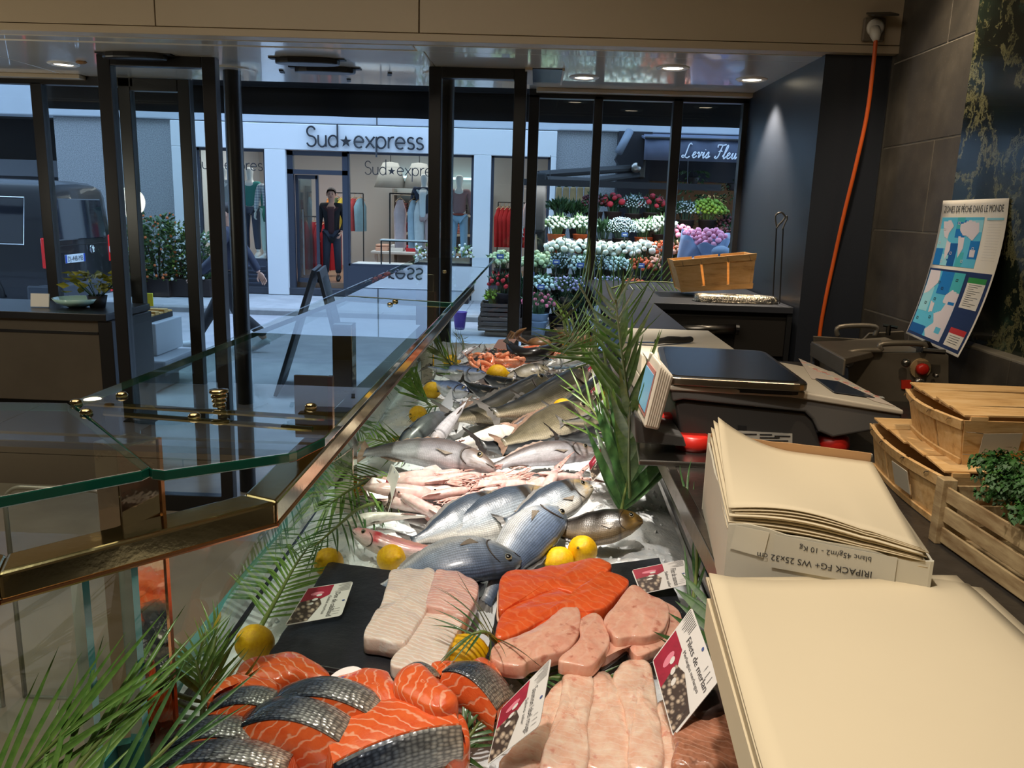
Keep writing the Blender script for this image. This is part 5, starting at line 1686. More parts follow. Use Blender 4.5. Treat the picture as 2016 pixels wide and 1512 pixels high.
part('platform', MB().prism([P(1258, 906, CT + .012), P(1402, 912, CT + .012), P(1640, 905, CT + .012), P(1640, 850, CT + .012), P(1250, 850, CT + .012)], (0, 0, -.012)), m_steel, s_, bevel=.003)
for x, y in ((1370, 893), (1648, 893)):
    q = P(x, y, CT + .012)
    part('red_foot', MB().lathe([(.038, 0), (.04, .012), (.036, .03), (.03, .034)], (q.x, q.y + .04, CT + .012), 18), M('red_rubber', S(190, 36, 26), .35) if x < 1500 else bpy.data.materials['red_rubber'], s_, True)
q = PY(1330, 835, 1.9)
part('red_knob', MB().lathe([(.02, 0), (.022, .03), (.015, .035)], (q.x - .02, 1.9, CT + .03), 14), bpy.data.materials['red_rubber'], s_, True)
pl = part('rating_plate', MB().prism(E_([(1453, 848), (1560, 854), (1560, 878), (1453, 871)], 1.797), (0, .002, 0)), M('plate_grey', S(190, 184, 172), .5), s_)
part('black_mark', MB().prism(E_([(1453, 838), (1470, 839), (1470, 847), (1453, 846)], 1.797), (0, .002, 0)), m_blackm, s_)
for i, (x0, x1, y) in enumerate(((1457, 1490, 855), (1496, 1520, 856), (1525, 1556, 859), (1496, 1535, 862), (1457, 1552, 868), (1457, 1540, 872))):
    sub('print_line', MB().prism(E_([(x0, y - 1.4), (x1, y - .9), (x1, y + .6), (x0, y + .2)], 1.7955), (0, .001, 0)), m_ink, pl)

# ================================================================= PAPER
m_paper = M('cream_paper_sheet', S(216, 200, 168), .8, var=.03, vs=3)
ZP = 1.185
st_ = thing('paper_stack', 'stack of cream wrapping paper sheets on the worktop in the near right corner', 'paper', (.4, .75, CT))
FL, FR = P(1394, 1150, ZP), P(1908, 1142, ZP)
dl, dr = (P(1500, 1512, ZP) - FL), (P(2016, 1244, ZP) - FR)
NL, NR = FL + dl * 1.35, FR + dr * (dl.length * 1.35 / dr.length)
part('lower_sheets', MB().prism([V((p.x, p.y, CT)) for p in (FL, FR, NR, NL)], (0, 0, .045)), m_paper, st_)
rp = random.Random(2)
for i in range(9):
    o = V((rp.uniform(-.006, .006), rp.uniform(-.008, .004), 0)) if i < 8 else V((0, 0, 0))
    if i in (2, 5): o += V((.016, .004, 0))
    if i == 1: o += V((.012, .05, 0))
    z0 = CT + .045 + i * (ZP - CT - .045) / 9

    def fn(u, v, o=o, z0=z0, i=i):
        p = FL.lerp(FR, u).lerp(NL.lerp(NR, u), v) + o
        lift = .012 * max(0, 1 - u * 3.5) ** 2 * max(0, 1 - v * 1.5) * (i / 8)
        return V((p.x, p.y, z0 + lift - .01 * max(0, (u - .8) / .2) ** 2 * (1 - v) * (i / 8) + .0045))
    part('sheet', MB().grid(fn, 16, 16), m_paper, st_, True, solid=.003)
# open carton of paper
bxr = thing('paper_carton', 'open white carton full of cream paper sheets beside the scale', 'box', (.42, 1.2, CT))
m_card = M('white_card', S(204, 198, 180), .7, var=.06, vs=5)
m_kraft = M('kraft_inside', S(176, 136, 92), .8)
c_ = [V((.283, 1.085)), V((.524, .995)), V((.583, 1.352)), V((.325, 1.442))]
ZB = 1.245


def wallp(name, a, b, z1a, z1b, n=10, seed=0, rag=.004):
    r_ = random.Random(seed)
    d_ = V((b.y - a.y, a.x - b.x)).normalized() * .004
    top = [(a.lerp(b, i / n), z1a + (z1b - z1a) * i / n + r_.uniform(-rag, rag)) for i in range(n + 1)]
    mb = MB()
    for i in range(n):
        (p, z), (q, y) = top[i], top[i + 1]
        mb.hexa([V((p.x, p.y, CT)), V((q.x, q.y, CT)), V((p.x - d_.x, p.y - d_.y, CT)), V((q.x - d_.x, q.y - d_.y, CT)), V((p.x, p.y, z)), V((q.x, q.y, y)), V((p.x - d_.x, p.y - d_.y, z)), V((q.x - d_.x, q.y - d_.y, y))])
    return part(name, mb, m_card, bxr)


front = wallp('front_wall', c_[0], c_[1], 1.232, 1.222, seed=1)
wallp('side_wall', c_[1], c_[2], 1.222, 1.24, seed=2, rag=.002)
wallp('back_wall', c_[2], c_[3], 1.262, 1.262, seed=3, rag=.001)
wallp('side_wall', c_[3], c_[0], 1.25, 1.225, seed=4, rag=.006)
back = wallp('inner_flap', c_[2] + V((-.004, -.005)), c_[3] + V((.004, -.005)), 1.264, 1.264, seed=5, rag=.001)
back.data.materials[0] = m_kraft
inn = [c_[0] + V((.008, .008)), c_[1] + V((-.006, .008)), c_[2] + V((-.008, -.012)), c_[3] + V((.008, -.012))]
part('paper_block', MB().prism([V((p.x, p.y, CT + .005)) for p in inn], (0, 0, .085)), m_paper, bxr)
for i in range(12):
    def fn(u, v, i=i):
        p = inn[0].lerp(inn[1], u).lerp(inn[3].lerp(inn[2], u), v)
        k_ = i / 11
        z = CT + .095 + i * .0032
        z += .046 * (.35 + .65 * k_) * (max(0, 1 - u * 1.9)) ** 2 * v ** 1.3 + .012 * k_ * math.sin(PI * min(1, u * 1.4)) * (1 - v) ** 3
        z -= .012 * max(0, u - .75) * 4 * (1 - v) * k_
        return V((p.x - .004 * (i % 3) + (.012 * v if i == 11 else 0), p.y + (i % 4) * .002 - .006, z))
    part('sheet', MB().grid(fn, 20, 14), m_paper, bxr, True, solid=.0016)
# label on the near wall, printed upside down for us
fd = (c_[1] - c_[0])
fdn = V((fd.x, fd.y, 0)).normalized()
out = V((fdn.y, -fdn.x, 0))
o0 = V((c_[0].x, c_[0].y, 0)) + out * .0012
lbl = part('label', MB().prism([o0 + fdn * .062 + V((0, 0, 1.178)), o0 + fdn * .215 + V((0, 0, 1.178)), o0 + fdn * .215 + V((0, 0, 1.222)), o0 + fdn * .062 + V((0, 0, 1.226))], out * .0006), M('label_grey', S(196, 192, 178), .5), bxr)
for string, size, xo, zo in (('IRIPACK FG+ WS 25x32 cm', .0125, .188, 1.189), ('blanc 45g/m2 - 10 Kg', .0105, .185, 1.209)):
    vv, ff = textmesh(string, size)
    sub('print', MB().add([o0 + out * .0012 + fdn * (xo - p.x) + V((0, 0, zo + .008 - p.y)) for p in vv], ff), m_ink, lbl)
part('tape', MB().prism([o0 + fdn * .005 + V((0, 0, 1.195)), o0 + fdn * .05 + V((0, 0, 1.19)), o0 + fdn * .055 + V((0, 0, 1.228)), o0 + fdn * .01 + V((0, 0, 1.23))], out * .0005), M('clear_tape', S(214, 208, 190), .2), bxr)

# ================================================================= WOODEN BASKETS
m_pop = N('poplar_wood')
c = m_pop.coords('Object', (3, 14, 14))
m_pop.l(m_pop.ramp(m_pop.noise(c, 4, 7, .65), [(.3, S(226, 190, 138)), (.55, S(212, 170, 112)), (.75, S(172, 128, 78))]), m_pop.b.inputs['Base Color'])
m_pop.set(rough=.6)
m_pop.bump(m_pop.noise(c, 8, 4), .1)
m_pop = m_pop.m
m_staple = M('staple_wire', S(150, 140, 126), .35, 1)


def basket(name, lab, fl, bl, w, z0, z1, taper, lid=True, slots=2, tear=False):
    """fl, bl: front-left and back-left rim corners (x, y); grows to +X by w"""
    t = thing(name, lab, 'crate', (fl.x + w / 2, (fl.y + bl.y) / 2, z0), 'wooden mussel baskets')
    X = V((1, .03, 0)).normalized()
    f0, b0 = V((fl.x, fl.y, z1)), V((bl.x, bl.y, z1))
    dn = lambda p, tx, ty: V((p.x + tx, p.y + ty, z0))
    fr, br = f0 + X * w, b0 + X * w
    th = .004
    # front and back sheets
    for nm, a, b, ty in (('front_board', f0, fr, .015), ('back_board', b0, br, -.015)):
        q = [a, b, dn(b, -taper, ty), dn(a, taper, ty)]
        part(nm, MB().prism(q, (0, th if ty > 0 else -th, 0)), m_pop, t)
    # left and right sides: three thin boards each with gaps, bowed outward
    for side, (a, b) in ((-1, (f0, b0)), (1, (fr, br))):
        n_ = 3
        for i in range(n_):
            u0, u1 = (i + .04) / n_, (i + .94) / n_
            def fn(u, v, a=a, b=b, u0=u0, u1=u1, side=side):
                k_ = u0 + (u1 - u0) * u
                top = a.lerp(b, k_) + V((side * .022 * math.sin(PI * k_), 0, 0))
                bot = dn(a, -side * taper, .015).lerp(dn(b, -side * taper, -.015), k_) + V((side * .008 * math.sin(PI * k_), 0, 0))
                return top.lerp(bot, v)
            part('side_board', MB().grid(fn, 6, 2), m_pop, t, solid=.003)
        for v0, v1, nm in ((.0, .2, 'rim_band'), (.86, .98, 'base_band')):
            def fn(u, v, a=a, b=b, side=side, v0=v0, v1=v1):
                top = a.lerp(b, u) + V((side * (.022 * math.sin(PI * u) + .004), 0, 0))
                bot = dn(a, -side * taper, .015).lerp(dn(b, -side * taper, -.015), u) + V((side * (.008 * math.sin(PI * u) + .004), 0, 0))
                return top.lerp(bot, v0 + (v1 - v0) * v)
            part(nm, MB().grid(fn, 12, 1), m_pop, t, solid=.004)
    part('bottom', MB().prism([dn(f0, taper, .015), dn(fr, -taper, .015), dn(br, -taper, -.015), dn(b0, taper, -.015)], (0, 0, .004)), m_pop, t)
    if lid:
        n_ = 4
        for i in range(n_):
            u0, u1 = i / n_ + .015, (i + 1) / n_ - .015
            a, b, c2, d2 = f0.lerp(b0, u0), fr.lerp(br, u0), fr.lerp(br, u1), f0.lerp(b0, u1)
            r_ = .006 * (i % 2)
            q = [p + V((0, 0, .006 + .004 * (k_ % 2) + r_ * .3)) for k_, p in enumerate((a, b, c2, d2))]
            part('lid_slat', MB().prism(q, (0, 0, .003)), m_pop, t)
        for u0 in (.03, .93):
            a, d2 = f0 + X * (w * u0), b0 + X * (w * u0)
            part('lid_batten', MB().prism([a, a + X * .03, d2 + X * .03, d2], (0, 0, .007)), m_pop, t)
    for k_ in (.12, .35, .65, .9):
        p = f0.lerp(b0, k_) + V((-.02 * math.sin(PI * k_) - .005, 0, -.006))
        part('staple', MB().tube([p + V((-.002, -.008, .004)), p + V((-.004, 0, .002)), p + V((-.002, .008, -.004))], .0009, 4), m_staple, t)
    p = f0 + X * .02
    for z in (-.02, -.06):
        part('staple', MB().tube([p + V((-.016, -.002, z)), p + V((.0, -.004, z)), p + V((.014, -.002, z - .002))], .0009, 4), m_staple, t)
    return t, f0, X


low, lf, lX = basket('wooden_basket', 'lower wooden basket of the pair on the worktop, under the lidded one', V((.722, 1.375)), V((.742, 1.74)), .42, CT, CT + .098, .012, True)
t, f0, X = basket('wooden_basket', 'upper wooden basket with a slotted lid and a white label, stacked on another', V((.757, 1.405)), V((.775, 1.668)), .36, CT + .108, 1.312, .014, True)
fy = f0.y + .006
a = V((f0.x, f0.y - .0015, 0)) + X * .035
lb = part('label', MB().prism([a + V((0, .006, 1.252)), a + X * .068 + V((0, .006, 1.256)), a + X * .068 + V((0, .0, 1.293)), a + V((0, .0, 1.29))], (0, -.001, 0)), M('label_paper', S(190, 182, 164), .6), t)
for i, (x0, x1, z) in enumerate(((.02, .06, 1.286), (.006, .045, 1.279), (.006, .04, 1.272), (.006, .055, 1.266), (.006, .05, 1.26))):
    sub('print_line', MB().prism([a + X * x0 + V((0, .002 + (1.29 - z) * .15, z)), a + X * x1 + V((0, .002 + (1.29 - z) * .15, z)), a + X * x1 + V((0, .002 + (1.29 - z) * .15, z + .0018)), a + X * x0 + V((0, .002 + (1.29 - z) * .15, z + .0018))], (0, -.0025, 0)), m_ink if i == 1 else m_dsteel, lb)
a = V((lf.x - .012, lf.y + .1, 0))
part('label', MB().prism([a + V((.006, 0, CT + .03)), a + V((.006, .065, CT + .03)), a + V((-.006, .065, CT + .075)), a + V((-.006, 0, CT + .075))], (-.002, 0, 0)), bpy.data.materials['label_paper'], low)
part('blue_print', MB().prism([V((lf.x + .06, lf.y - .003, CT + .07)), V((lf.x + .09, lf.y - .003, CT + .062)), V((lf.x + .14, lf.y - .003, CT + .068)), V((lf.x + .1, lf.y - .003, CT + .078))], (0, .004, 0)), M('blue_ink', S(70, 80, 104), .7), low)

# basket on the far counter
def basket2():
    t = thing('wooden_basket', 'wooden basket tipped on the black counter by the window', 'crate', (.95, 4.1, ZC), 'wooden mussel baskets')
    Yf = 4.06
    tl, tr_, br, bl = [PY(x, y, Yf) for x, y in ((1326, 514), (1488, 500), (1480, 568), (1342, 575))]
    at = lambda u, v: tl.lerp(tr_, u).lerp(bl.lerp(br, u), v)
    for u0, u1 in ((.0, .315), (.345, .65), (.68, 1)):
        part('front_board', MB().prism([at(u0, 0), at(u1, 0), at(u1, 1), at(u0, 1)], (0, .004, 0)), m_pop, t)
        part('back_board', MB().prism([p + V((0, .2, .0)) for p in (at(u0, 0), at(u1, 0), at(u1, 1), at(u0, 1))], (0, .004, 0)), m_pop, t)
    for v0, v1, nm in ((-.02, .17, 'top_batten'), (.84, 1.0, 'bottom_batten')):
        part(nm, MB().prism([at(-.01, v0), at(1.01, v0), at(1.01, v1), at(-.01, v1)], (0, -.006, 0)), m_pop, t, bevel=.001)
    for u0 in (0, .965):
        part('corner_post', MB().prism([at(u0, 0), at(u0 + .035, 0), at(u0 + .035, 1), at(u0, 1)], (0, -.004, 0)), m_pop, t)
        p, q = at(u0 + .017, 0), at(u0 + .017, 1)
        part('end_board', MB().prism([p, p + V((0, .2, 0)), q + V((0, .2, 0)), q], (.004, 0, 0)), m_pop, t)
    part('bottom', MB().prism([at(0, .99), at(1, .99), at(1, .99) + V((0, .2, 0)), at(0, .99) + V((0, .2, 0))], (0, 0, .004)), m_pop, t)
    for u0 in (.1, .33, .66, .93):
        p = at(u0, .1)
        part('staple', MB().tube([p + V((-.006, -.009, .012)), p + V((0, -.011, -.002)), p + V((.004, -.009, -.014))], .0009, 4), m_staple, t)


basket2()
# foil covered tray
q = [P(1356, 583, CT + .05), P(1395, 575, CT + .05), P(1528, 585, CT + .05), P(1500, 600, CT + .05)]
k = N('crumpled_foil')
c = k.coords('Object')
k.b.inputs['Base Color'].default_value = S(226, 216, 196) + (1,)
k.set(rough=.22, metal=1)
k.bump(k.noise(c, 55, 3, .7), .9, .012)
ft = thing('foil_tray', 'long tray wrapped in crumpled silver foil on the black counter', 'tray', (.95, 3.85, ZC))


def ffn(u, v):
    a = 2 * PI * u
    ca, sa = math.copysign(abs(math.cos(a)) ** .5, math.cos(a)), math.copysign(abs(math.sin(a)) ** .5, math.sin(a))
    s = [1, 1.03, 1.0, .9, 0][min(4, int(round(v * 4)))]
    z = [0, .012, .028, .032, .033][min(4, int(round(v * 4)))]
    n_ = noise.noise(V((u * 24, v * 3, 1))) * .008
    return V((.945 + (.185 + n_) * ca * s, 3.87 + (.07 + n_ * .5) * sa * s, ZC + z + n_ * (.5 if v > .3 else 0)))


part('foil', MB().grid(ffn, 60, 4, wrap=True), k.m, ft, True)
part('tray_rim', MB().tube([V((.945 + .197 * math.cos(a), 3.87 + .075 * math.sin(a), ZC + .004)) for a in [j * PI / 12 for j in range(25)]], .004, 5), k.m, ft)
sl = single('loose_board', MB().bx(.86, 1.15, 3.965, 4.045, ZC + .001, ZC + .008), m_pop, 'loose flat wooden board lying behind the foil tray', 'board', bevel=.001)
# skewers
for i, (x, y0, y1) in enumerate(((1527, 442, 578), (1540, 445, 585))):
    a, b = PY(x + 2, y0, 3.86), PY(x - 4, y1, 3.86)
    t = thing('wire_skewer', ['tall wire skewer with a looped top leaning by the pillar, left one', 'tall wire skewer with a bent top leaning by the pillar, right one'][i], 'skewer', (b.x, 3.86, ZC), 'wire skewers')
    b = V((b.x, 3.86, ZC))
    part('rod', MB().tube([a, b], .0032, 6), m_blackm, t)
    lp = [a + V((0.0000, 0, -0.0166)), a + V((0.0100, 0, 0.0000)), a + V((0.0249, 0, 0.0166)), a + V((0.0332, 0, 0.0373)), a + V((0.0149, 0, 0.0539)), a + V((-0.0083, 0, 0.0415)), a + V((-0.0066, 0, 0.0166)), a + V((0.0000, 0, -0.0083))] if i == 0 else [a + V((-0.0033, 0, -0.0166)), a + V((0.0066, 0, 0.0166)), a + V((0.0133, 0, 0.0332)), a + V((0.0100, 0, 0.0456))]
    part('loop', MB().tube(crom(lp, 5), .0045, 6), m_steel, t, True)

# ================================================================= SKINNING MACHINE
mc = thing('skinning_machine', 'steel fish skinning machine with a feed table and a red stop button', 'machine', (1.1, 2.5, CT))
m_mst = M('machine_steel', S(150, 140, 124), .42, .6, var=.25, vs=4)
Ym = 2.42
part('side_panel', MB().prism(E_([(1670, 712), (1690, 704), (1698, 694), (1860, 694), (1868, 700), (1868, 905), (1676, 905)], Ym), (0, .012, 0)), m_mst, mc, bevel=.002)
part('body', MB().prism(E_([(1685, 720), (1860, 706), (1860, 905), (1685, 905)], Ym + .012), (0, .42, 0)), m_mst, mc, bevel=.004)
zt = PY(1690, 690, Ym).z
part('feed_table', MB().prism([P(1600, 672, zt), P(1735, 668, zt), P(1728, 690, zt), P(1662, 706, zt)], (0, 0, -.02)), m_mst, mc, bevel=.003)
part('table_edge', MB().prism([P(1597, 672, zt), P(1662, 708, zt), P(1662, 708, zt) - V((0, 0, .045)), P(1597, 672, zt) - V((0, 0, .045))], (.006, 0, 0)), m_mst, mc, bevel=.002)
part('table_leg', MB().prism(E_([(1603, 690), (1612, 690), (1614, 800), (1606, 800)], 2.75), (0, .02, 0)), m_dsteel, mc)
part('back_panel', MB().prism(E_([(1602, 662), (1700, 668), (1712, 656), (1780, 652), (1782, 700), (1604, 700)], 2.95), (0, .012, 0)), m_mst, mc, bevel=.002)
for pts, Y in (([(1664, 712), (1672, 695), (1700, 690), (1735, 690)], Ym - .01), ([(1735, 690), (1738, 677), (1815, 677), (1818, 690)], Ym - .01), ([(1650, 662), (1653, 644), (1722, 643), (1722, 662)], 2.92)):
    part('handle', MB().tube(crom([PY(x, y, Y) for x, y in pts], 5), .009, 8), m_mst, mc, True)
for x, y, Y, r in ((1669, 714, Ym - .02, .014), (1686, 698, Ym - .02, .008), (1782, 714, Ym - .02, .012), (1840, 738, Ym - .015, .007), (1808, 752, Ym - .02, .016)):
    part('bolt', MB().lathe([(r, 0), (r, .012), (r * .6, .018)], PY(x, y, Y), 14, V((0, -1, 0))), m_steel, mc, True)
p = PY(1811, 725, Ym)
b_ = part('stop_button', MB().lathe([(.03, 0), (.03, .006)], p, 24, V((0, -1, 0))), M('yellow_ring', S(176, 150, 110), .5), mc)
sub('red_cap', MB().lathe([(.014, .006), (.018, .01), (.018, .022), (.012, .028)], p, 20, V((0, -1, 0))), bpy.data.materials['red_rubber'], b_, smooth=True)
part('switch_label', MB().prism(E_([(1774, 748), (1793, 748), (1793, 768), (1774, 765)], Ym - .001), (0, -.004, 0)), M('label_red', S(200, 50, 30), .5), mc)
part('clamp', MB().prism(E_([(1815, 676), (1832, 672), (1842, 690), (1842, 700), (1810, 700)], Ym + .05), (0, .03, 0)), m_dsteel, mc, bevel=.003)
part('clamp_screw', MB().tube([PY(1738, 640, 2.9), PY(1766, 645, 2.9)], .006, 6).tube([PY(1750, 640, 2.9), PY(1748, 660, 2.9)], .008, 6), m_dsteel, mc)
part('clamp_screw', MB().tube([PY(1815, 690, 2.38), PY(1860, 693, 2.38)], .008, 6), m_dsteel, mc)

# ================================================================= POSTER
def pxl(v):
    a, b, c = V((1857, 395, 0)), V((1838, 535, 0)), V((1783, 656, 0))
    return a * (1 - v) ** 2 + b * 2 * v * (1 - v) * 1 + c * v * v


def pxr(v):
    a, b, c = V((1987, 390, 0)), V((1975, 545, 0)), V((1886, 704, 0))
    return a * (1 - v) ** 2 + b * 2 * v * (1 - v) + c * v * v


def po_(u, v, h=0):
    X = WX - .016 - .16 * v * v
    l_, r_ = pxl(v), pxr(v)
    a, b = PX(l_.x, l_.y, X), PX(r_.x, r_.y, X)
    p = a.lerp(b, u)
    return p + V((-.9, -.1, .35 * v)).normalized() * h


ps = thing('wall_poster', 'curling poster about world fishing zones on the green marble wall', 'poster', po_(.5, 1))
part('sheet', MB().grid(lambda u, v: po_(u, v), 6, 30), M('poster_white', S(240, 234, 222), .5), ps, True, solid=.0008)
m_cy = [M('map_cyan', S(90, 190, 225), .5), M('map_blue', S(20, 120, 196), .5), M('map_pale', S(150, 214, 230), .5), M('map_navy', S(24, 48, 96), .5), M('map_land', S(222, 214, 222), .5), M('map_deep', S(10, 90, 160), .5), M('legend_white', S(236, 230, 218), .5), M('legend_green', S(50, 150, 70), .5), M('legend_red', S(206, 50, 50), .5), M('map_turq', S(70, 180, 190), .5), m_ink]


def rect(mb, u0, u1, v0, v1, h=.0012, mi=0):
    n_ = max(1, int((v1 - v0) / .03))
    mb.grid(lambda u, v: po_(u0 + (u1 - u0) * u, v0 + (v1 - v0) * v, h), 1, n_, mi)


def blob(mb, poly, h, mi, dv=.008):
    vs_ = [p[1] for p in poly]
    v = min(vs_)
    while v < max(vs_):
        xs_ = []
        for i in range(len(poly)):
            (u0, a), (u1, b) = poly[i], poly[(i + 1) % len(poly)]
            m = v + dv / 2
            if (a <= m < b) or (b <= m < a): xs_.append(u0 + (u1 - u0) * (m - a) / (b - a))
        xs_.sort()
        for a, b in zip(xs_[::2], xs_[1::2]):
            mb.add([po_(a, v, h), po_(b, v, h), po_(b, v + dv, h), po_(a, v + dv, h)], [(0, 1, 2, 3)], mi)
        v += dv


mp = MB()
rect(mp, .04, .70, .12, .46, .0012, 0)
for i, (a, b, c2, d2, mi) in enumerate(((.04, .2, .2, .34, 2), (.3, .45, .14, .26, 1), (.5, .7, .14, .22, 2), (.04, .16, .34, .46, 1), (.25, .38, .3, .46, 5), (.4, .5, .36, .46, 9), (.56, .7, .28, .4, 1), (.3, .42, .12, .2, 9), (.16, .27, .38, .46, 2))):
    rect(mp, a, b, c2, d2, .0015, mi)
blob(mp, [(.08, .15), (.2, .14), (.26, .18), (.2, .23), (.19, .27), (.14, .26), (.1, .21)], .002, 4)
blob(mp, [(.19, .28), (.26, .3), (.27, .35), (.22, .42), (.19, .36)], .002, 4)
blob(mp, [(.36, .17), (.5, .14), (.64, .16), (.66, .22), (.58, .28), (.5, .25), (.42, .24), (.37, .21)], .002, 4)
blob(mp, [(.36, .25), (.46, .26), (.47, .33), (.42, .40), (.39, .33)], .002, 4)
blob(mp, [(.58, .34), (.66, .34), (.66, .39), (.59, .39)], .002, 4)
part('world_map', mp, m_cy, ps)
mp = MB()
rect(mp, .02, .98, .485, .985, .0012, 3)
rect(mp, .04, .62, .5, .965, .0016, 0)
rect(mp, .25, .45, .5, .66, .002, 1)
rect(mp, .45, .62, .5, .64, .002, 9)
rect(mp, .04, .2, .62, .8, .002, 2)
rect(mp, .04, .3, .9, .965, .002, 5)
blob(mp, [(.05, .5), (.22, .5), (.24, .58), (.12, .66), (.05, .68)], .0024, 4)
blob(mp, [(.42, .66), (.5, .62), (.62, .64), (.62, .965), (.36, .965), (.3, .92), (.4, .86), (.34, .8), (.44, .77), (.47, .72), (.41, .71)], .0024, 4)
blob(mp, [(.22, .72), (.29, .73), (.3, .79), (.24, .8)], .0024, 4)
rect(mp, .47, .56, .88, .92, .0027, 0)
rect(mp, .5, .6, .70, .72, .0027, 1)
part('europe_map', mp, m_cy, ps)
mp = MB()
rect(mp, .68, .94, .52, .72, .002, 6)
rect(mp, .68, .94, .52, .555, .0024, 7)
rect(mp, .70, .95, .85, .965, .002, 6)
rect(mp, .70, .95, .85, .885, .0024, 8)
rect(mp, .74, .97, .125, .14, .0016, 2)
for i in range(15):
    rect(mp, .77, .95, .15 + i * .018, .1505 + i * .018, .0016, 10)
for i in range(11):
    rect(mp, .715, .9 - .05 * (i % 3), .565 + i * .0135, .568 + i * .0135, .0024, 10)
for i in range(4):
    rect(mp, .735, .9, .898 + i * .014, .901 + i * .014, .0024, 10)
part('legend', mp, m_cy, ps)
mp = MB()
for u, v in ((.12, .2), (.34, .16), (.08, .3), (.3, .37), (.62, .33), (.5, .42), (.18, .43), (.33, .62), (.52, .55), (.14, .74), (.1, .86), (.27, .7), (.3, .83), (.25, .58)):
    for a, b, c2, d2 in ((-.016, .016, -.009, -.006), (-.016, .016, .006, .009), (-.016, -.011, -.009, .009), (.011, .016, -.009, .009)):
        rect(mp, u + a, u + b, v + c2, v + d2, .0029, 10 if v > .5 else 4)
part('zone_marks', mp, m_cy, ps)
vv, ff = textmesh('ZONES DE PÊCHE DANS LE MONDE', 1)
wd = max(p.x for p in vv)
part('title', MB().add([po_(.05 + p.x / wd * .9, .085 - p.y * .065, .0018) for p in vv], ff), m_ink, ps)
# ================================================================= FISH
def fishmat(name, back, mid, belly, rough=.28, scales=.35, stripes=0, patch=None, sc=(70, 26), gill=.75, spots=0, belly_pos=.34, coat=.5, head=None):
    k = N(name)
    at = k.n('Attribute', attribute_name='fuv').outputs['Vector']
    sx = k.n('SeparateXYZ')
    k.l(at, sx.inputs[0])
    u, v = sx.outputs[0], sx.outputs[1]
    nz = k.noise(k.coords('@fuv', (9, 5, 1)), 1, 5, .6)
    ad = k.n('Math', operation='MULTIPLY_ADD')
    k.l(nz, ad.inputs[0])
    ad.inputs[1].default_value = .22
    k.l(v, ad.inputs[2])
    base = k.ramp(ad.outputs[0], [(.1, belly), (belly_pos, belly), (.56, mid), (.86, back), (1, back)])
    # scales
    vo = k.n('TexVoronoi', feature='DISTANCE_TO_EDGE')
    vo.inputs['Scale'].default_value = 1
    vo.inputs['Randomness'].default_value = .35
    k.l(k.coords('@fuv', (sc[0], sc[1], 0)), vo.inputs['Vector'])
    sc_ = k.ramp(vo.outputs['Distance'], [(0, (1 - scales,) * 3), (.25, (1, 1, 1))])
    # no scales on the head
    hm = k.ramp(u, [(.2, (1, 1, 1)), (.26, (0, 0, 0))])
    sc2 = k.mix(hm, sc_, (1, 1, 1))
    col = k.mix(1, base, sc2, 'MULTIPLY')
    if stripes:
        w = k.n('TexWave', bands_direction='Y')
        w.inputs['Scale'].default_value = 7
        w.inputs['Distortion'].default_value = 1.2
        k.l(k.coords('@fuv', (.6, 1, 1)), w.inputs[0])
        col = k.mix(stripes, col, k.mix(1, col, k.ramp(w.outputs[0], [(.3, (.35,) * 3), (.6, (1, 1, 1))]), 'MULTIPLY'))
    if spots:
        w = k.n('TexWave', bands_direction='X')
        w.inputs['Scale'].default_value = 9
        w.inputs['Distortion'].default_value = 6
        k.l(k.coords('@fuv', (1, .5, 1)), w.inputs[0])
        upm = k.ramp(v, [(.62, (0, 0, 0)), (.72, (1, 1, 1))])
        col = k.mix(upm, col, k.mix(spots, col, k.mix(1, col, k.ramp(w.outputs[0], [(.4, (.2,) * 3), (.55, (1, 1, 1))]), 'MULTIPLY')))
    if head:
        hp = k.ramp(u, [(0, (.75,) * 3), (.12, (.8,) * 3), (.21, (.25,) * 3), (.24, (0, 0, 0))])
        hn = k.noise(k.coords('@fuv', (16, 6, 1)), 1, 4, .6)
        col = k.mix(k.mix(1, hp, k.ramp(hn, [(.35, (.3,) * 3), (.65, (1, 1, 1))]), 'MULTIPLY'), col, head)
    gb = k.ramp(u, [(.205, (0, 0, 0)), (.225, (gill,) * 3), (.245, (gill * .4,) * 3), (.265, (0, 0, 0))])
    col = k.mix(gb, col, tuple(x * .25 for x in mid))
    if patch:
        pr = k.ramp(u, [(.2, (0, 0, 0)), (.235, (1, 1, 1)), (.27, (1, 1, 1)), (.3, (0, 0, 0))])
        pv = k.ramp(ad.outputs[0], [(.5, (0, 0, 0)), (.66, (1, 1, 1)), (.95, (1, 1, 1))])
        pm = k.mix(1, pr, pv, 'MULTIPLY')
        col = k.mix(pm, col, patch)
    k.l(col, k.b.inputs['Base Color'])
    ll = k.ramp(v, [(.6, (0, 0, 0)), (.615, (.4,) * 3), (.63, (0, 0, 0))])
    col = k.mix(k.mix(1, ll, k.ramp(u, [(.22, (0, 0, 0)), (.3, (1, 1, 1))]), 'MULTIPLY'), col, back)
    col = k.mix(.75, col, k.mix(1, col, k.ramp(k.noise(k.coords('@fuv', (14, 7, 2)), 1, 6, .65), [(.3, (.62,) * 3), (.6, (1.08,) * 3)]), 'MULTIPLY'))
    k.l(col, k.b.inputs['Base Color'])
    k.set(rough=rough + .06, spec=.5, coat=coat * .55, metal=.05)
    k.b.inputs['Coat Roughness'].default_value = .12
    h = k.mix(1, sc2, k.noise(k.coords('@fuv', (30, 14, 0)), 1, 3), 'MULTIPLY')
    k.bump(h, .25, .002)
    return k.m


def interp(tab, u):
    for (a, x), (b, y) in zip(tab, tab[1:]):
        if a <= u <= b:
            t = (u - a) / (b - a)
            t = t * t * (3 - 2 * t) * .5 + t * .5
            return x + (y - x) * t
    return tab[-1][1]


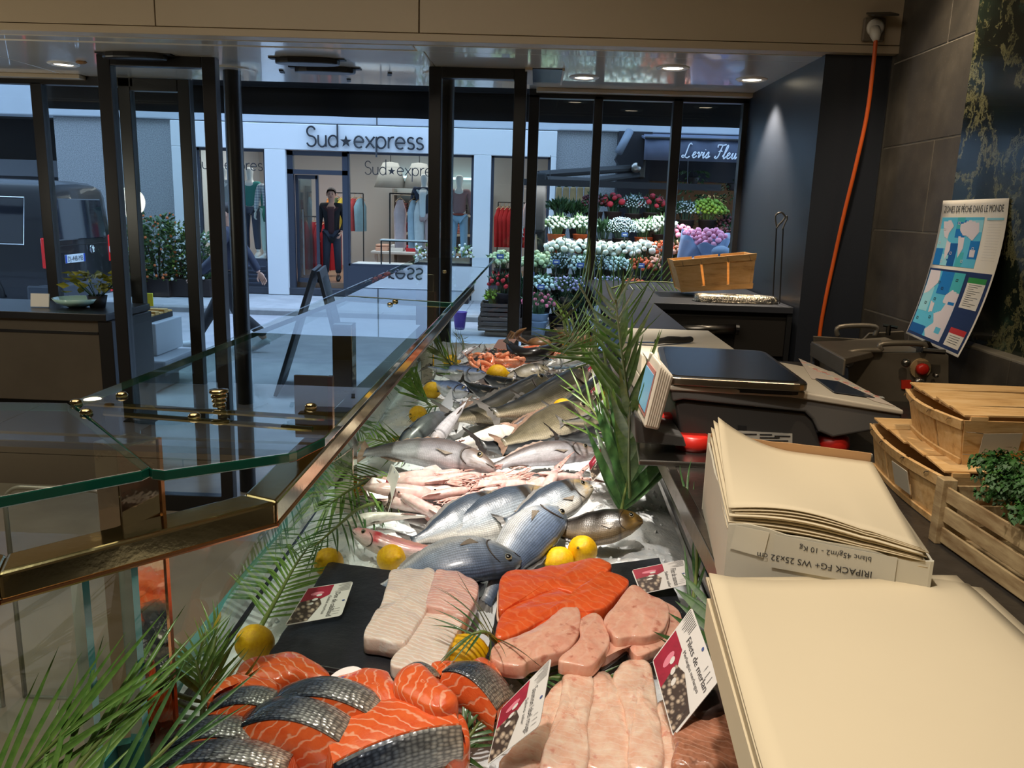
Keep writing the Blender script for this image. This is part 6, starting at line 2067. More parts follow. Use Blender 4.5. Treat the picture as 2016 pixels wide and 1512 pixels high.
PRO = {
    'bream': ([(0, .02), (.03, .066), (.09, .12), (.2, .165), (.35, .19), (.5, .175), (.68, .115), (.82, .055), (.9, .038), (.94, .042)],
              [(0, .02), (.04, .05), (.14, .095), (.3, .14), (.45, .15), (.6, .125), (.75, .075), (.85, .04), (.9, .032), (.94, .038)],
              [(0, .012), (.06, .045), (.18, .078), (.35, .085), (.55, .07), (.75, .035), (.9, .013), (.94, .008)]),
    'bass': ([(0, .018), (.03, .042), (.12, .078), (.3, .1), (.45, .102), (.62, .08), (.78, .052), (.88, .034), (.94, .036)],
             [(0, .018), (.04, .038), (.14, .07), (.3, .09), (.45, .095), (.62, .075), (.78, .045), (.88, .03), (.94, .034)],
             [(0, .016), (.05, .042), (.16, .066), (.35, .075), (.55, .065), (.75, .04), (.9, .014), (.94, .008)]),
    'mackerel': ([(0, .006), (.06, .035), (.18, .068), (.35, .088), (.5, .085), (.68, .055), (.82, .026), (.9, .014), (.94, .014)],
                 [(0, .006), (.06, .03), (.18, .062), (.35, .082), (.5, .08), (.68, .05), (.82, .024), (.9, .013), (.94, .013)],
                 [(0, .006), (.06, .032), (.18, .058), (.35, .072), (.5, .068), (.7, .04), (.85, .016), (.94, .006)]),
    'gurnard': ([(0, .02), (.05, .055), (.15, .085), (.25, .095), (.4, .08), (.6, .055), (.8, .032), (.92, .022), (.94, .022)],
                [(0, .02), (.05, .05), (.15, .075), (.3, .085), (.45, .07), (.6, .05), (.8, .03), (.92, .02), (.94, .02)],
                [(0, .02), (.05, .055), (.15, .085), (.25, .09), (.4, .07), (.6, .045), (.8, .024), (.94, .008)])}


def fish_meshes(kind, mat, finm, name, fork=.06, bend=0.0, sag=0.0):
    up, dn, th = PRO[kind]
    nu, nv = 34, 20
    yb = lambda u: bend * (u - .5) ** 2 - bend * .08
    zs = lambda u: sag * (u - .45) ** 2

    def pos(u, a):
        s, c = math.sin(a), math.cos(a)
        hh = interp(up, u) if c > 0 else interp(dn, u)
        y = hh * math.copysign(abs(c) ** .9, c)
        z = interp(th, u) * math.copysign(abs(s) ** .8, s)
        return V((.5 - u, y + yb(u), z + zs(u)))
    mb = MB()
    uv = []
    us = [(i / nu) ** 1.25 * .94 for i in range(nu + 1)]
    vs_, fs = [], []
    for u in us:
        for j in range(nv):
            a = 2 * PI * j / nv
            vs_.append(pos(u, a))
            uv.append((u, .5 + .5 * math.cos(a), 0))
    for i in range(nu):
        for j in range(nv):
            fs.append((i * nv + j, i * nv + (j + 1) % nv, (i + 1) * nv + (j + 1) % nv, (i + 1) * nv + j))
    fs.append(tuple(range(nv))[::-1])
    fs.append(tuple(range(nu * nv, nu * nv + nv)))
    mb.add(vs_, fs)
    mb.uv = uv
    body = mesh('body', mb, mat, True)
    # tail fin
    hb = interp(up, .93)
    tf = MB()
    H = .11 if kind != 'mackerel' else .13
    rows_ = []
    n_ = 12
    for j in range(n_ + 1):
        t = -1 + 2 * j / n_
        r0 = V((.5 - .915, t * hb * .9 + yb(.93), zs(.93)))
        x1 = .5 - (.985 + fork * abs(t) ** 1.3)
        r1 = V((x1, t * H + yb(1.0), zs(1.0) + .006 * math.sin(j * 2.2)))
        rows_.append((r0, r0.lerp(r1, .5) + V((0, 0, .004 * (-1) ** j)), r1))
    vs_ = [p for r in rows_ for p in r]
    fs = []
    for j in range(n_):
        for q in range(2):
            fs.append((j * 3 + q, j * 3 + q + 1, (j + 1) * 3 + q + 1, (j + 1) * 3 + q))
    tail = mesh('tail_fin', MB().add(vs_, fs), finm, True)
    # dorsal and anal fins
    def ridge(u0, u1, h0, tab, sg):
        mb = MB()
        n_ = 14
        vs_ = []
        for j in range(n_ + 1):
            u = u0 + (u1 - u0) * j / n_
            b = sg * interp(tab, u) * .96 + yb(u)
            h = h0 * math.sin(PI * (j / n_ * .85 + .1)) * (1 - .18 * (j % 2))
            vs_ += [V((.5 - u, b, zs(u))), V((.5 - u - .02, b + sg * h, zs(u) + .004 * (-1) ** j))]
        return mb.add(vs_, [(2 * j, 2 * j + 2, 2 * j + 3, 2 * j + 1) for j in range(n_)])
    dor = mesh('dorsal_fin', ridge(.3, .8, .028 if kind != 'mackerel' else .018, up, 1), finm, True)
    ana = mesh('anal_fin', ridge(.62, .8, .025, dn, -1), finm, True)
    # pectoral fins and gill covers on both sides
    pecs, eyes, pups, gils = [], [], [], []
    for sd in (1, -1):
        pec, eye, pup, gil = MB(), MB(), MB(), MB()
        sp = lambda u_, a_, o_: pos(u_, a_ * sd) + V((0, 0, sd * o_))
        vs_ = [sp(.275, 1.78, .002)]
        for j in range(8):
            L = .13 * (1 - .07 * j)
            vs_.append(sp(.275 + L * math.cos(.11 * j), 1.66 + .05 * j, .007 + .003 * (j % 2)))
        pec.add(vs_, [(0, j + 1, j + 2) for j in range(7)])
        ue, ve = (.105, .36) if kind != 'gurnard' else (.12, .5)
        a = math.acos(ve)
        q = pos(ue, a) if sd == 1 else pos(ue, -a)
        r_ = .026 if kind == 'bream' else .021
        eye.ball(q + V((0, 0, sd * r_ * .05)), (r_, r_, r_ * .5), 14, 6, 0)
        pup.ball(q + V((0, 0, sd * r_ * .3)), (r_ * .74, r_ * .74, r_ * .34), 12, 6, 0)
        pts = []
        for j in range(9):
            t = -1 + 2 * j / 8
            u = .225 - .05 * t * t
            a = math.acos(max(-.9, min(.8, -.05 + t * .7)))
            q = pos(u, a if sd == 1 else -a)
            pts.append(q + V((0, 0, sd * .0015)))
        gil.tube(pts, [.002, .004, .005, .006, .006, .006, .005, .004, .002], 5)
        pts = [pos(u_, (1.75 if sd == 1 else -1.75)) + V((.002, 0, sd * .001)) for u_ in (.005, .02, .04, .055)]
        gil.tube(pts, [.003, .003, .003, .001], 4)
        pecs.append(pec)
        eyes.append(eye)
        pups.append(pup)
        gils.append(gil)
    pupm = bpy.data.materials.get('fish_pupil') or M('fish_pupil', S(12, 12, 14), .08, 0, .8, coat=1)
    eyem = bpy.data.materials.get('fish_eye_ring') or M('fish_eye_ring', S(176, 164, 130), .2, .2, .8, coat=1)
    gm = bpy.data.materials.get(mat.name + '_gill') or M(mat.name + '_gill', S(70, 62, 58), .4)
    pecm = bpy.data.materials.get('fin_pale') or M('fin_pale', S(136, 126, 114), .35, var=.3, vs=30)
    ps_ = [mesh('pectoral_fin', p_, pecm, True) for p_ in pecs]
    es_ = [mesh('eye', p_, eyem, True) for p_ in eyes]
    us_ = [mesh('pupil', p_, pupm, True) for p_ in pups]
    gs_ = [mesh('gill_edge', p_, gm, True) for p_ in gils]
    return dict(body=body, tail_fin=tail, dorsal_fin=dor, anal_fin=ana, pectoral_fin=ps_[0], pectoral_fin2=ps_[1], eye=es_[0], eye2=es_[1], pupil=us_[0], pupil2=us_[1], gill_edge=gs_[0], gill_edge2=gs_[1])


fin_grey = M('fin_grey', S(120, 118, 116), .35, var=.3, vs=20)
fin_dark = M('fin_dark', S(50, 46, 46), .35)
fin_brown = M('fin_brown', S(150, 124, 108), .35, var=.3, vs=20)
fin_pink = M('fin_pink', S(200, 150, 140), .35)
fin_red = M('fin_red', S(214, 110, 80), .4)
FM = dict(
    silver=fishmat('skin_silver_bream', S(70, 82, 98), S(176, 188, 200), S(240, 238, 232), .24, .3, .45, S(44, 38, 34), (64, 24), head=S(196, 164, 96)),
    blue=fishmat('skin_blue_bream', S(104, 122, 152), S(150, 168, 194), S(216, 220, 224), .3, .3, .6, None, (64, 24), head=S(74, 76, 70)),
    dark=fishmat('skin_dark_bream', S(32, 28, 28), S(84, 72, 58), S(140, 122, 96), .24, .4, .55, S(20, 17, 16), (60, 22), head=S(150, 116, 50)),
    olive=fishmat('skin_olive', S(92, 86, 68), S(142, 134, 110), S(206, 196, 172), .32, .35, .1, S(36, 30, 24), (60, 24)),
    bass=fishmat('skin_bass', S(30, 32, 28), S(92, 88, 70), S(206, 194, 168), .28, .6, .4, None, (90, 30)),
    meagre=fishmat('skin_meagre', S(96, 88, 88), S(152, 152, 160), S(206, 206, 214), .34, .3, 0, None, (80, 30), belly_pos=.3, head=S(120, 100, 84)),
    tuna=fishmat('skin_bonito', S(58, 72, 104), S(132, 156, 204), S(226, 230, 240), .2, .05, 0, None, (80, 30)),
    black=fishmat('skin_black', S(14, 16, 20), S(30, 33, 38), S(96, 100, 104), .3, .2, 0, None, (80, 30), coat=.6),
    mack=fishmat('skin_mackerel', S(50, 92, 120), S(130, 160, 180), S(226, 228, 226), .2, .05, 0, None, (80, 30), spots=.85),
    white=fishmat('skin_white', S(206, 186, 174), S(232, 218, 206), S(244, 238, 230), .3, .1, 0, None, (70, 24), gill=.2),
    pinkw=fishmat('skin_pink_white', S(214, 150, 150), S(232, 206, 204), S(240, 226, 224), .26, .05, 0, S(206, 70, 80), (70, 24), gill=.25),
    red=fishmat('skin_red', S(222, 106, 66), S(232, 140, 100), S(240, 190, 160), .3, .15, 0, None, (70, 26), gill=.2))
SPEC = dict(
    bream=('bream', 'silver', fin_grey, .035, .1, 0), bream_b=('bream', 'blue', fin_grey, .05, .3, .25), bream_d=('bream', 'dark', fin_dark, .035, .15, .1), bream_o=('bream', 'olive', fin_brown, .03, .1, .1),
    bass=('bass', 'bass', fin_grey, .03, .28, .1), meagre=('bass', 'meagre', fin_brown, .0, -.25, 0), tuna=('mackerel', 'tuna', fin_grey, .08, .1, .1), black=('mackerel', 'black', fin_dark, .07, .35, .15),
    mack=('mackerel', 'mack', fin_grey, .07, .1, 0), white=('gurnard', 'white', fin_pink, .0, .2, .1), pinkw=('gurnard', 'pinkw', fin_pink, .03, .35, 0), red=('gurnard', 'red', fin_red, .02, .1, 0), bassb=('bass', 'black', fin_dark, .03, .4, .2))
FMESH = {k_: fish_meshes(v[0], FM[v[1]], v[2], k_, v[3], v[4], v[5]) for k_, v in SPEC.items()}


def fish(kind, label, head, tail, h=.04, ht=None, roll=0, hy=1.0, tz=1.0, name='whole_fish', dorsal_far=True):
    """head/tail: photo pixels; h, ht: heights over the ice; roll: about its length, + shows more of the back"""
    if 0 <= roll < 30 and dorsal_far:
        roll, hy, h, ht = roll + 30, hy * .86, h + .012, (ht or h) + .008
    a, b = B(head[0], head[1], h), B(tail[0], tail[1], h if ht is None else ht)
    x = (a - b)
    L = x.length
    x = x.normalized()
    z = V((0, 0, 1))
    z = (z - x * z.x * x.x - x * (z.dot(x) - z.x * x.x)).normalized()
    z = (V((0, 0, 1)) - x * x.z).normalized()
    y = z.cross(x)
    R_ = Matrix((x, y, z)).transposed()
    # dorsal side away from us?
    if (y.y > 0) != dorsal_far:
        R_ = R_ @ Matrix.Rotation(PI, 3, 'X')
    sgn = 1 if (R_ @ V((0, 1, 0))).y > 0 else -1
    R_ = Matrix.Rotation(math.radians(roll * sgn), 3, x) @ R_
    t = thing(name, label, 'fish', (a + b) / 2, 'fish laid out on the ice', world=False)
    t.rotation_euler = R_.to_euler()
    t.scale = (L, L * hy, L * tz)
    for nm, me in FMESH[kind].items():
        if nm == 'pupil' or nm == 'pupil2': continue
        o = part(nm.rstrip('2'), None, None, t, me=me)
        if nm[:3] == 'eye': sub('pupil', None, None, o, me=FMESH[kind]['pupil' + nm[3:]])
    return t


F = fish
# nearest rows
F('bream_b', 'blue-grey sea bream in front, lying belly-left with its forked tail by the slate', (1022, 1078), (728, 1142), .085, .055, -28, 1.05, 1.2, 'sea_bream', False)
F('bream_b', 'slim blue-grey bream standing steeply, its tail curling down between the two slates', (1098, 985), (945, 1178), .095, .03, -28, .85, 1.1, 'sea_bream', False)
F('bream', 'large bright silver bream in the middle, head hidden under the steep blue one', (1100, 985), (826, 1066), .05, .03, 12, 1.15, 1.25, 'sea_bream')
F('bream', 'silver bream with a golden dark-spotted head, left of the large bright one', (1008, 988), (800, 1075), .05, .03, 8, 1.2, 1.2, 'sea_bream')
F('bream', 'silver bream with a pale golden head pointing right, topmost of the bright pile', (1168, 962), (985, 1035), .085, .05, 5, 1.25, 1.2, 'sea_bream')
F('bream_d', 'dark striped bream with a yellow cheek at the right end of the pile', (1266, 1034), (1060, 1048), .055, .03, 6, 1.25, 1.3, 'sea_bream')
F('pinkw', 'pinkish white fish lying belly up behind the left lemon, with red blotches', (692, 1060), (905, 1096), .05, .035, -60, 1.1, 1.2, 'pale_fish', True)
F('white', 'pale translucent pink fish behind the red blotched one at the left edge', (678, 1026), (850, 1012), .03, .03, 20, 1.2, .8, 'pale_fish')
# middle
F('meagre', 'big grey-blue meagre with a dark eye, facing right across the middle of the bed', (978, 912), (706, 882), .06, .05, 10, 1.25, 1.2, 'meagre')
F('meagre', 'brownish grey meagre facing right, behind the squid pile', (1172, 884), (955, 916), .06, .04, 12, 1.3, 1.2, 'meagre')
F('white', 'white fish turned belly up with a pinkish head, behind the big meagre', (1022, 850), (842, 892), .055, .035, -50, 1.2, 1.2, 'pale_fish')
F('bream_o', 'tan olive fish slanting up to the right behind the white one', (1160, 812), (975, 884), .075, .05, 14, 1.0, 1.2, 'olive_fish')
F('bassb', 'long black-blue fish slanting below the tan olive one', (1140, 838), (936, 902), .06, .04, 40, 1.25, 1.2, 'dark_fish')
F('black', 'dark blue fish beside the palm, right of the long black one', (1216, 842), (1090, 872), .085, .07, 45, 1.5, 1.4, 'dark_fish')
F('bass', 'silver scaled fish tucked behind the dark blue one next to the palm stems', (1222, 815), (1100, 838), .10, .08, 20, 1.3, 1.2, 'sea_bass')
F('bassb', 'blue-black fish at the left edge with its tail raised by the white card', (786, 878), (892, 800), .05, .09, 35, 1.3, 1.4, 'dark_fish')
# the long bass
F('bass', 'long sea bass lying diagonally, left one of the two in the middle', (1080, 762), (880, 842), .075, .05, 42, 1.15, 1.2, 'sea_bass')
F('bass', 'long sea bass lying diagonally, right one of the two in the middle', (1160, 748), (960, 836), .085, .055, 36, 1.1, 1.2, 'sea_bass')
F('bass', 'sea bass with a yellowish flank squeezed between the two long ones', (1136, 744), (1020, 802), .07, .06, 20, 1.1, 1.2, 'sea_bass')
F('bass', 'sea bass nearest the palm, right of the long diagonal pair', (1190, 756), (1085, 826), .085, .06, 18, 1.2, 1.2, 'sea_bass')
F('meagre', 'grey fish with a pinkish belly under the right long bass', (1120, 815), (985, 850), .05, .04, 10, 1.2, 1.1, 'grey_fish')
# far rows
F('tuna', 'blue-silver bonito pointing right at the left edge of the bed', (958, 742), (838, 726), .07, .045, 12, 1.3, 1.3, 'bonito')
F('tuna', 'dark blue bonito with a white belly below the blue-silver one', (922, 778), (848, 752), .05, .045, 40, 1.7, 1.6, 'bonito')
F('black', 'small black fish pointing down right, lower one of the pair behind the white card', (994, 780), (908, 755), .055, .05, 25, 1.3, 1.3, 'dark_fish')
F('black', 'small black fish pointing down right, upper one of the pair behind the white card', (1022, 762), (942, 738), .06, .055, 25, 1.3, 1.3, 'dark_fish')
F('bassb', 'black fish curled behind the two long bass, left of the far dark pair', (1112, 750), (1010, 752), .08, .06, 30, 1.5, 1.4, 'dark_fish')
F('black', 'black fish at the right edge below the mackerel, upper one', (1168, 728), (1078, 745), .085, .06, 30, 1.5, 1.4, 'dark_fish')
F('black', 'black fish at the right edge below the mackerel, lower one', (1168, 740), (1098, 754), .085, .06, 30, 1.3, 1.4, 'dark_fish')
F('bream_o', 'olive grey bream with a dark patch behind its gill, in the far rows', (1080, 728), (985, 744), .07, .05, 8, 1.35, 1.2, 'sea_bream')
F('mack', 'blue mackerel with dark bars, at the right edge of the far rows', (1078, 718), (1166, 708), .07, .06, 20, 1.4, 1.3, 'mackerel')
F('mack', 'mackerel half hidden behind the olive bream', (1090, 712), (1020, 704), .06, .05, 20, 1.3, 1.2, 'mackerel')
F('black', 'black-backed mackerel arched beside the prawns at the left', (985, 698), (896, 730), .075, .05, 30, 1.5, 1.4, 'dark_fish')
F('tuna', 'blue-silver fish half hidden behind the far lemon', (1000, 733), (930, 740), .06, .05, 12, 1.3, 1.2, 'bonito')
F('tuna', 'grey-blue fish standing up against the far left corner', (898, 706), (944, 678), .05, .10, 20, 1.6, 1.4, 'bonito')
F('bass', 'silver fish behind the prawns in the far row', (1035, 702), (950, 694), .06, .06, 15, 1.5, 1.3, 'sea_bass')
F('red', 'orange-red gurnard in the farthest row, nearer one beside the prawns', (1128, 698), (1030, 706), .07, .06, 25, 1.5, 1.4, 'red_fish')
F('red', 'orange-red gurnard in the farthest row, behind the black eel', (1072, 688), (998, 690), .08, .07, 25, 1.5, 1.3, 'red_fish')
F('red', 'orange-red gurnard at the far left, its tail below the brown card', (1000, 690), (930, 702), .06, .05, 25, 1.0, 1.2, 'red_fish')
F('bass', 'silver-green fish at the far right corner by the palm, lower one', (1120, 708), (1168, 682), .06, .09, 20, 1.4, 1.3, 'sea_bass')
F('bass', 'silver-green fish at the far right corner by the palm, upper one', (1140, 702), (1180, 684), .08, .09, 20, 1.6, 1.3, 'sea_bass')
F('mack', 'mackerel lying along the right edge below the far corner fish', (1108, 712), (1180, 700), .05, .07, 20, 1.2, 1.2, 'mackerel')
# eel
t = thing('black_eel', 'slim black fish arching over the red gurnards in the farthest row', 'fish', B(1050, 698, .1), 'fish laid out on the ice')
pts = crom([B(1000, 674, .13), B(1012, 690, .11), B(1032, 700, .10), B(1060, 696, .11), B(1085, 686, .11), B(1104, 680, .11)], 5)
n_ = len(pts)
part('body', MB().tube(pts, [.004 + .028 * math.sin(PI * min(1, (i / n_) ** .7 * .95)) for i in range(n_)], 10), M('eel_black', S(26, 23, 24), .3, coat=.4), t, True)
part('tail_fin', MB().prism([B(1006, 682, .12), B(998, 664, .16), B(1003, 680, .13), B(990, 672, .14)], (0, 0, .003)), fin_dark, t)
# tail and fillet stripes
F('meagre', 'brownish fish with its broad tail raised between the white card and the white fish', (846, 880), (918, 792), .05, .13, 20, 1.5, 1.2, 'grey_fish')

# ---- squid pile
def squid_meshes():
    prof = [(.004, .5), (.05, .42), (.085, .25), (.095, .0), (.085, -.2), (.06, -.28)]
    man = MB().lathe(prof, (0, 0, 0), 14, V((-1, 0, 0)))
    fins = MB()
    for sd in (1, -1):
        fins.add([V((-.5, 0, 0)), V((-.4, sd * .14, .01)), V((-.22, sd * .12, .01)), V((-.14, sd * .05, .01))], [(0, 1, 2, 3)])
    hd = MB().ball((.32, 0, 0), (.07, .06, .05), 10, 6)
    ten = MB()
    for i in range(8):
        a = (i - 3.5) * .16
        ten.tube(crom([(.35, .04 * math.sin(a * 3), 0), (.5, .1 * a * 1.6, .01 * (i % 3)), (.68, .2 * a + .03 * math.sin(i * 2), -.01 + .02 * (i % 2)), (.82, .26 * a + .07 * math.cos(i * 2.3), -.02)], 4), [.022 - .016 * j / 12 for j in range(13)], 5)
    m_sq = M('squid_skin', S(228, 208, 204), .2, 0, .6, col2=S(208, 168, 164), vs=9, coat=.6, sss=.15)
    m_t = M('squid_tentacle', S(222, 186, 178), .25, 0, .6, col2=S(178, 126, 118), vs=14, coat=.5)
    eye = MB().ball((.33, .055, .02), .014, 8, 5).ball((.33, -.055, .02), .014, 8, 5)
    return dict(mantle=mesh('mantle', man, m_sq, True), fin=mesh('fin', fins, m_sq), head=mesh('head', hd, m_t, True), tentacles=mesh('tentacles', ten, m_t, True), eye=mesh('eye', eye, bpy.data.materials['fish_pupil'], True))


SQ = squid_meshes()
rs = random.Random(4)
sq_pos = [(790, 952, 10), (812, 940, 5), (838, 948, -8), (862, 938, 20), (884, 950, -4), (906, 942, 12), (930, 952, 0), (952, 940, 15), (800, 968, 6), (830, 972, -5), (858, 966, 8), (888, 970, 0), (916, 966, -12), (944, 972, 10), (972, 962, 25), (800, 992, 4), (828, 996, -4),
          (1000, 955, 30), (1030, 948, 24), (1056, 956, 20), (1084, 945, 28), (1015, 972, 35), (1048, 970, 25), (1110, 938, 20), (1128, 948, 30), (985, 945, 14)]
for i, (x, y, a) in enumerate(sq_pos):
    p = B(x, y, .035 + .012 * (i % 3))
    t = thing('squid', 'small pinkish squid in the wet pile between the meagres and the breams', 'squid', p, 'small squid in the pile', world=False)
    t.rotation_euler = (rs.uniform(-.8, .8), rs.uniform(-.2, .2), math.radians(a * 1.5 + rs.uniform(-35, 35)) + (PI if i % 3 == 1 else 0))
    s = .19 * rs.uniform(.8, 1.15) * (1.25 if i in (15, 16, 8) else 1)
    t.scale = (s, s, s * .8)
    for nm, me in SQ.items(): part(nm, None, None, t, me=me)

# ---- prawns
def prawn_meshes():
    pts = [V((.5 * math.cos(a) * 1.0, .36 * math.sin(a), 0)) for a in [math.radians(x) for x in range(-30, 211, 16)]]
    n_ = len(pts)
    b = MB().tube(pts, [(.05 + .09 * math.sin(PI * (.25 + .7 * (1 - j / n_)))) * (1 + .1 * (j % 2)) for j in range(n_)], 8)
    fan = MB()
    e = pts[-1]
    for a in (-.6, -.2, .2, .6):
        fan.add([e, e + V((.06 + .1 * math.sin(a), -.2, .05 * a)), e + V((.0 + .1 * math.sin(a), -.22, .05 * a))], [(0, 1, 2)])
    ant = MB()
    for i in range(4):
        ant.tube(crom([pts[0], pts[0] + V((.2, -.2 - .1 * i, .1)), pts[0] + V((.5 - .1 * i, -.5, .12 + .05 * i))], 4), .01, 4)
    for i in range(6):
        p = pts[2 + i]
        ant.tube([p, p * .55 + V((0, 0, -.1 + .04 * (i % 2)))], .015, 4)
    m1 = M('prawn_shell', S(236, 130, 84), .3, 0, .6, col2=S(244, 176, 140), vs=6, coat=.4)
    return dict(body=mesh('body', b, m1, True), tail_fan=mesh('tail_fan', fan, m1), feelers=mesh('feelers', ant, m1, True))


PR = prawn_meshes()
for i in range(22):
    x, y = 942 + (i % 9) * 11.5 + rs.uniform(-5, 5), 706 + (i // 9) * 8 + rs.uniform(-4, 4)
    t = thing('prawn', 'orange prawn in the heap beside the arched black mackerel', 'prawn', B(x, y, .06 + .02 * rs.random()), 'heap of orange prawns', world=False)
    t.rotation_euler = (rs.uniform(-.6, .6), rs.uniform(-.6, .6), rs.uniform(0, 6.28))
    t.scale = (.075,) * 3
    for nm, me in PR.items(): part(nm, None, None, t, me=me)

# ---- cuttlefish pieces and crab
def lumpy(name, lab, cat, px, h, size, mat, seed, flat=.45, group=None):
    p = B(px[0], px[1], h)
    rr_ = random.Random(seed)
    an = rr_.uniform(0, 3)
    def fn(u, v):
        a, th = 2 * PI * u, PI * v
        n_ = 1 + .28 * noise.noise(V((math.cos(a) * 1.5 + seed, math.sin(a) * 1.5, th)))
        return p + Matrix.Rotation(an, 3, 'Z') @ V((size * n_ * math.sin(th) * math.cos(a) * 1.5, size * n_ * math.sin(th) * math.sin(a), -size * flat * math.cos(th) * n_))
    return single(name, MB().grid(fn, 18, 10, wrap=True), mat, lab, cat, group, smooth=True)


m_cut = M('cuttlefish_skin', S(150, 112, 92), .15, 0, .7, col2=S(206, 176, 160), vs=22, coat=.9)
for i, (x, y) in enumerate(((932, 802), (950, 796), (966, 802), (984, 792), (1010, 772), (1028, 768), (1000, 850 - 4), (1030, 838))):
    lumpy('cuttlefish', 'small wet brown cuttlefish on the ice, %s' % ['leftmost beside the raised tail', 'second from the raised tail', 'third from the raised tail', 'fourth from the raised tail, by the long bass', 'behind the left long bass, left one', 'behind the left long bass, right one', 'below the long bass, left one', 'below the long bass, right one'][i], 'cuttlefish', (x, y), .045, .035, m_cut, i, .6, 'brown cuttlefish')
t = thing('crab', 'brown crab at the far edge of the bed, in front of the door frame', 'crab', B(1070, 676, .09))
m_crab = M('crab_shell', S(140, 104, 66), .35, col2=S(90, 64, 40), vs=20)
p = B(1062, 676, .10)
part('shell', MB().ball(p, (.055, .045, .028), 16, 8), m_crab, t, True)
for sd in (-1, 1):
    part('claw', MB().tube(crom([p + V((.05 * sd, -.02, 0)), p + V((.1 * sd, -.05, .03)), p + V((.09 * sd, -.08, .06)), p + V((.06 * sd, -.09, .08))], 4), [.006, .007, .008, .009, .01, .012, .013, .013, .011, .009, .006, .004, .002], 8), m_crab, t, True)
    for j in range(3):
        part('leg', MB().tube([p + V((.06 * sd, .01 * j, 0)), p + V(((.11 + .01 * j) * sd, .02 * j, .04)), p + V(((.15 + .01 * j) * sd, .03 * j, -.03))], [.009, .008, .003], 6), m_crab, t, True)
lumpy('whelk', 'dark round shell beside the crab in the far right corner', 'shellfish', (1106, 672), .09, .07, m_blackm, 30, .9)
lumpy('whelk', 'brown speckled shell on the palm side of the far corner lemon', 'shellfish', (1140, 672), .10, .045, m_crab, 31, .9)

# ================================================================= LEMONS
k = N('lemon_peel')
c = k.coords('Object')
k.l(k.ramp(k.noise(c, 7, 3), [(.35, S(250, 200, 20)), (.7, S(236, 176, 14))]), k.b.inputs['Base Color'])
k.set(rough=.38, spec=.5)
k.bump(k.noise(c, 42, 2, .5), .25, .02)
m_lem = k.m
lprof = []
for i in range(21):
    t_ = i / 20
    z = -1.05 + 2.15 * t_
    r_ = math.sqrt(max(0, 1 - (z / 1.02) ** 2)) * .9 if abs(z) < .86 else 0
    lprof.append((r_, z))
lprof = [(.0, -1.12), (.07, -1.11), (.12, -1.04), (.3, -.95), (.55, -.78), (.74, -.56), (.86, -.28), (.89, 0), (.86, .28), (.75, .56), (.56, .78), (.34, .93), (.22, 1.02), (.17, 1.12), (.1, 1.2), (0, 1.21)]
LM = mesh('peel', MB().lathe(lprof, (0, 0, 0), 24, V((1, 0, 0)), cap=False), m_lem, True)
LS = mesh('stem_end', MB().lathe([(.0, -1.15), (.07, -1.15), (.09, -1.1)], (0, 0, 0), 8, V((1, 0, 0)), cap=False), M('lemon_stem', S(110, 90, 30), .8), True)
lem = [(647, 1107, .034, 'yellow lemon beside the upper palm frond, above the left slate corner', -.6, -2.0, 0), (770, 1099, .034, 'yellow lemon in front of the pinkish white fish', -.4, -.9, 0), (502, 1267, .036, 'large yellow lemon nearest at left, on the palm frond by the slate', -.75, -2.2, 0),
       (1100, 1104, .034, 'yellow lemon left of a pair above the salmon slabs', 0, .6, 0), (1147, 1083, .036, 'yellow lemon right of a pair above the salmon slabs, stem end showing', .5, 1.2, .01), (916, 1292, .042, 'yellow lemon under palm leaves between the two slates', 0, .2, -.005),
       (823, 816, .034, 'yellow lemon on bare ice at the left, below the white card', .2, 1.0, 0), (851, 768, .036, 'yellow lemon at the left edge below the bonito', 0, .2, 0), (979, 736, .042, 'yellow lemon between the bonito and the olive bream', 0, .2, .04),
       (1108, 803, .036, 'orange-yellow lemon on the right among the bass', 0, .3, .05), (1116, 687, .034, 'yellow lemon in the far right corner by the palm', 0, .3, .06), (889, 712, .036, 'yellow lemon behind the far left palm frond', 0, .4, 0), (786, 878, .034, 'yellow lemon half buried behind the big meagre tail', 0, .2, -.01),
       (1176, 776, .03, 'small piece of lemon behind the price card by the palm', 0, .1, .06), (728, 960, .034, 'yellow lemon hidden under the left palm frond', 0, .4, -.01)]
for x, y, r_, lab, tl, yw, dz in lem:
    t = thing('lemon', lab, 'lemon', B(x, y, r_ * .75 + dz), 'lemons on the ice', world=False)
    t.rotation_euler = (0, tl, yw)
    t.scale = (r_,) * 3
    part('peel', None, None, t, me=LM)
    part('stem_end', None, None, t, me=LS)
# ================================================================= SLATES, FILLETS
k = N('slate')
c = k.coords('Object')
k.l(k.ramp(k.noise(c, 9, 8, .6), [(.35, S(42, 44, 50)), (.7, S(28, 30, 35))]), k.b.inputs['Base Color'])
k.set(rough=.3, coat=.25)
k.bump(k.noise(c, 16, 8, .65), .35)
m_slate = k.m


def slate(px, h, lab, th=.009):
    q = [B(x, y, h) for x, y in px]
    poly = []
    rr_ = random.Random(len(lab))
    for i in range(4):
        a, b = q[i], q[(i + 1) % 4]
        n_ = 14
        for j in range(n_):
            p = a.lerp(b, j / n_)
            poly.append(p + V((rr_.uniform(-.0016, .0016), rr_.uniform(-.0016, .0016), 0)))
    return single('slate_board', MB().prism(poly, (0, 0, th)), m_slate, lab, 'board', 'slate serving boards', bevel=.002)


slate([(648, 1113), (955, 1156), (792, 1345), (524, 1306)], .03, 'black slate board carrying the white cod pieces, at the left')
slate([(990, 1150), (1296, 1104), (1372, 1262), (948, 1338)], .03, 'black slate board under the salmon slabs and swordfish steaks, at the right')


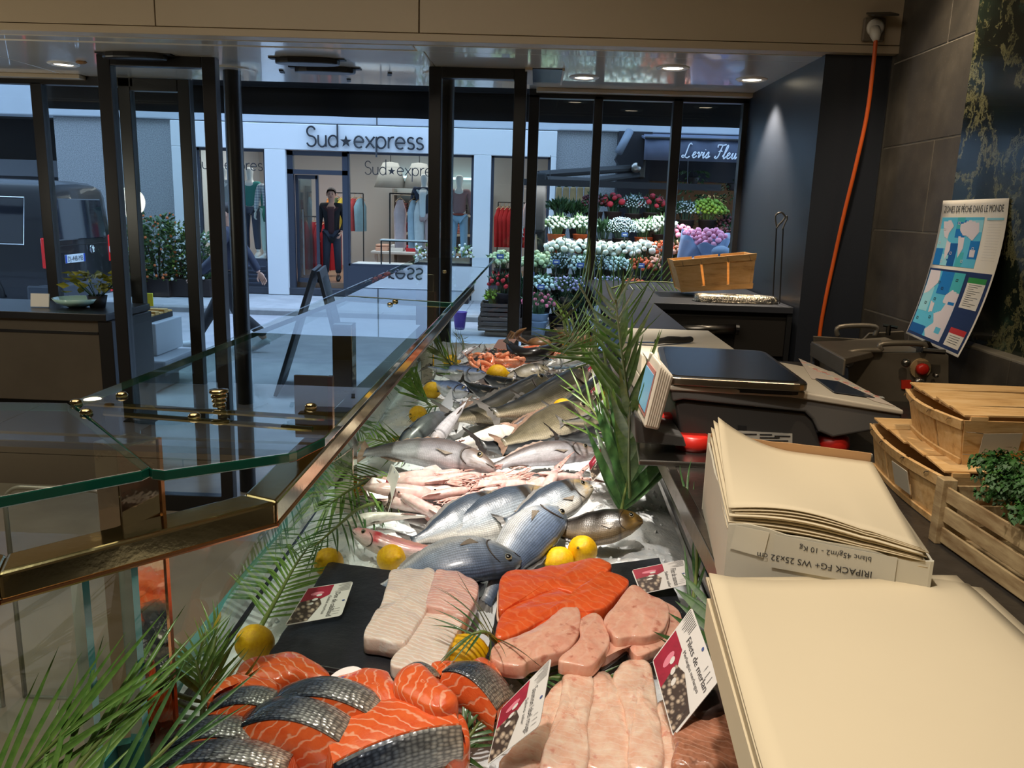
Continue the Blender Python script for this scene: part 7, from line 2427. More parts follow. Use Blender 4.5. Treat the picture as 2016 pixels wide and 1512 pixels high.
def fmat(name, c1, c2, line, scale=18, dist=3, rough=.28, lw=(.42, .5), red=None, axis='X', lineamt=.7, coat=.4):
    k = N(name)
    w = k.n('TexWave', bands_direction=axis)
    w.inputs['Scale'].default_value = scale
    w.inputs['Distortion'].default_value = dist
    w.inputs['Detail'].default_value = 2
    w.inputs['Detail Scale'].default_value = 1.4
    k.l(k.coords('@fuv'), w.inputs[0])
    base = k.ramp(k.noise(k.coords('@fuv', (3, 3, 3)), 1.5, 5, .6), [(.35, c1), (.7, c2)])
    lm = k.ramp(w.outputs[0], [(.0, (lineamt,) * 3), (lw[0] * .35, (0, 0, 0)), (1, (0, 0, 0))])
    col = k.mix(lm, base, line)
    if red:
        rn = k.noise(k.coords('@fuv', (2, 2, 2)), 2.4, 3, .5)
        col = k.mix(k.ramp(rn, [(.62, (0, 0, 0)), (.74, (.8, .8, .8))]), col, red)
    k.l(col, k.b.inputs['Base Color'])
    k.set(rough=rough, spec=.5, coat=coat, sss=.2)
    k.b.inputs['Coat Roughness'].default_value = .15
    k.b.inputs['Subsurface Radius'].default_value = (.012, .005, .003)
    k.b.inputs['Subsurface Scale'].default_value = .5
    k.bump(k.mix(.35, lm, k.noise(k.coords('@fuv', (30, 30, 30)), 1, 4)), .3, .003)
    return k.m


m_cod = fmat('cod_flesh', S(240, 222, 208), S(232, 206, 190), S(252, 248, 244), 3.4, 4.2, .2, (1.1, 1.1), None, lineamt=.62, coat=.6)
m_codp = fmat('cod_flesh_pink', S(236, 190, 178), S(230, 172, 160), S(250, 232, 226), 3.6, 4.6, .2, (1.1, 1.1), None, lineamt=.55, coat=.6)
m_sal = fmat('salmon_flesh', S(236, 104, 52), S(222, 84, 38), S(244, 160, 112), 1.7, 9, .2, (.5, .5), None, lineamt=.28, coat=.6)
m_salp = fmat('salmon_portion_flesh', S(240, 112, 58), S(226, 90, 42), S(250, 190, 156), 3.0, 5, .24, (.4, .5), None, 'DIAGONAL')
m_sw = fmat('swordfish_flesh', S(238, 188, 164), S(228, 160, 138), S(246, 214, 198), 1.2, 9, .18, (.4, .5), S(182, 96, 78), 'Y', .2, .6)
m_whit = fmat('whiting_flesh', S(244, 216, 194), S(232, 178, 152), S(252, 240, 230), 2.6, 6, .16, (.5, .7), S(214, 130, 112), 'X', .22, .7)
m_dfil = fmat('glossy_fillet', S(204, 138, 108), S(140, 92, 70), S(226, 180, 156), 3, 4, .14, (.6, .7), S(96, 62, 50), 'X', .4, 1.0)
m_skin_dark = M('fillet_skin', S(60, 46, 42), .3, coat=.5)


def fillet(name, lab, cat, px, z0, th, mat, group=None, axis=None, seed=0, fine=.0025, dome=1.0, edge=None, tilt=None, crisp=False):
    """px outline in photo pixels at mid height over the ice; a soft slab of its own thickness"""
    h = z0 + th * .6
    pts = [B(x, y, h) for x, y in px]
    cen = sum(pts, V((0, 0, 0))) / len(pts)
    if tilt: pts = [p + V((0, 0, (p - cen).dot(V(tilt)))) for p in pts]
    # re-seat on the pixel rays so that the tilted slab keeps its outline
    if tilt:
        pts = [PN(x, y, p, V((0, 0, 1))) for (x, y), p in zip(px, pts)]
    out = crom(pts, 6, True)
    n_ = len(out)
    cen = sum(out, V((0, 0, 0))) / n_
    if axis is None:
        far = max(((a - b).length, i, j) for i, a in enumerate(pts) for j, b in enumerate(pts))
        ax = (pts[far[1]] - pts[far[2]])
    else:
        ax = B(axis[1][0], axis[1][1], h) - B(axis[0][0], axis[0][1], h)
    ax.z = 0
    ax = ax.normalized()
    ay = V((-ax.y, ax.x, 0))
    prof = [(.96, -.6), (1.0, -.35), (1.0, .0), (.985, .22), (.94, .36), (.86, .41), (.7, .42 + .05 * dome), (.5, .42 + .08 * dome), (.3, .42 + .1 * dome), (.12, .42 + .11 * dome)]
    if crisp: prof = [(.95, -.6), (.99, -.5), (1.0, -.2), (1.0, .26), (.99, .36), (.965, .41), (.9, .43), (.7, .44 + .05 * dome), (.5, .44 + .08 * dome), (.3, .44 + .1 * dome), (.12, .44 + .11 * dome)]
    vs_, uv = [], []
    for s, zf in prof:
        for p in out:
            q = cen.lerp(p, s)
            zz_ = zf * th
            if zf > .2: zz_ += fine * noise.fractal(V((q.x * 30 + seed, q.y * 30, s)), 1, 2, 3)
            q = q + V((0, 0, zz_))
            vs_.append(q)
            d = (q - cen)
            uv.append((d.dot(ax) * 10 + seed, d.dot(ay) * 10, d.z * 10))
    fs = []
    m_ = len(prof)
    for i in range(m_ - 1):
        for j in range(n_):
            fs.append((i * n_ + j, i * n_ + (j + 1) % n_, (i + 1) * n_ + (j + 1) % n_, (i + 1) * n_ + j))
    fs.append(tuple(range(n_))[::-1])
    vs_.append(cen + V((0, 0, th * (.42 + .11 * dome))))
    uv.append((seed, 0, 0))
    for j in range(n_): fs.append(((m_ - 1) * n_ + j, (m_ - 1) * n_ + (j + 1) % n_, len(vs_) - 1))
    mb = MB().add(vs_, fs)
    mb.uv = uv
    o = single(name, mb, mat, lab, cat, group, smooth=True)
    if edge:
        e = part('skin_edge', MB().tube([p + V((0, 0, -th * .52)) for p in out + out[:1]], .003, 5), edge, None, True)
        e.parent = o
    return o


c2 = lambda pts: [(640 + x / 2.965, 900 + y / 2.965) for x, y in pts]
c6 = lambda pts: [(850 + x / 2.965, 1080 + y / 2.965) for x, y in pts]
c5 = lambda pts: [(280 + x / 2.965, 1100 + y / 2.965) for x, y in pts]
SL = .04
fillet('cod_fillet', 'thick white cod fillet with flaky lines, left piece on the left slate', 'fillet', c2([(385, 695), (470, 680), (560, 682), (640, 700), (625, 800), (590, 930), (530, 1030), (470, 1120), (430, 1128), (320, 1105), (225, 1082), (270, 980), (330, 880), (360, 780)]), SL, .034, m_cod, 'cod pieces', ((700, 1260), (840, 1140)), 1, .004, crisp=True)
fillet('cod_fillet', 'pink tinged cod fillet behind the white one on the left slate', 'fillet', c2([(645, 705), (700, 700), (770, 705), (885, 765), (893, 830), (870, 890), (828, 968), (780, 970), (690, 930), (588, 905), (610, 810)]), SL, .036, m_codp, 'cod pieces', ((840, 1200), (900, 1140)), 2, .004, crisp=True)
fillet('cod_fillet', 'cream coloured thin cod fillet at the front of the left slate', 'fillet', c2([(600, 922), (680, 925), (745, 938), (810, 970), (775, 1040), (735, 1120), (680, 1230), (590, 1255), (470, 1262), (395, 1250), (385, 1205), (450, 1130), (530, 1000), (560, 945)]), SL, .024, m_cod, 'cod pieces', ((770, 1320), (880, 1215)), 3, .003, crisp=True)
fillet('salmon_slab', 'orange salmon slab with a white fat edge, farther one on the right slate', 'fillet', c2([(1020, 740), (1070, 690), (1200, 680), (1330, 660), (1430, 640), (1560, 612), (1640, 625), (1672, 660), (1640, 700), (1560, 745), (1520, 800), (1470, 822), (1400, 805), (1340, 795), (1250, 830), (1130, 875), (1022, 925), (1012, 830)]), .052, .026, m_sal, 'salmon slabs', None, 4, .003, edge=M('fat_edge', S(240, 200, 176), .4), crisp=True)
fillet('salmon_slab', 'orange salmon slab with a pale stripe, nearer one on the right slate', 'fillet', c2([(1025, 960), (1120, 890), (1250, 840), (1345, 805), (1430, 835), (1500, 835), (1545, 760), (1620, 700), (1690, 705), (1772, 760), (1720, 830), (1650, 905), (1600, 930), (1480, 940), (1380, 940), (1300, 980), (1180, 1045), (1080, 1085), (1000, 1095), (995, 1050)]), SL, .036, m_sal, 'salmon slabs', None, 5, .003, crisp=True)
fillet('salmon_slab', 'small orange salmon piece between the nearer slab and the swordfish', 'fillet', c2([(1200, 1010), (1330, 960), (1470, 905), (1560, 940), (1500, 1000), (1350, 1030), (1230, 1050)]), SL, .03, m_sal, 'salmon slabs', None, 6, crisp=True)
fillet('swordfish_steak', 'pale pink swordfish steak, front left one with a dark blood line', 'fillet', c2([(962, 1185), (985, 1130), (1080, 1090), (1180, 1050), (1290, 985), (1395, 895), (1440, 880), (1485, 920), (1490, 1000), (1470, 1080), (1410, 1150), (1290, 1190), (1200, 1215), (1150, 1250), (1060, 1245), (985, 1220)]), .052, .026, m_sw, 'swordfish steaks', None, 7, .002, crisp=True)
fillet('swordfish_steak', 'pale pink swordfish steak in the middle, tucked beside the front left one', 'fillet', c2([(1480, 985), (1555, 935), (1610, 955), (1645, 1040), (1660, 1110), (1610, 1190), (1540, 1250), (1430, 1235), (1360, 1215), (1430, 1150), (1485, 1080)]), .05, .025, m_sw, 'swordfish steaks', None, 8, .002, crisp=True)
fillet('swordfish_steak', 'large pale pink swordfish steak at the right of the right slate', 'fillet', c2([(1625, 975), (1690, 890), (1775, 780), (1830, 780), (1900, 830), (1985, 870), (2010, 930), (1995, 1000), (1960, 1045), (1870, 1075), (1780, 1075), (1700, 1085), (1660, 1040)]), .055, .025, m_sw, 'swordfish steaks', None, 9, .002, crisp=True)
fillet('swordfish_steak', 'pale pink swordfish steak with a dark skin edge, lower right', 'fillet', c2([(1600, 1180), (1640, 1110), (1760, 1085), (1860, 1080), (1960, 1050), (2020, 1060), (1975, 1120), (1900, 1160), (1830, 1185), (1790, 1160), (1760, 1110), (1700, 1150), (1620, 1200)]), SL, .020, m_sw, 'swordfish steaks', None, 10, .002, edge=m_skin_dark, crisp=True)
fillet('swordfish_steak', 'thin swordfish steak behind, at the far right beside the whiting card', 'fillet', c2([(1930, 850), (2030, 890), (2080, 960), (2060, 1060), (1990, 1060), (2005, 960)]), SL, .020, m_sw, 'swordfish steaks', None, 11, .002, crisp=True)
# whiting
wl = [[(700, 830), (760, 770), (790, 850), (750, 960), (700, 1100), (650, 1290), (420, 1300), (520, 1140), (620, 960)],
      [(770, 760), (830, 722), (900, 730), (935, 800), (925, 900), (900, 1050), (890, 1300), (660, 1300), (690, 1120), (740, 960), (760, 850)],
      [(950, 760), (990, 715), (1040, 740), (1080, 830), (1120, 950), (1150, 1100), (1160, 1300), (900, 1300), (905, 1050), (925, 900)],
      [(1075, 740), (1130, 670), (1200, 655), (1265, 690), (1290, 800), (1310, 950), (1330, 1100), (1330, 1300), (1160, 1300), (1150, 1100), (1120, 930), (1080, 830)],
      [(1310, 930), (1370, 900), (1420, 1000), (1440, 1150), (1450, 1300), (1330, 1300), (1335, 1100)]]
wn = ['leftmost whiting fillet, beside the red label salmon card', 'second whiting fillet from the left in the front row', 'middle whiting fillet in the front row', 'fourth whiting fillet from the left, with a pinkish flaky edge', 'narrow whiting fillet below the whiting card']
for i, pts in enumerate(wl):
    fillet('whiting_fillet', 'pale ' + wn[i], 'fillet', [(sum(q[0] for q in c6(pts)) / len(pts) + (x - sum(q[0] for q in c6(pts)) / len(pts)) * 1.12, y) for x, y in c6(pts)], .026 + .007 * (i % 2), .022, m_whit, 'whiting fillets', ((1020 + 70 * i, 1512), (1100 + 45 * i, 1330)), 12 + i, .006, .7)
for i, pts in enumerate(([(1400, 1060), (1480, 940), (1600, 850), (1680, 830), (1760, 920), (1830, 1060), (1890, 1180), (1930, 1310), (1440, 1310), (1410, 1180)], [(1500, 940), (1570, 860), (1650, 820), (1730, 850), (1780, 930), (1690, 990), (1560, 1010)])):
    fillet('glossy_fillet', ['brown pink fillet under shiny film in the near right corner of the bed', 'dark brown fillet behind the shiny one, next to the whiting card'][i], 'fillet', c6(pts), .03 + .014 * i, .034, [m_dfil, m_skin_dark][i], 'fillets in film', None, 20 + i, .005)

# ---- salmon portions with skin
k = N('salmon_skin')
at = k.n('Attribute', attribute_name='fuv').outputs['Vector']
sx = k.n('SeparateXYZ')
k.l(at, sx.inputs[0])
vo = k.n('TexVoronoi', feature='F1')
vo.inputs['Scale'].default_value = 1
vo.inputs['Randomness'].default_value = .45
k.l(k.coords('@fuv', (22, 9, 0)), vo.inputs['Vector'])
b0 = k.ramp(k.mix(.25, sx.outputs[0], k.noise(k.coords('@fuv', (6, 4, 0)), 1, 4)), [(.1, S(36, 42, 54)), (.4, S(86, 98, 116)), (.65, S(168, 168, 162)), (.9, S(226, 206, 182))])
k.l(k.mix(1, b0, k.ramp(vo.outputs['Distance'], [(.15, (1, 1, 1)), (.62, (.28, .28, .3))]), 'MULTIPLY'), k.b.inputs['Base Color'])
k.set(rough=.24, coat=.6, metal=.25)
k.bump(vo.outputs['Distance'], .5, .003)
m_sskin = k.m


def portion(label, a, b, w, t_, arch, h0=.03, lean=0, skin=True, h1=None, u0=0.0, belly=False):
    """a, b: pixels of the left and right end of the skin strip; w: depth of the strip; t_: flesh height"""
    A0, B0 = B(a[0], a[1], h0 + t_), B(b[0], b[1], (h0 if h1 is None else h1) + t_)
    ax = B0 - A0
    L = ax.length
    ax = ax.normalized()
    dv = V((-ax.y, ax.x, 0)).normalized()
    if dv.y < 0: dv = -dv
    nu, nv = 22, 7
    root = thing('salmon_portion', label, 'fillet', (A0 + B0) / 2, 'salmon portions in the front pile')

    def top(u, v):
        q = A0.lerp(B0, u) + dv * w * (v - .0)
        return q + V((0, 0, arch * 4 * u * (1 - u) + .006 * math.sin(PI * v) - lean * v * w))
    sk = MB().grid(lambda u, v: top(u, v) + V((0, 0, .0015)), nu, nv)
    sk.uv = [(u0 + (i / nu) * (1 - u0), v * 3 * w / .05 * .5, 0) for v in [j / nv for j in range(nv + 1)] for i in range(nu + 1)]
    if skin:
        part('skin', sk, m_sskin, root, True, solid=.002)
    fl = MB()
    uv = []

    def lowp(u, f, v):
        q = top(u, v)
        e = 1 - (2 * u - 1) ** 4 * .35
        base = A0.z - t_ + (B0.z - A0.z) * u
        lo = base + arch * 4 * u * (1 - u) * .35
        bulge = dv * (-.010 * math.sin(PI * f) if v == 0 else .010 * math.sin(PI * f) if v == 1 else 0)
        return V((q.x, q.y, q.z + (lo - q.z) * f * (1 if True else e))) + bulge
    nf = 7
    for v in (0, 1):
        o = len(fl.v)
        fl.grid(lambda u, f, v=v: lowp(u, f, v), nu, nf)
        uv += [((i / nu) * L * 10, 0, (j / nf) * t_ * 14) for j in range(nf + 1) for i in range(nu + 1)]
    for u in (0, 1):
        fl.grid(lambda v, f, u=u: lowp(u, f, v) + ax * (.006 * math.sin(PI * f) * (1 if u else -1)), nv, nf)
        uv += [((j / nf) * t_ * 14, (i / nv) * w * 10, 3 + (i / nv)) for j in range(nf + 1) for i in range(nv + 1)]
    fl.grid(lambda u, v: top(u, v) - V((0, 0, .0005)), nu, nv)
    uv += [((i / nu) * L * 10, (j / nv) * w * 10, .5) for j in range(nv + 1) for i in range(nu + 1)]
    fl.uv = uv
    part('flesh', fl, m_salp, root, True)
    return root


pn = 'salmon portion with scaly skin, '
portion('thick ' + pn + 'front centre, dark at left, pale at right', (462, 1440), (690, 1482), .062, .055, .03, .03)
portion(pn + 'far left front, just above the bottom edge', (312, 1487), (520, 1478), .05, .05, .022, .02)
portion(pn + 'left edge, behind the far left front one', (405, 1410), (562, 1416), .045, .05, .02, .03)
portion(pn + 'middle of the pile, its orange cut face towards us', (530, 1392), (745, 1424), .05, .06, .026, .035)
portion(pn + 'cut off by the bottom edge at the left', (300, 1520), (560, 1532), .05, .05, .018, .02)
portion(pn + 'beside the lemon, blue sheen at top', (870, 1325), (978, 1400), .075, .05, .02, .055, .3, True, .02, .0)
portion('small dark ' + pn + 'behind the upright orange cube', (790, 1322), (844, 1345), .035, .05, .014, .055, .4)
fillet('salmon_piece', 'orange salmon piece lying skinless at the back left of the pile', 'fillet', c5([(545, 700), (610, 640), (740, 610), (840, 590), (930, 605), (1010, 650), (1090, 700), (1100, 745), (1000, 760), (880, 745), (780, 775), (660, 760), (550, 740)]), .035, .045, m_salp, 'skinless salmon pieces', None, 31, .003)
fillet('salmon_piece', 'flat orange salmon piece with a white line at the left edge of the pile', 'fillet', c5([(380, 850), (450, 770), (540, 735), (660, 750), (780, 775), (790, 820), (740, 845), (600, 830), (480, 830), (400, 880)]), .04, .05, m_salp, 'skinless salmon pieces', None, 32, .003)
fillet('salmon_piece', 'wide orange salmon piece right of centre, white fat lines fanning down', 'fillet', c5([(1080, 800), (1160, 740), (1290, 705), (1420, 715), (1460, 760), (1520, 850), (1590, 930), (1560, 970), (1460, 965), (1380, 930), (1290, 870), (1190, 845)]), .05, .055, m_salp, 'skinless salmon pieces', None, 33, .003)
fillet('salmon_piece', 'upright orange salmon cube with clear white lines', 'fillet', c5([(1462, 770), (1500, 700), (1590, 665), (1650, 690), (1760, 790), (1840, 860), (1830, 910), (1740, 945), (1650, 930), (1560, 880), (1480, 830)]), .075, .05, m_salp, 'skinless salmon pieces', None, 34, .003)
fillet('salmon_piece', 'orange salmon piece behind the skin-side portion next to the lemon', 'fillet', c5([(1680, 660), (1760, 645), (1900, 650), (2000, 620), (2090, 700), (2110, 790), (2030, 800), (1900, 780), (1780, 790), (1700, 740)]), .03, .045, m_salp, 'skinless salmon pieces', None, 35, .003)
fillet('salmon_piece', 'ragged orange salmon flap hanging over at the right end of the pile', 'fillet', c5([(1770, 1010), (1850, 960), (1890, 1000), (1915, 1100), (1900, 1160), (1830, 1200), (1770, 1190), (1760, 1110)]), .03, .045, m_salp, 'skinless salmon pieces', None, 36, .003)
portion('large salmon portion at the front right of the pile, orange face up', (655, 1500), (905, 1424), .085, .06, .012, .03, .0, False, .045)
m_side = m_sskin
q0, q1 = B(655, 1500, .0895), B(905, 1424, .1045)
qv = V((-(q1 - q0).y, (q1 - q0).x, 0)).normalized()
if qv.y < 0: qv = -qv
rt = thing('salmon_belly', 'strip of dark scaly salmon skin turning white at its right end', 'fillet', (q0 + q1) / 2, 'salmon portions in the front pile')
sk = MB().grid(lambda u, v: q0.lerp(q1, u) + V((0, 0, .012 * 4 * u * (1 - u) * (1 - .65 * v) - .058 * v)) - qv * (.004 + .012 * math.sin(PI * v)), 24, 7)
sk.uv = [(.05 + .9 * i / 24, j / 7 * 1.5, 0) for j in range(8) for i in range(25)]
part('skin', sk, m_sskin, rt, True, solid=.006)

# ================================================================= PRICE CARDS
m_cw = M('card_white', S(228, 224, 220), .35)
m_cr_ = M('card_crimson', S(176, 24, 60), .4, col2=S(140, 18, 46), vs=40)
k = N('pebble_print')
vo = k.n('TexVoronoi')
vo.inputs['Scale'].default_value = 120
k.l(k.coords('Object'), vo.inputs['Vector'])
k.l(k.ramp(vo.outputs['Distance'], [(.15, S(206, 186, 164)), (.55, S(66, 50, 44))]), k.b.inputs['Base Color'])
k.set(rough=.4)
m_peb = k.m
m_cardt = M('card_text', S(64, 62, 66), .5)


def card(label, c4, h, n, title='', sub_='', full=True, back=False):
    """c4: TL TR BR BL pixels (reading order of the card); n: card normal; h: lowest corner over the ice"""
    n = V(n).normalized()
    low = max(c4, key=lambda p: p[1])
    p0 = B(low[0], low[1], h)
    q = [PN(x, y, p0, n) for x, y in c4]
    if n.dot(CAM - p0) < 0: n = -n
    at = lambda u, v, o=0: q[0].lerp(q[1], u).lerp(q[3].lerp(q[2], u), v) + n * o
    t = thing('price_card', label, 'card', p0, 'price cards on the fish bed')
    rad = .06
    loop = []
    W_, H_ = (q[1] - q[0]).length, (q[3] - q[0]).length
    ru, rv = min(.2, .006 / W_), min(.2, .006 / H_)
    for cu, cv, a0 in ((1 - ru, rv, -90), (1 - ru, 1 - rv, 0), (ru, 1 - rv, 90), (ru, rv, 180)):
        for j in range(5):
            a = math.radians(a0 + 90 * j / 4)
            loop.append((cu + ru * math.cos(a), cv + rv * math.sin(a)))
    mb = MB().prism([at(u, v) - n * .0012 for u, v in loop], n * .0012)
    part('card', mb, m_cw if not back else M('card_back_%d' % len(label), back, .6), t)
    if not full: return t
    rc = lambda u0, u1, v0, v1, o=.0004: MB().add([at(u0, v0, o), at(u1, v0, o), at(u1, v1, o), at(u0, v1, o)], [(3, 2, 1, 0)])
    part('crimson_panel', MB().add([at(*p, .0004) for p in ((0.02, .42), (.3, .42), (.42, .62), (.4, .98), (.02, .98))], [(4, 3, 2, 1, 0)]), m_cr_, t)
    part('pebble_panel', MB().add([at(*p, .0006) for p in ((.36, .6), (.55, .5), (.97, .62), (.97, .98), (.4, .98))], [(4, 3, 2, 1, 0)]), m_peb, t)
    part('crimson_blotch', MB().add([at(.22 + .05 * math.cos(a), .7 + .14 * math.sin(a), .0008) for a in [i * PI / 6 for i in range(12)]], [tuple(range(12))[::-1]]), M('blotch', S(226, 130, 150), .5) if 'blotch' not in bpy.data.materials else bpy.data.materials['blotch'], t)
    lines = MB()
    rr_ = random.Random(len(label))
    for i in range(9):
        u = .02 + .027 * i
        lines.add([at(u, .03, .0008), at(u + .007, .03, .0008), at(u + .007, .14 + .2 * rr_.random(), .0008), at(u, .14 + .2 * rr_.random(), .0008)], [(3, 2, 1, 0)])
    for i in range(3):
        for v in (.08, .62, .8):
            lines.add([at(.76 + .07 * i, v, .0009), at(.766 + .07 * i, v, .0009), at(.766 + .07 * i, v + .14 * rr_.random() + .03, .0009), at(.76 + .07 * i, v + .12, .0009)], [(3, 2, 1, 0)])
    part('fine_print', lines, m_cardt, t, kind='stuff')
    part('round_mark', MB().add([at(.55 + .02 * math.cos(a), .07 + .03 * math.sin(a), .0009) for a in [i * PI / 5 for i in range(10)]], [tuple(range(10))[::-1]]), M('mark_blue', S(70, 90, 150), .5) if 'mark_blue' not in bpy.data.materials else bpy.data.materials['mark_blue'], t)
    for i in range(3):
        part('price_figure', MB().add([at(.28 + .11 * i + .035 * math.cos(a), .64 + .045 * i + .06 * math.sin(a), .0010) for a in [j * PI / 5 for j in range(10)]], [tuple(range(10))[::-1]]), m_cw, t)
    for s_, v, hgt, u0 in ((title, .30, .15, .27), (sub_, .42, .085, .34)):
        if not s_: continue
        vv, ff = textmesh(s_, 1)
        wd = max(p.x for p in vv)
        su = min((.97 - u0) / wd, hgt * H_ / W_)
        su = (.95 - u0) / wd if s_ == title else su
        part('title' if s_ == title else 'subtitle', MB().add([at(u0 + p.x * su, v - p.y * hgt, .0012) for p in vv], ff), m_cardt, t)
    return t


card('price card reading Filets de merlan standing over the whiting fillets', [(1362, 1195), (1415, 1340), (1325, 1452), (1284, 1300)], .06, (-.55, -.3, .75), 'Filets de merlan', 'Merlangius merlangus')
card('price card reading Saumon label rouge standing between the salmon pile and the whiting', [(1086, 1294), (1062, 1428), (958, 1508), (986, 1395)], .06, (-.5, -.45, .7), 'Saumon label rouge', 'Salmo salar')
card('price card reading Dos de cabillaud lying on the left slate', [(696, 1144), (672, 1212), (560, 1232), (606, 1158)], .05, (.15, -.35, .9), 'Dos de cabillaud', 'Gadus morhua')
card('price card reading Filet de saumon at the far corner of the right slate', [(1347, 1101), (1357, 1150), (1262, 1170), (1243, 1122)], .05, (-.1, -.5, .8), 'Filet de saumon', 'Salmo salar')
card('card seen almost edge on, left of the squid pile', [(770, 912), (786, 934), (763, 1012), (748, 986)], .02, (-.75, -.6, .35), '', '', True)
card('plain white back of a card at the left among the dark fish', [(889, 764), (892, 798), (877, 826), (854, 817)], .05, (.3, -.8, .5), '', '', False, S(206, 214, 226))
card('red and white price card at the right edge below the mackerel', [(1178, 704), (1182, 728), (1157, 748), (1149, 734)], .07, (-.5, -.7, .5), 'Maquereau', '')
card('white price card with a pink lower edge beside the palm stems, among the bass', [(1184, 746), (1184, 770), (1164, 792), (1156, 776)], .08, (-.5, -.7, .5), '', '')
card('tall red and white price card at the right of the squid pile under the palm', [(1200, 858), (1206, 898), (1166, 950), (1158, 912)], .06, (-.5, -.6, .6), 'Calamar', '')
card('brownish back of a card at the far end of the bed', [(981, 668), (1018, 667), (1003, 688), (969, 688)], .09, (0, -.9, .4), '', '', False, S(150, 116, 108))
a, b = B(640, 1352, .095), B(716, 1335, .10)
t = thing('pin_label', 'small white oval label with blue and red print pinned in the salmon pile', 'label', (a + b) / 2)
dirv = (b - a).normalized()
up_ = V((0, .25, .9)).normalized()
c_ = (a + b) / 2
ov = [c_ + dirv * (b - a).length * .5 * math.cos(x) + up_ * .012 * math.sin(x) + V((0, .014 * math.sin(x), 0)) for x in [i * PI / 10 for i in range(20)]]
part('plate', MB().prism(ov, (0, .003, .002)), m_cw, t, bevel=.0008)
for i, cc in enumerate((S(40, 50, 140), S(200, 40, 50))):
    part('print', MB().box(c_ + dirv * (.004 + .016 * i) + V((0, -.002, .006)), (.016, .002, .010), (.4, 0, .2)), M('pin_print_%d' % i, cc, .5), t)
part('pin', MB().tube([c_, c_ + V((.01, 0, -.05))], .002, 5), m_cw, t)

# ================================================================= PALM FRONDS
m_palm = [M('palm_green', S(74, 116, 46), .34, 0, .5, col2=S(120, 150, 74), vs=9, coat=.3, stretch=(1, 1, .2)), M('palm_dark', S(44, 82, 44), .32, 0, .5, col2=S(76, 112, 60), vs=9, coat=.3), M('palm_stem', S(112, 128, 66), .4)]
for m_ in m_palm[:2]: m_.node_tree.nodes['Principled BSDF'].inputs['Specular IOR Level'].default_value = .5


def blade_mesh(mat, droop, fold=.35):
    """leaflet of unit length along +X, a folded blade that droops"""
    mb = MB()
    n_ = 7
    vs_ = []
    for i in range(n_ + 1):
        t = i / n_
        w = .036 * math.sin(PI * min(1, (t * .93 + .07)) ** .75) if t < 1 else .001
        z = -droop * t * t
        vs_ += [V((t, w, z + w * fold)), V((t, 0, z)), V((t, -w, z + w * fold))]
    fs = []
    for i in range(n_):
        o = i * 3
        fs += [(o, o + 1, o + 4, o + 3), (o + 1, o + 2, o + 5, o + 4)]
    return mesh('leaflet', mb.add(vs_, fs), mat, True)


BL = [[blade_mesh(m_palm[k_], d) for d in (.02, .14, .32)] for k_ in (0, 1)]
rq = random.Random(9)


def frond(label, pts, n_, L, spread=55, shade=0, side=(0, 0, 1), wid=1.0, both=True, tip=.5, droop=1, lift=.2, base=.1, group='palm fronds around the fish'):
    """pts: 3d rachis points from base to tip; leaflets leave on both sides in the plane normal to `side`"""
    ra = crom(pts, 6)
    t = thing('palm_frond', label, 'frond', ra[0], group, world=False)
    loc = [p - ra[0] for p in ra]
    part('stem', MB().tube(loc, [.0055 - .004 * i / len(loc) for i in range(len(loc))], 6), m_palm[2], t, True)
    N_ = len(loc)
    for i in range(n_):
        f = base + (1 - base) * (i + .5) / n_
        k_ = f * (N_ - 1)
        a = int(min(k_, N_ - 2))
        p = loc[a].lerp(loc[a + 1], k_ - a)
        d = (loc[a + 1] - loc[a]).normalized()
        s_ = V(side)
        s_ = (s_ - d * s_.dot(d)).normalized()
        lat = d.cross(s_)
        for sd in ((1, -1) if both else (1,)):
            ang = math.radians(spread * (1 - .55 * f) + rq.uniform(-7, 7))
            v = (d * math.cos(ang) + lat * sd * math.sin(ang) + s_ * lift * rq.uniform(.3, 1.3)).normalized()
            y = (s_ - v * s_.dot(v))
            z = y.normalized()
            y = z.cross(v)
            ll = L * (1 - (1 - tip) * f) * rq.uniform(.85, 1.12) * (.7 + .3 * min(1, f * 4))
            R_ = Matrix((v, y, z)).transposed()
            o = part('leaflet', None, None, t, me=BL[shade][min(2, int(rq.random() * 3 * droop))])
            o.matrix_local = Matrix.Translation(p) @ R_.to_4x4() @ Matrix.Diagonal((ll, ll * wid, ll, 1))
    return t


b = B
# left group
frond('bright green palm frond fanned out behind the nearest left lemon', [b(512, 1236, .02), b(548, 1172, .035), b(582, 1112, .045), b(612, 1070, .04)], 20, .15, 60, 0, (.25, -.5, .9), .8, lift=.05, droop=.6)
frond('green palm frond leaning up against the slanted glass at the left', [b(400, 1390, .02), b(415, 1300, .07), b(430, 1230, .11)], 10, .10, 40, 0, (.6, -.6, .4), .9, lift=.1)
frond('palm frond bending in the lower left between the glass divider and the salmon', [b(395, 1440, .0), b(400, 1370, .07), b(385, 1300, .11)], 10, .13, 60, 0, (.5, -.6, .4), 1.2, lift=.1, droop=1)
frond('green palm frond at the left beside the big meagre, above the squid', [b(785, 935, .04), b(730, 945, .07), b(680, 970, .08), b(640, 1000, .06)], 18, .17, 62, 0, (.2, -.5, .85), .9, lift=.0, droop=1)
frond('palm frond hanging over the left rim above the upper lemon', [b(770, 985, .03), b(710, 1000, .06), b(660, 1040, .07), b(620, 1075, .06)], 14, .14, 55, 1, (.2, -.5, .85), .7, lift=.0)
frond('small palm frond lying left of the big meagre tail', [b(815, 880, .03), b(770, 872, .05), b(722, 862, .05)], 14, .14, 60, 0, (0, -.5, .9), .8, lift=.05)
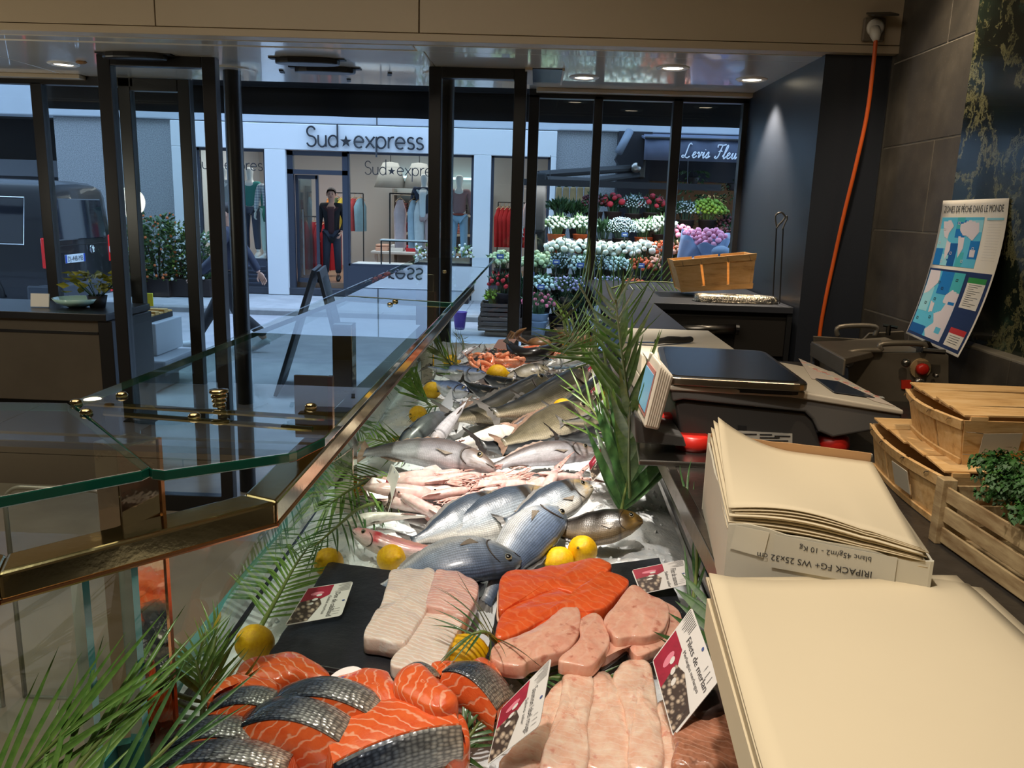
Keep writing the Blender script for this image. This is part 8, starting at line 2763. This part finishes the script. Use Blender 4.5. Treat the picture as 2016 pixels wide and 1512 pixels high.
frond('palm frond beside the lemon on bare ice at the left', [b(848, 800, .03), b(822, 770, .08), b(806, 738, .12)], 9, .2, 30, 0, (.5, -.6, .5), 1.0)
frond('palm frond lying below the left lemon by the white card', [b(885, 795, .03), b(855, 800, .04), b(825, 805, .04)], 9, .14, 60, 1, (0, -.4, .9), .8)
frond('palm frond at the far left below the brass rail end', [b(905, 745, .02), b(885, 715, .10), b(862, 690, .16)], 12, .2, 35, 0, (.4, -.7, .5), .9)
frond('small dark palm tuft in the far left corner of the bed', [b(912, 690, .03), b(912, 675, .1), b(908, 660, .16)], 9, .15, 45, 1, (0, -.9, .3), .8)
# bottom left foreground
for i, (p0, p1, p2, n_, L) in enumerate((((20, 1740), (130, 1540), (250, 1400), 7, .24), ((60, 1800), (215, 1590), (350, 1450), 5, .21), ((-90, 1700), (30, 1540), (140, 1430), 7, .24))):
    a, m, c = [P(x, y, z) for (x, y), z in ((p0, .90), (p1, .97), (p2, 1.02))]
    frond('long dark palm frond rising in the bottom left foreground, %s' % ['middle one', 'right one reaching over the salmon', 'left one'][i], [a, m, c], n_, L * .8, 17, i % 2, (.3, -.6, .7), .55, lift=.05, droop=.5, tip=.8)
# frond over the salmon pile and front greens
frond('palm leaves poking out below the salmon pile by the red label card', [b(850, 1490, .0), b(905, 1470, .03), b(945, 1420, .05)], 10, .10, 60, 1, (.1, -.5, .9), 1.1)
frond('dark palm leaves at the bottom edge under the front salmon', [b(700, 1530, .0), b(790, 1512, .02), b(880, 1495, .03)], 9, .10, 40, 1, (.1, -.5, .9), 1.2)
frond('thin curling palm leaves over the lemon between the slates', [b(985, 1270, .05), b(955, 1245, .10), b(925, 1250, .10)], 8, .14, 70, 1, (0, -.5, .9), .6, droop=1.3, lift=.4)
frond('flat green leaves under the swordfish steaks at the front of the right slate', [b(985, 1322, .02), b(1080, 1334, .03), b(1210, 1330, .035)], 8, .08, 25, 1, (0, -.3, .95), 1.3)
# right group
frond('tall palm frond rising by the scale, its leaflets fanning to the upper left', [b(1224, 905, .02), b(1200, 760, .28), b(1178, 640, .50), b(1140, 560, .66)], 16, .30, 60, 0, (.1, -1, .15), .72, lift=.05, droop=.8, base=.42)
frond('tall upright palm frond with stiff leaflets beside the white boards', [b(1240, 930, .03), b(1236, 790, .26), b(1222, 680, .45), b(1212, 590, .60)], 14, .30, 24, 0, (.0, -1, .1), .95, lift=.0, droop=.5)
frond('palm frond arching left in front of the zinc bucket', [b(1205, 850, .05), b(1185, 740, .24), b(1155, 690, .34), b(1110, 650, .42)], 14, .22, 50, 0, (.1, -1, .2), .8, droop=1.0, base=.5)
frond('broad dark palm leaves fanning up at the right of the squid pile', [b(1222, 1010, .0), b(1232, 960, .06), b(1240, 910, .12)], 9, .24, 42, 1, (-.2, -.9, .3), 1.3, lift=.1, base=.0, tip=.9)
frond('broad upright palm leaf in front of the scale display', [b(1240, 985, .03), b(1238, 900, .16), b(1240, 800, .34)], 4, .26, 14, 0, (-.1, -1, .1), 1.7, lift=.0, base=.15)
frond('thin palm leaves crossing left over the bass from the tall fronds', [b(1232, 900, .10), b(1190, 840, .18), b(1140, 770, .26)], 5, .20, 30, 0, (0, -.8, .5), .7)
frond('palm leaves along the right steel channel beside the salmon card', [b(1330, 1350, .02), b(1362, 1200, .10), b(1372, 1080, .16), b(1350, 960, .24)], 6, .16, 12, 1, (-.5, -.7, .4), .7, lift=.05)
frond('dark broad leaves tucked between the whiting card and the paper stack', [b(1470, 1390, .0), b(1430, 1290, .08), b(1400, 1190, .13)], 9, .16, 62, 1, (-.5, -.6, .6), 1.9, lift=.2)
frond('row of thin palm leaflets on the black counter in front of the window', [PY(1190, 572, 4.3), PY(1250, 556, 4.32), PY(1320, 556, 4.34), PY(1365, 568, 4.34)], 18, .22, 75, 1, (0, -1, .3), .6, droop=.4)
frond('dark palm tuft standing in the far corner left of the black counter', [b(1120, 690, .05), b(1112, 640, .22), b(1105, 600, .34)], 10, .22, 30, 1, (0, -1, .1), .7, droop=.5)
# ================================================================= PARSLEY CRATE
m_cr2 = M('pale_crate_wood', S(190, 166, 124), .7, col2=S(140, 112, 76), vs=6, stretch=(12, 2, 12))
pc_ = thing('slatted_crate', 'pale slatted wooden crate holding parsley at the right edge', 'crate', (.86, 1.2, CT))
f1, n1 = V((.700, 1.325, 0)), V((.728, .99, 0))
wx = V((.34, .03, 0))
for a, b, nm in ((f1, n1, 'slat'), (f1 + wx, n1 + wx, 'slat'), (f1, f1 + wx, 'slat'), (n1, n1 + wx, 'slat')):
    nrm = V((b.y - a.y, a.x - b.x, 0)).normalized() * .005
    for z0, z1 in ((CT + .004, CT + .03), (CT + .04, CT + .066), (CT + .074, CT + .10)):
        j = .003 * math.sin(z0 * 900 + a.x * 50)
        part(nm, MB().prism([a + V((0, 0, z0)), b + V((0, 0, z0 + j)), b + V((0, 0, z1 + j)), a + V((0, 0, z1))], nrm), m_cr2, pc_, bevel=.001)
for p in (f1, n1, f1 + wx, n1 + wx):
    part('corner_post', MB().bx(p.x - .012, p.x + .012, p.y - .012, p.y + .012, CT, CT + .112), m_cr2, pc_, bevel=.001)
part('bottom', MB().prism([f1 + V((0, 0, CT)), n1 + V((0, 0, CT)), n1 + wx + V((0, 0, CT)), f1 + wx + V((0, 0, CT))], (0, 0, .004)), m_cr2, pc_)
pb = thing('parsley_bunch', 'dark green curly parsley heaped in the slatted crate', 'parsley', (.88, 1.17, CT + .01))
lf = MB()
rpz = random.Random(21)
heads = [(rpz.uniform(.715, 1.0), rpz.uniform(1.06, 1.30), rpz.uniform(1.215, 1.275)) for _ in range(100)]
for hx, hy, hz in heads:
    for i in range(110):
        d = V((rpz.gauss(0, 1), rpz.gauss(0, 1), abs(rpz.gauss(0, .8)))).normalized()
        p = V((hx, hy, hz)) + d * .028 * rpz.uniform(.6, 1.1)
        s_ = rpz.uniform(.0025, .0055)
        e1 = d.orthogonal().normalized() * s_
        e2 = d.cross(e1)
        up = d * s_ * .7
        lf.add([p + e1 + up, p + e2 - up * .3, p - e1 + up, p - e2 - up * .3], [(0, 1, 2), (0, 2, 3)])
part('leaves', lf, M('parsley_green', S(34, 72, 28), .55, col2=S(58, 104, 40), vs=60), pb, kind='stuff')
sm = MB()
for hx, hy, hz in heads:
    sm.tube([(hx + .09, hy - .03, CT + .06), (hx, hy, hz)], .0018, 4)
part('stems', sm, M('parsley_stem', S(110, 160, 60), .5), pb, kind='stuff')
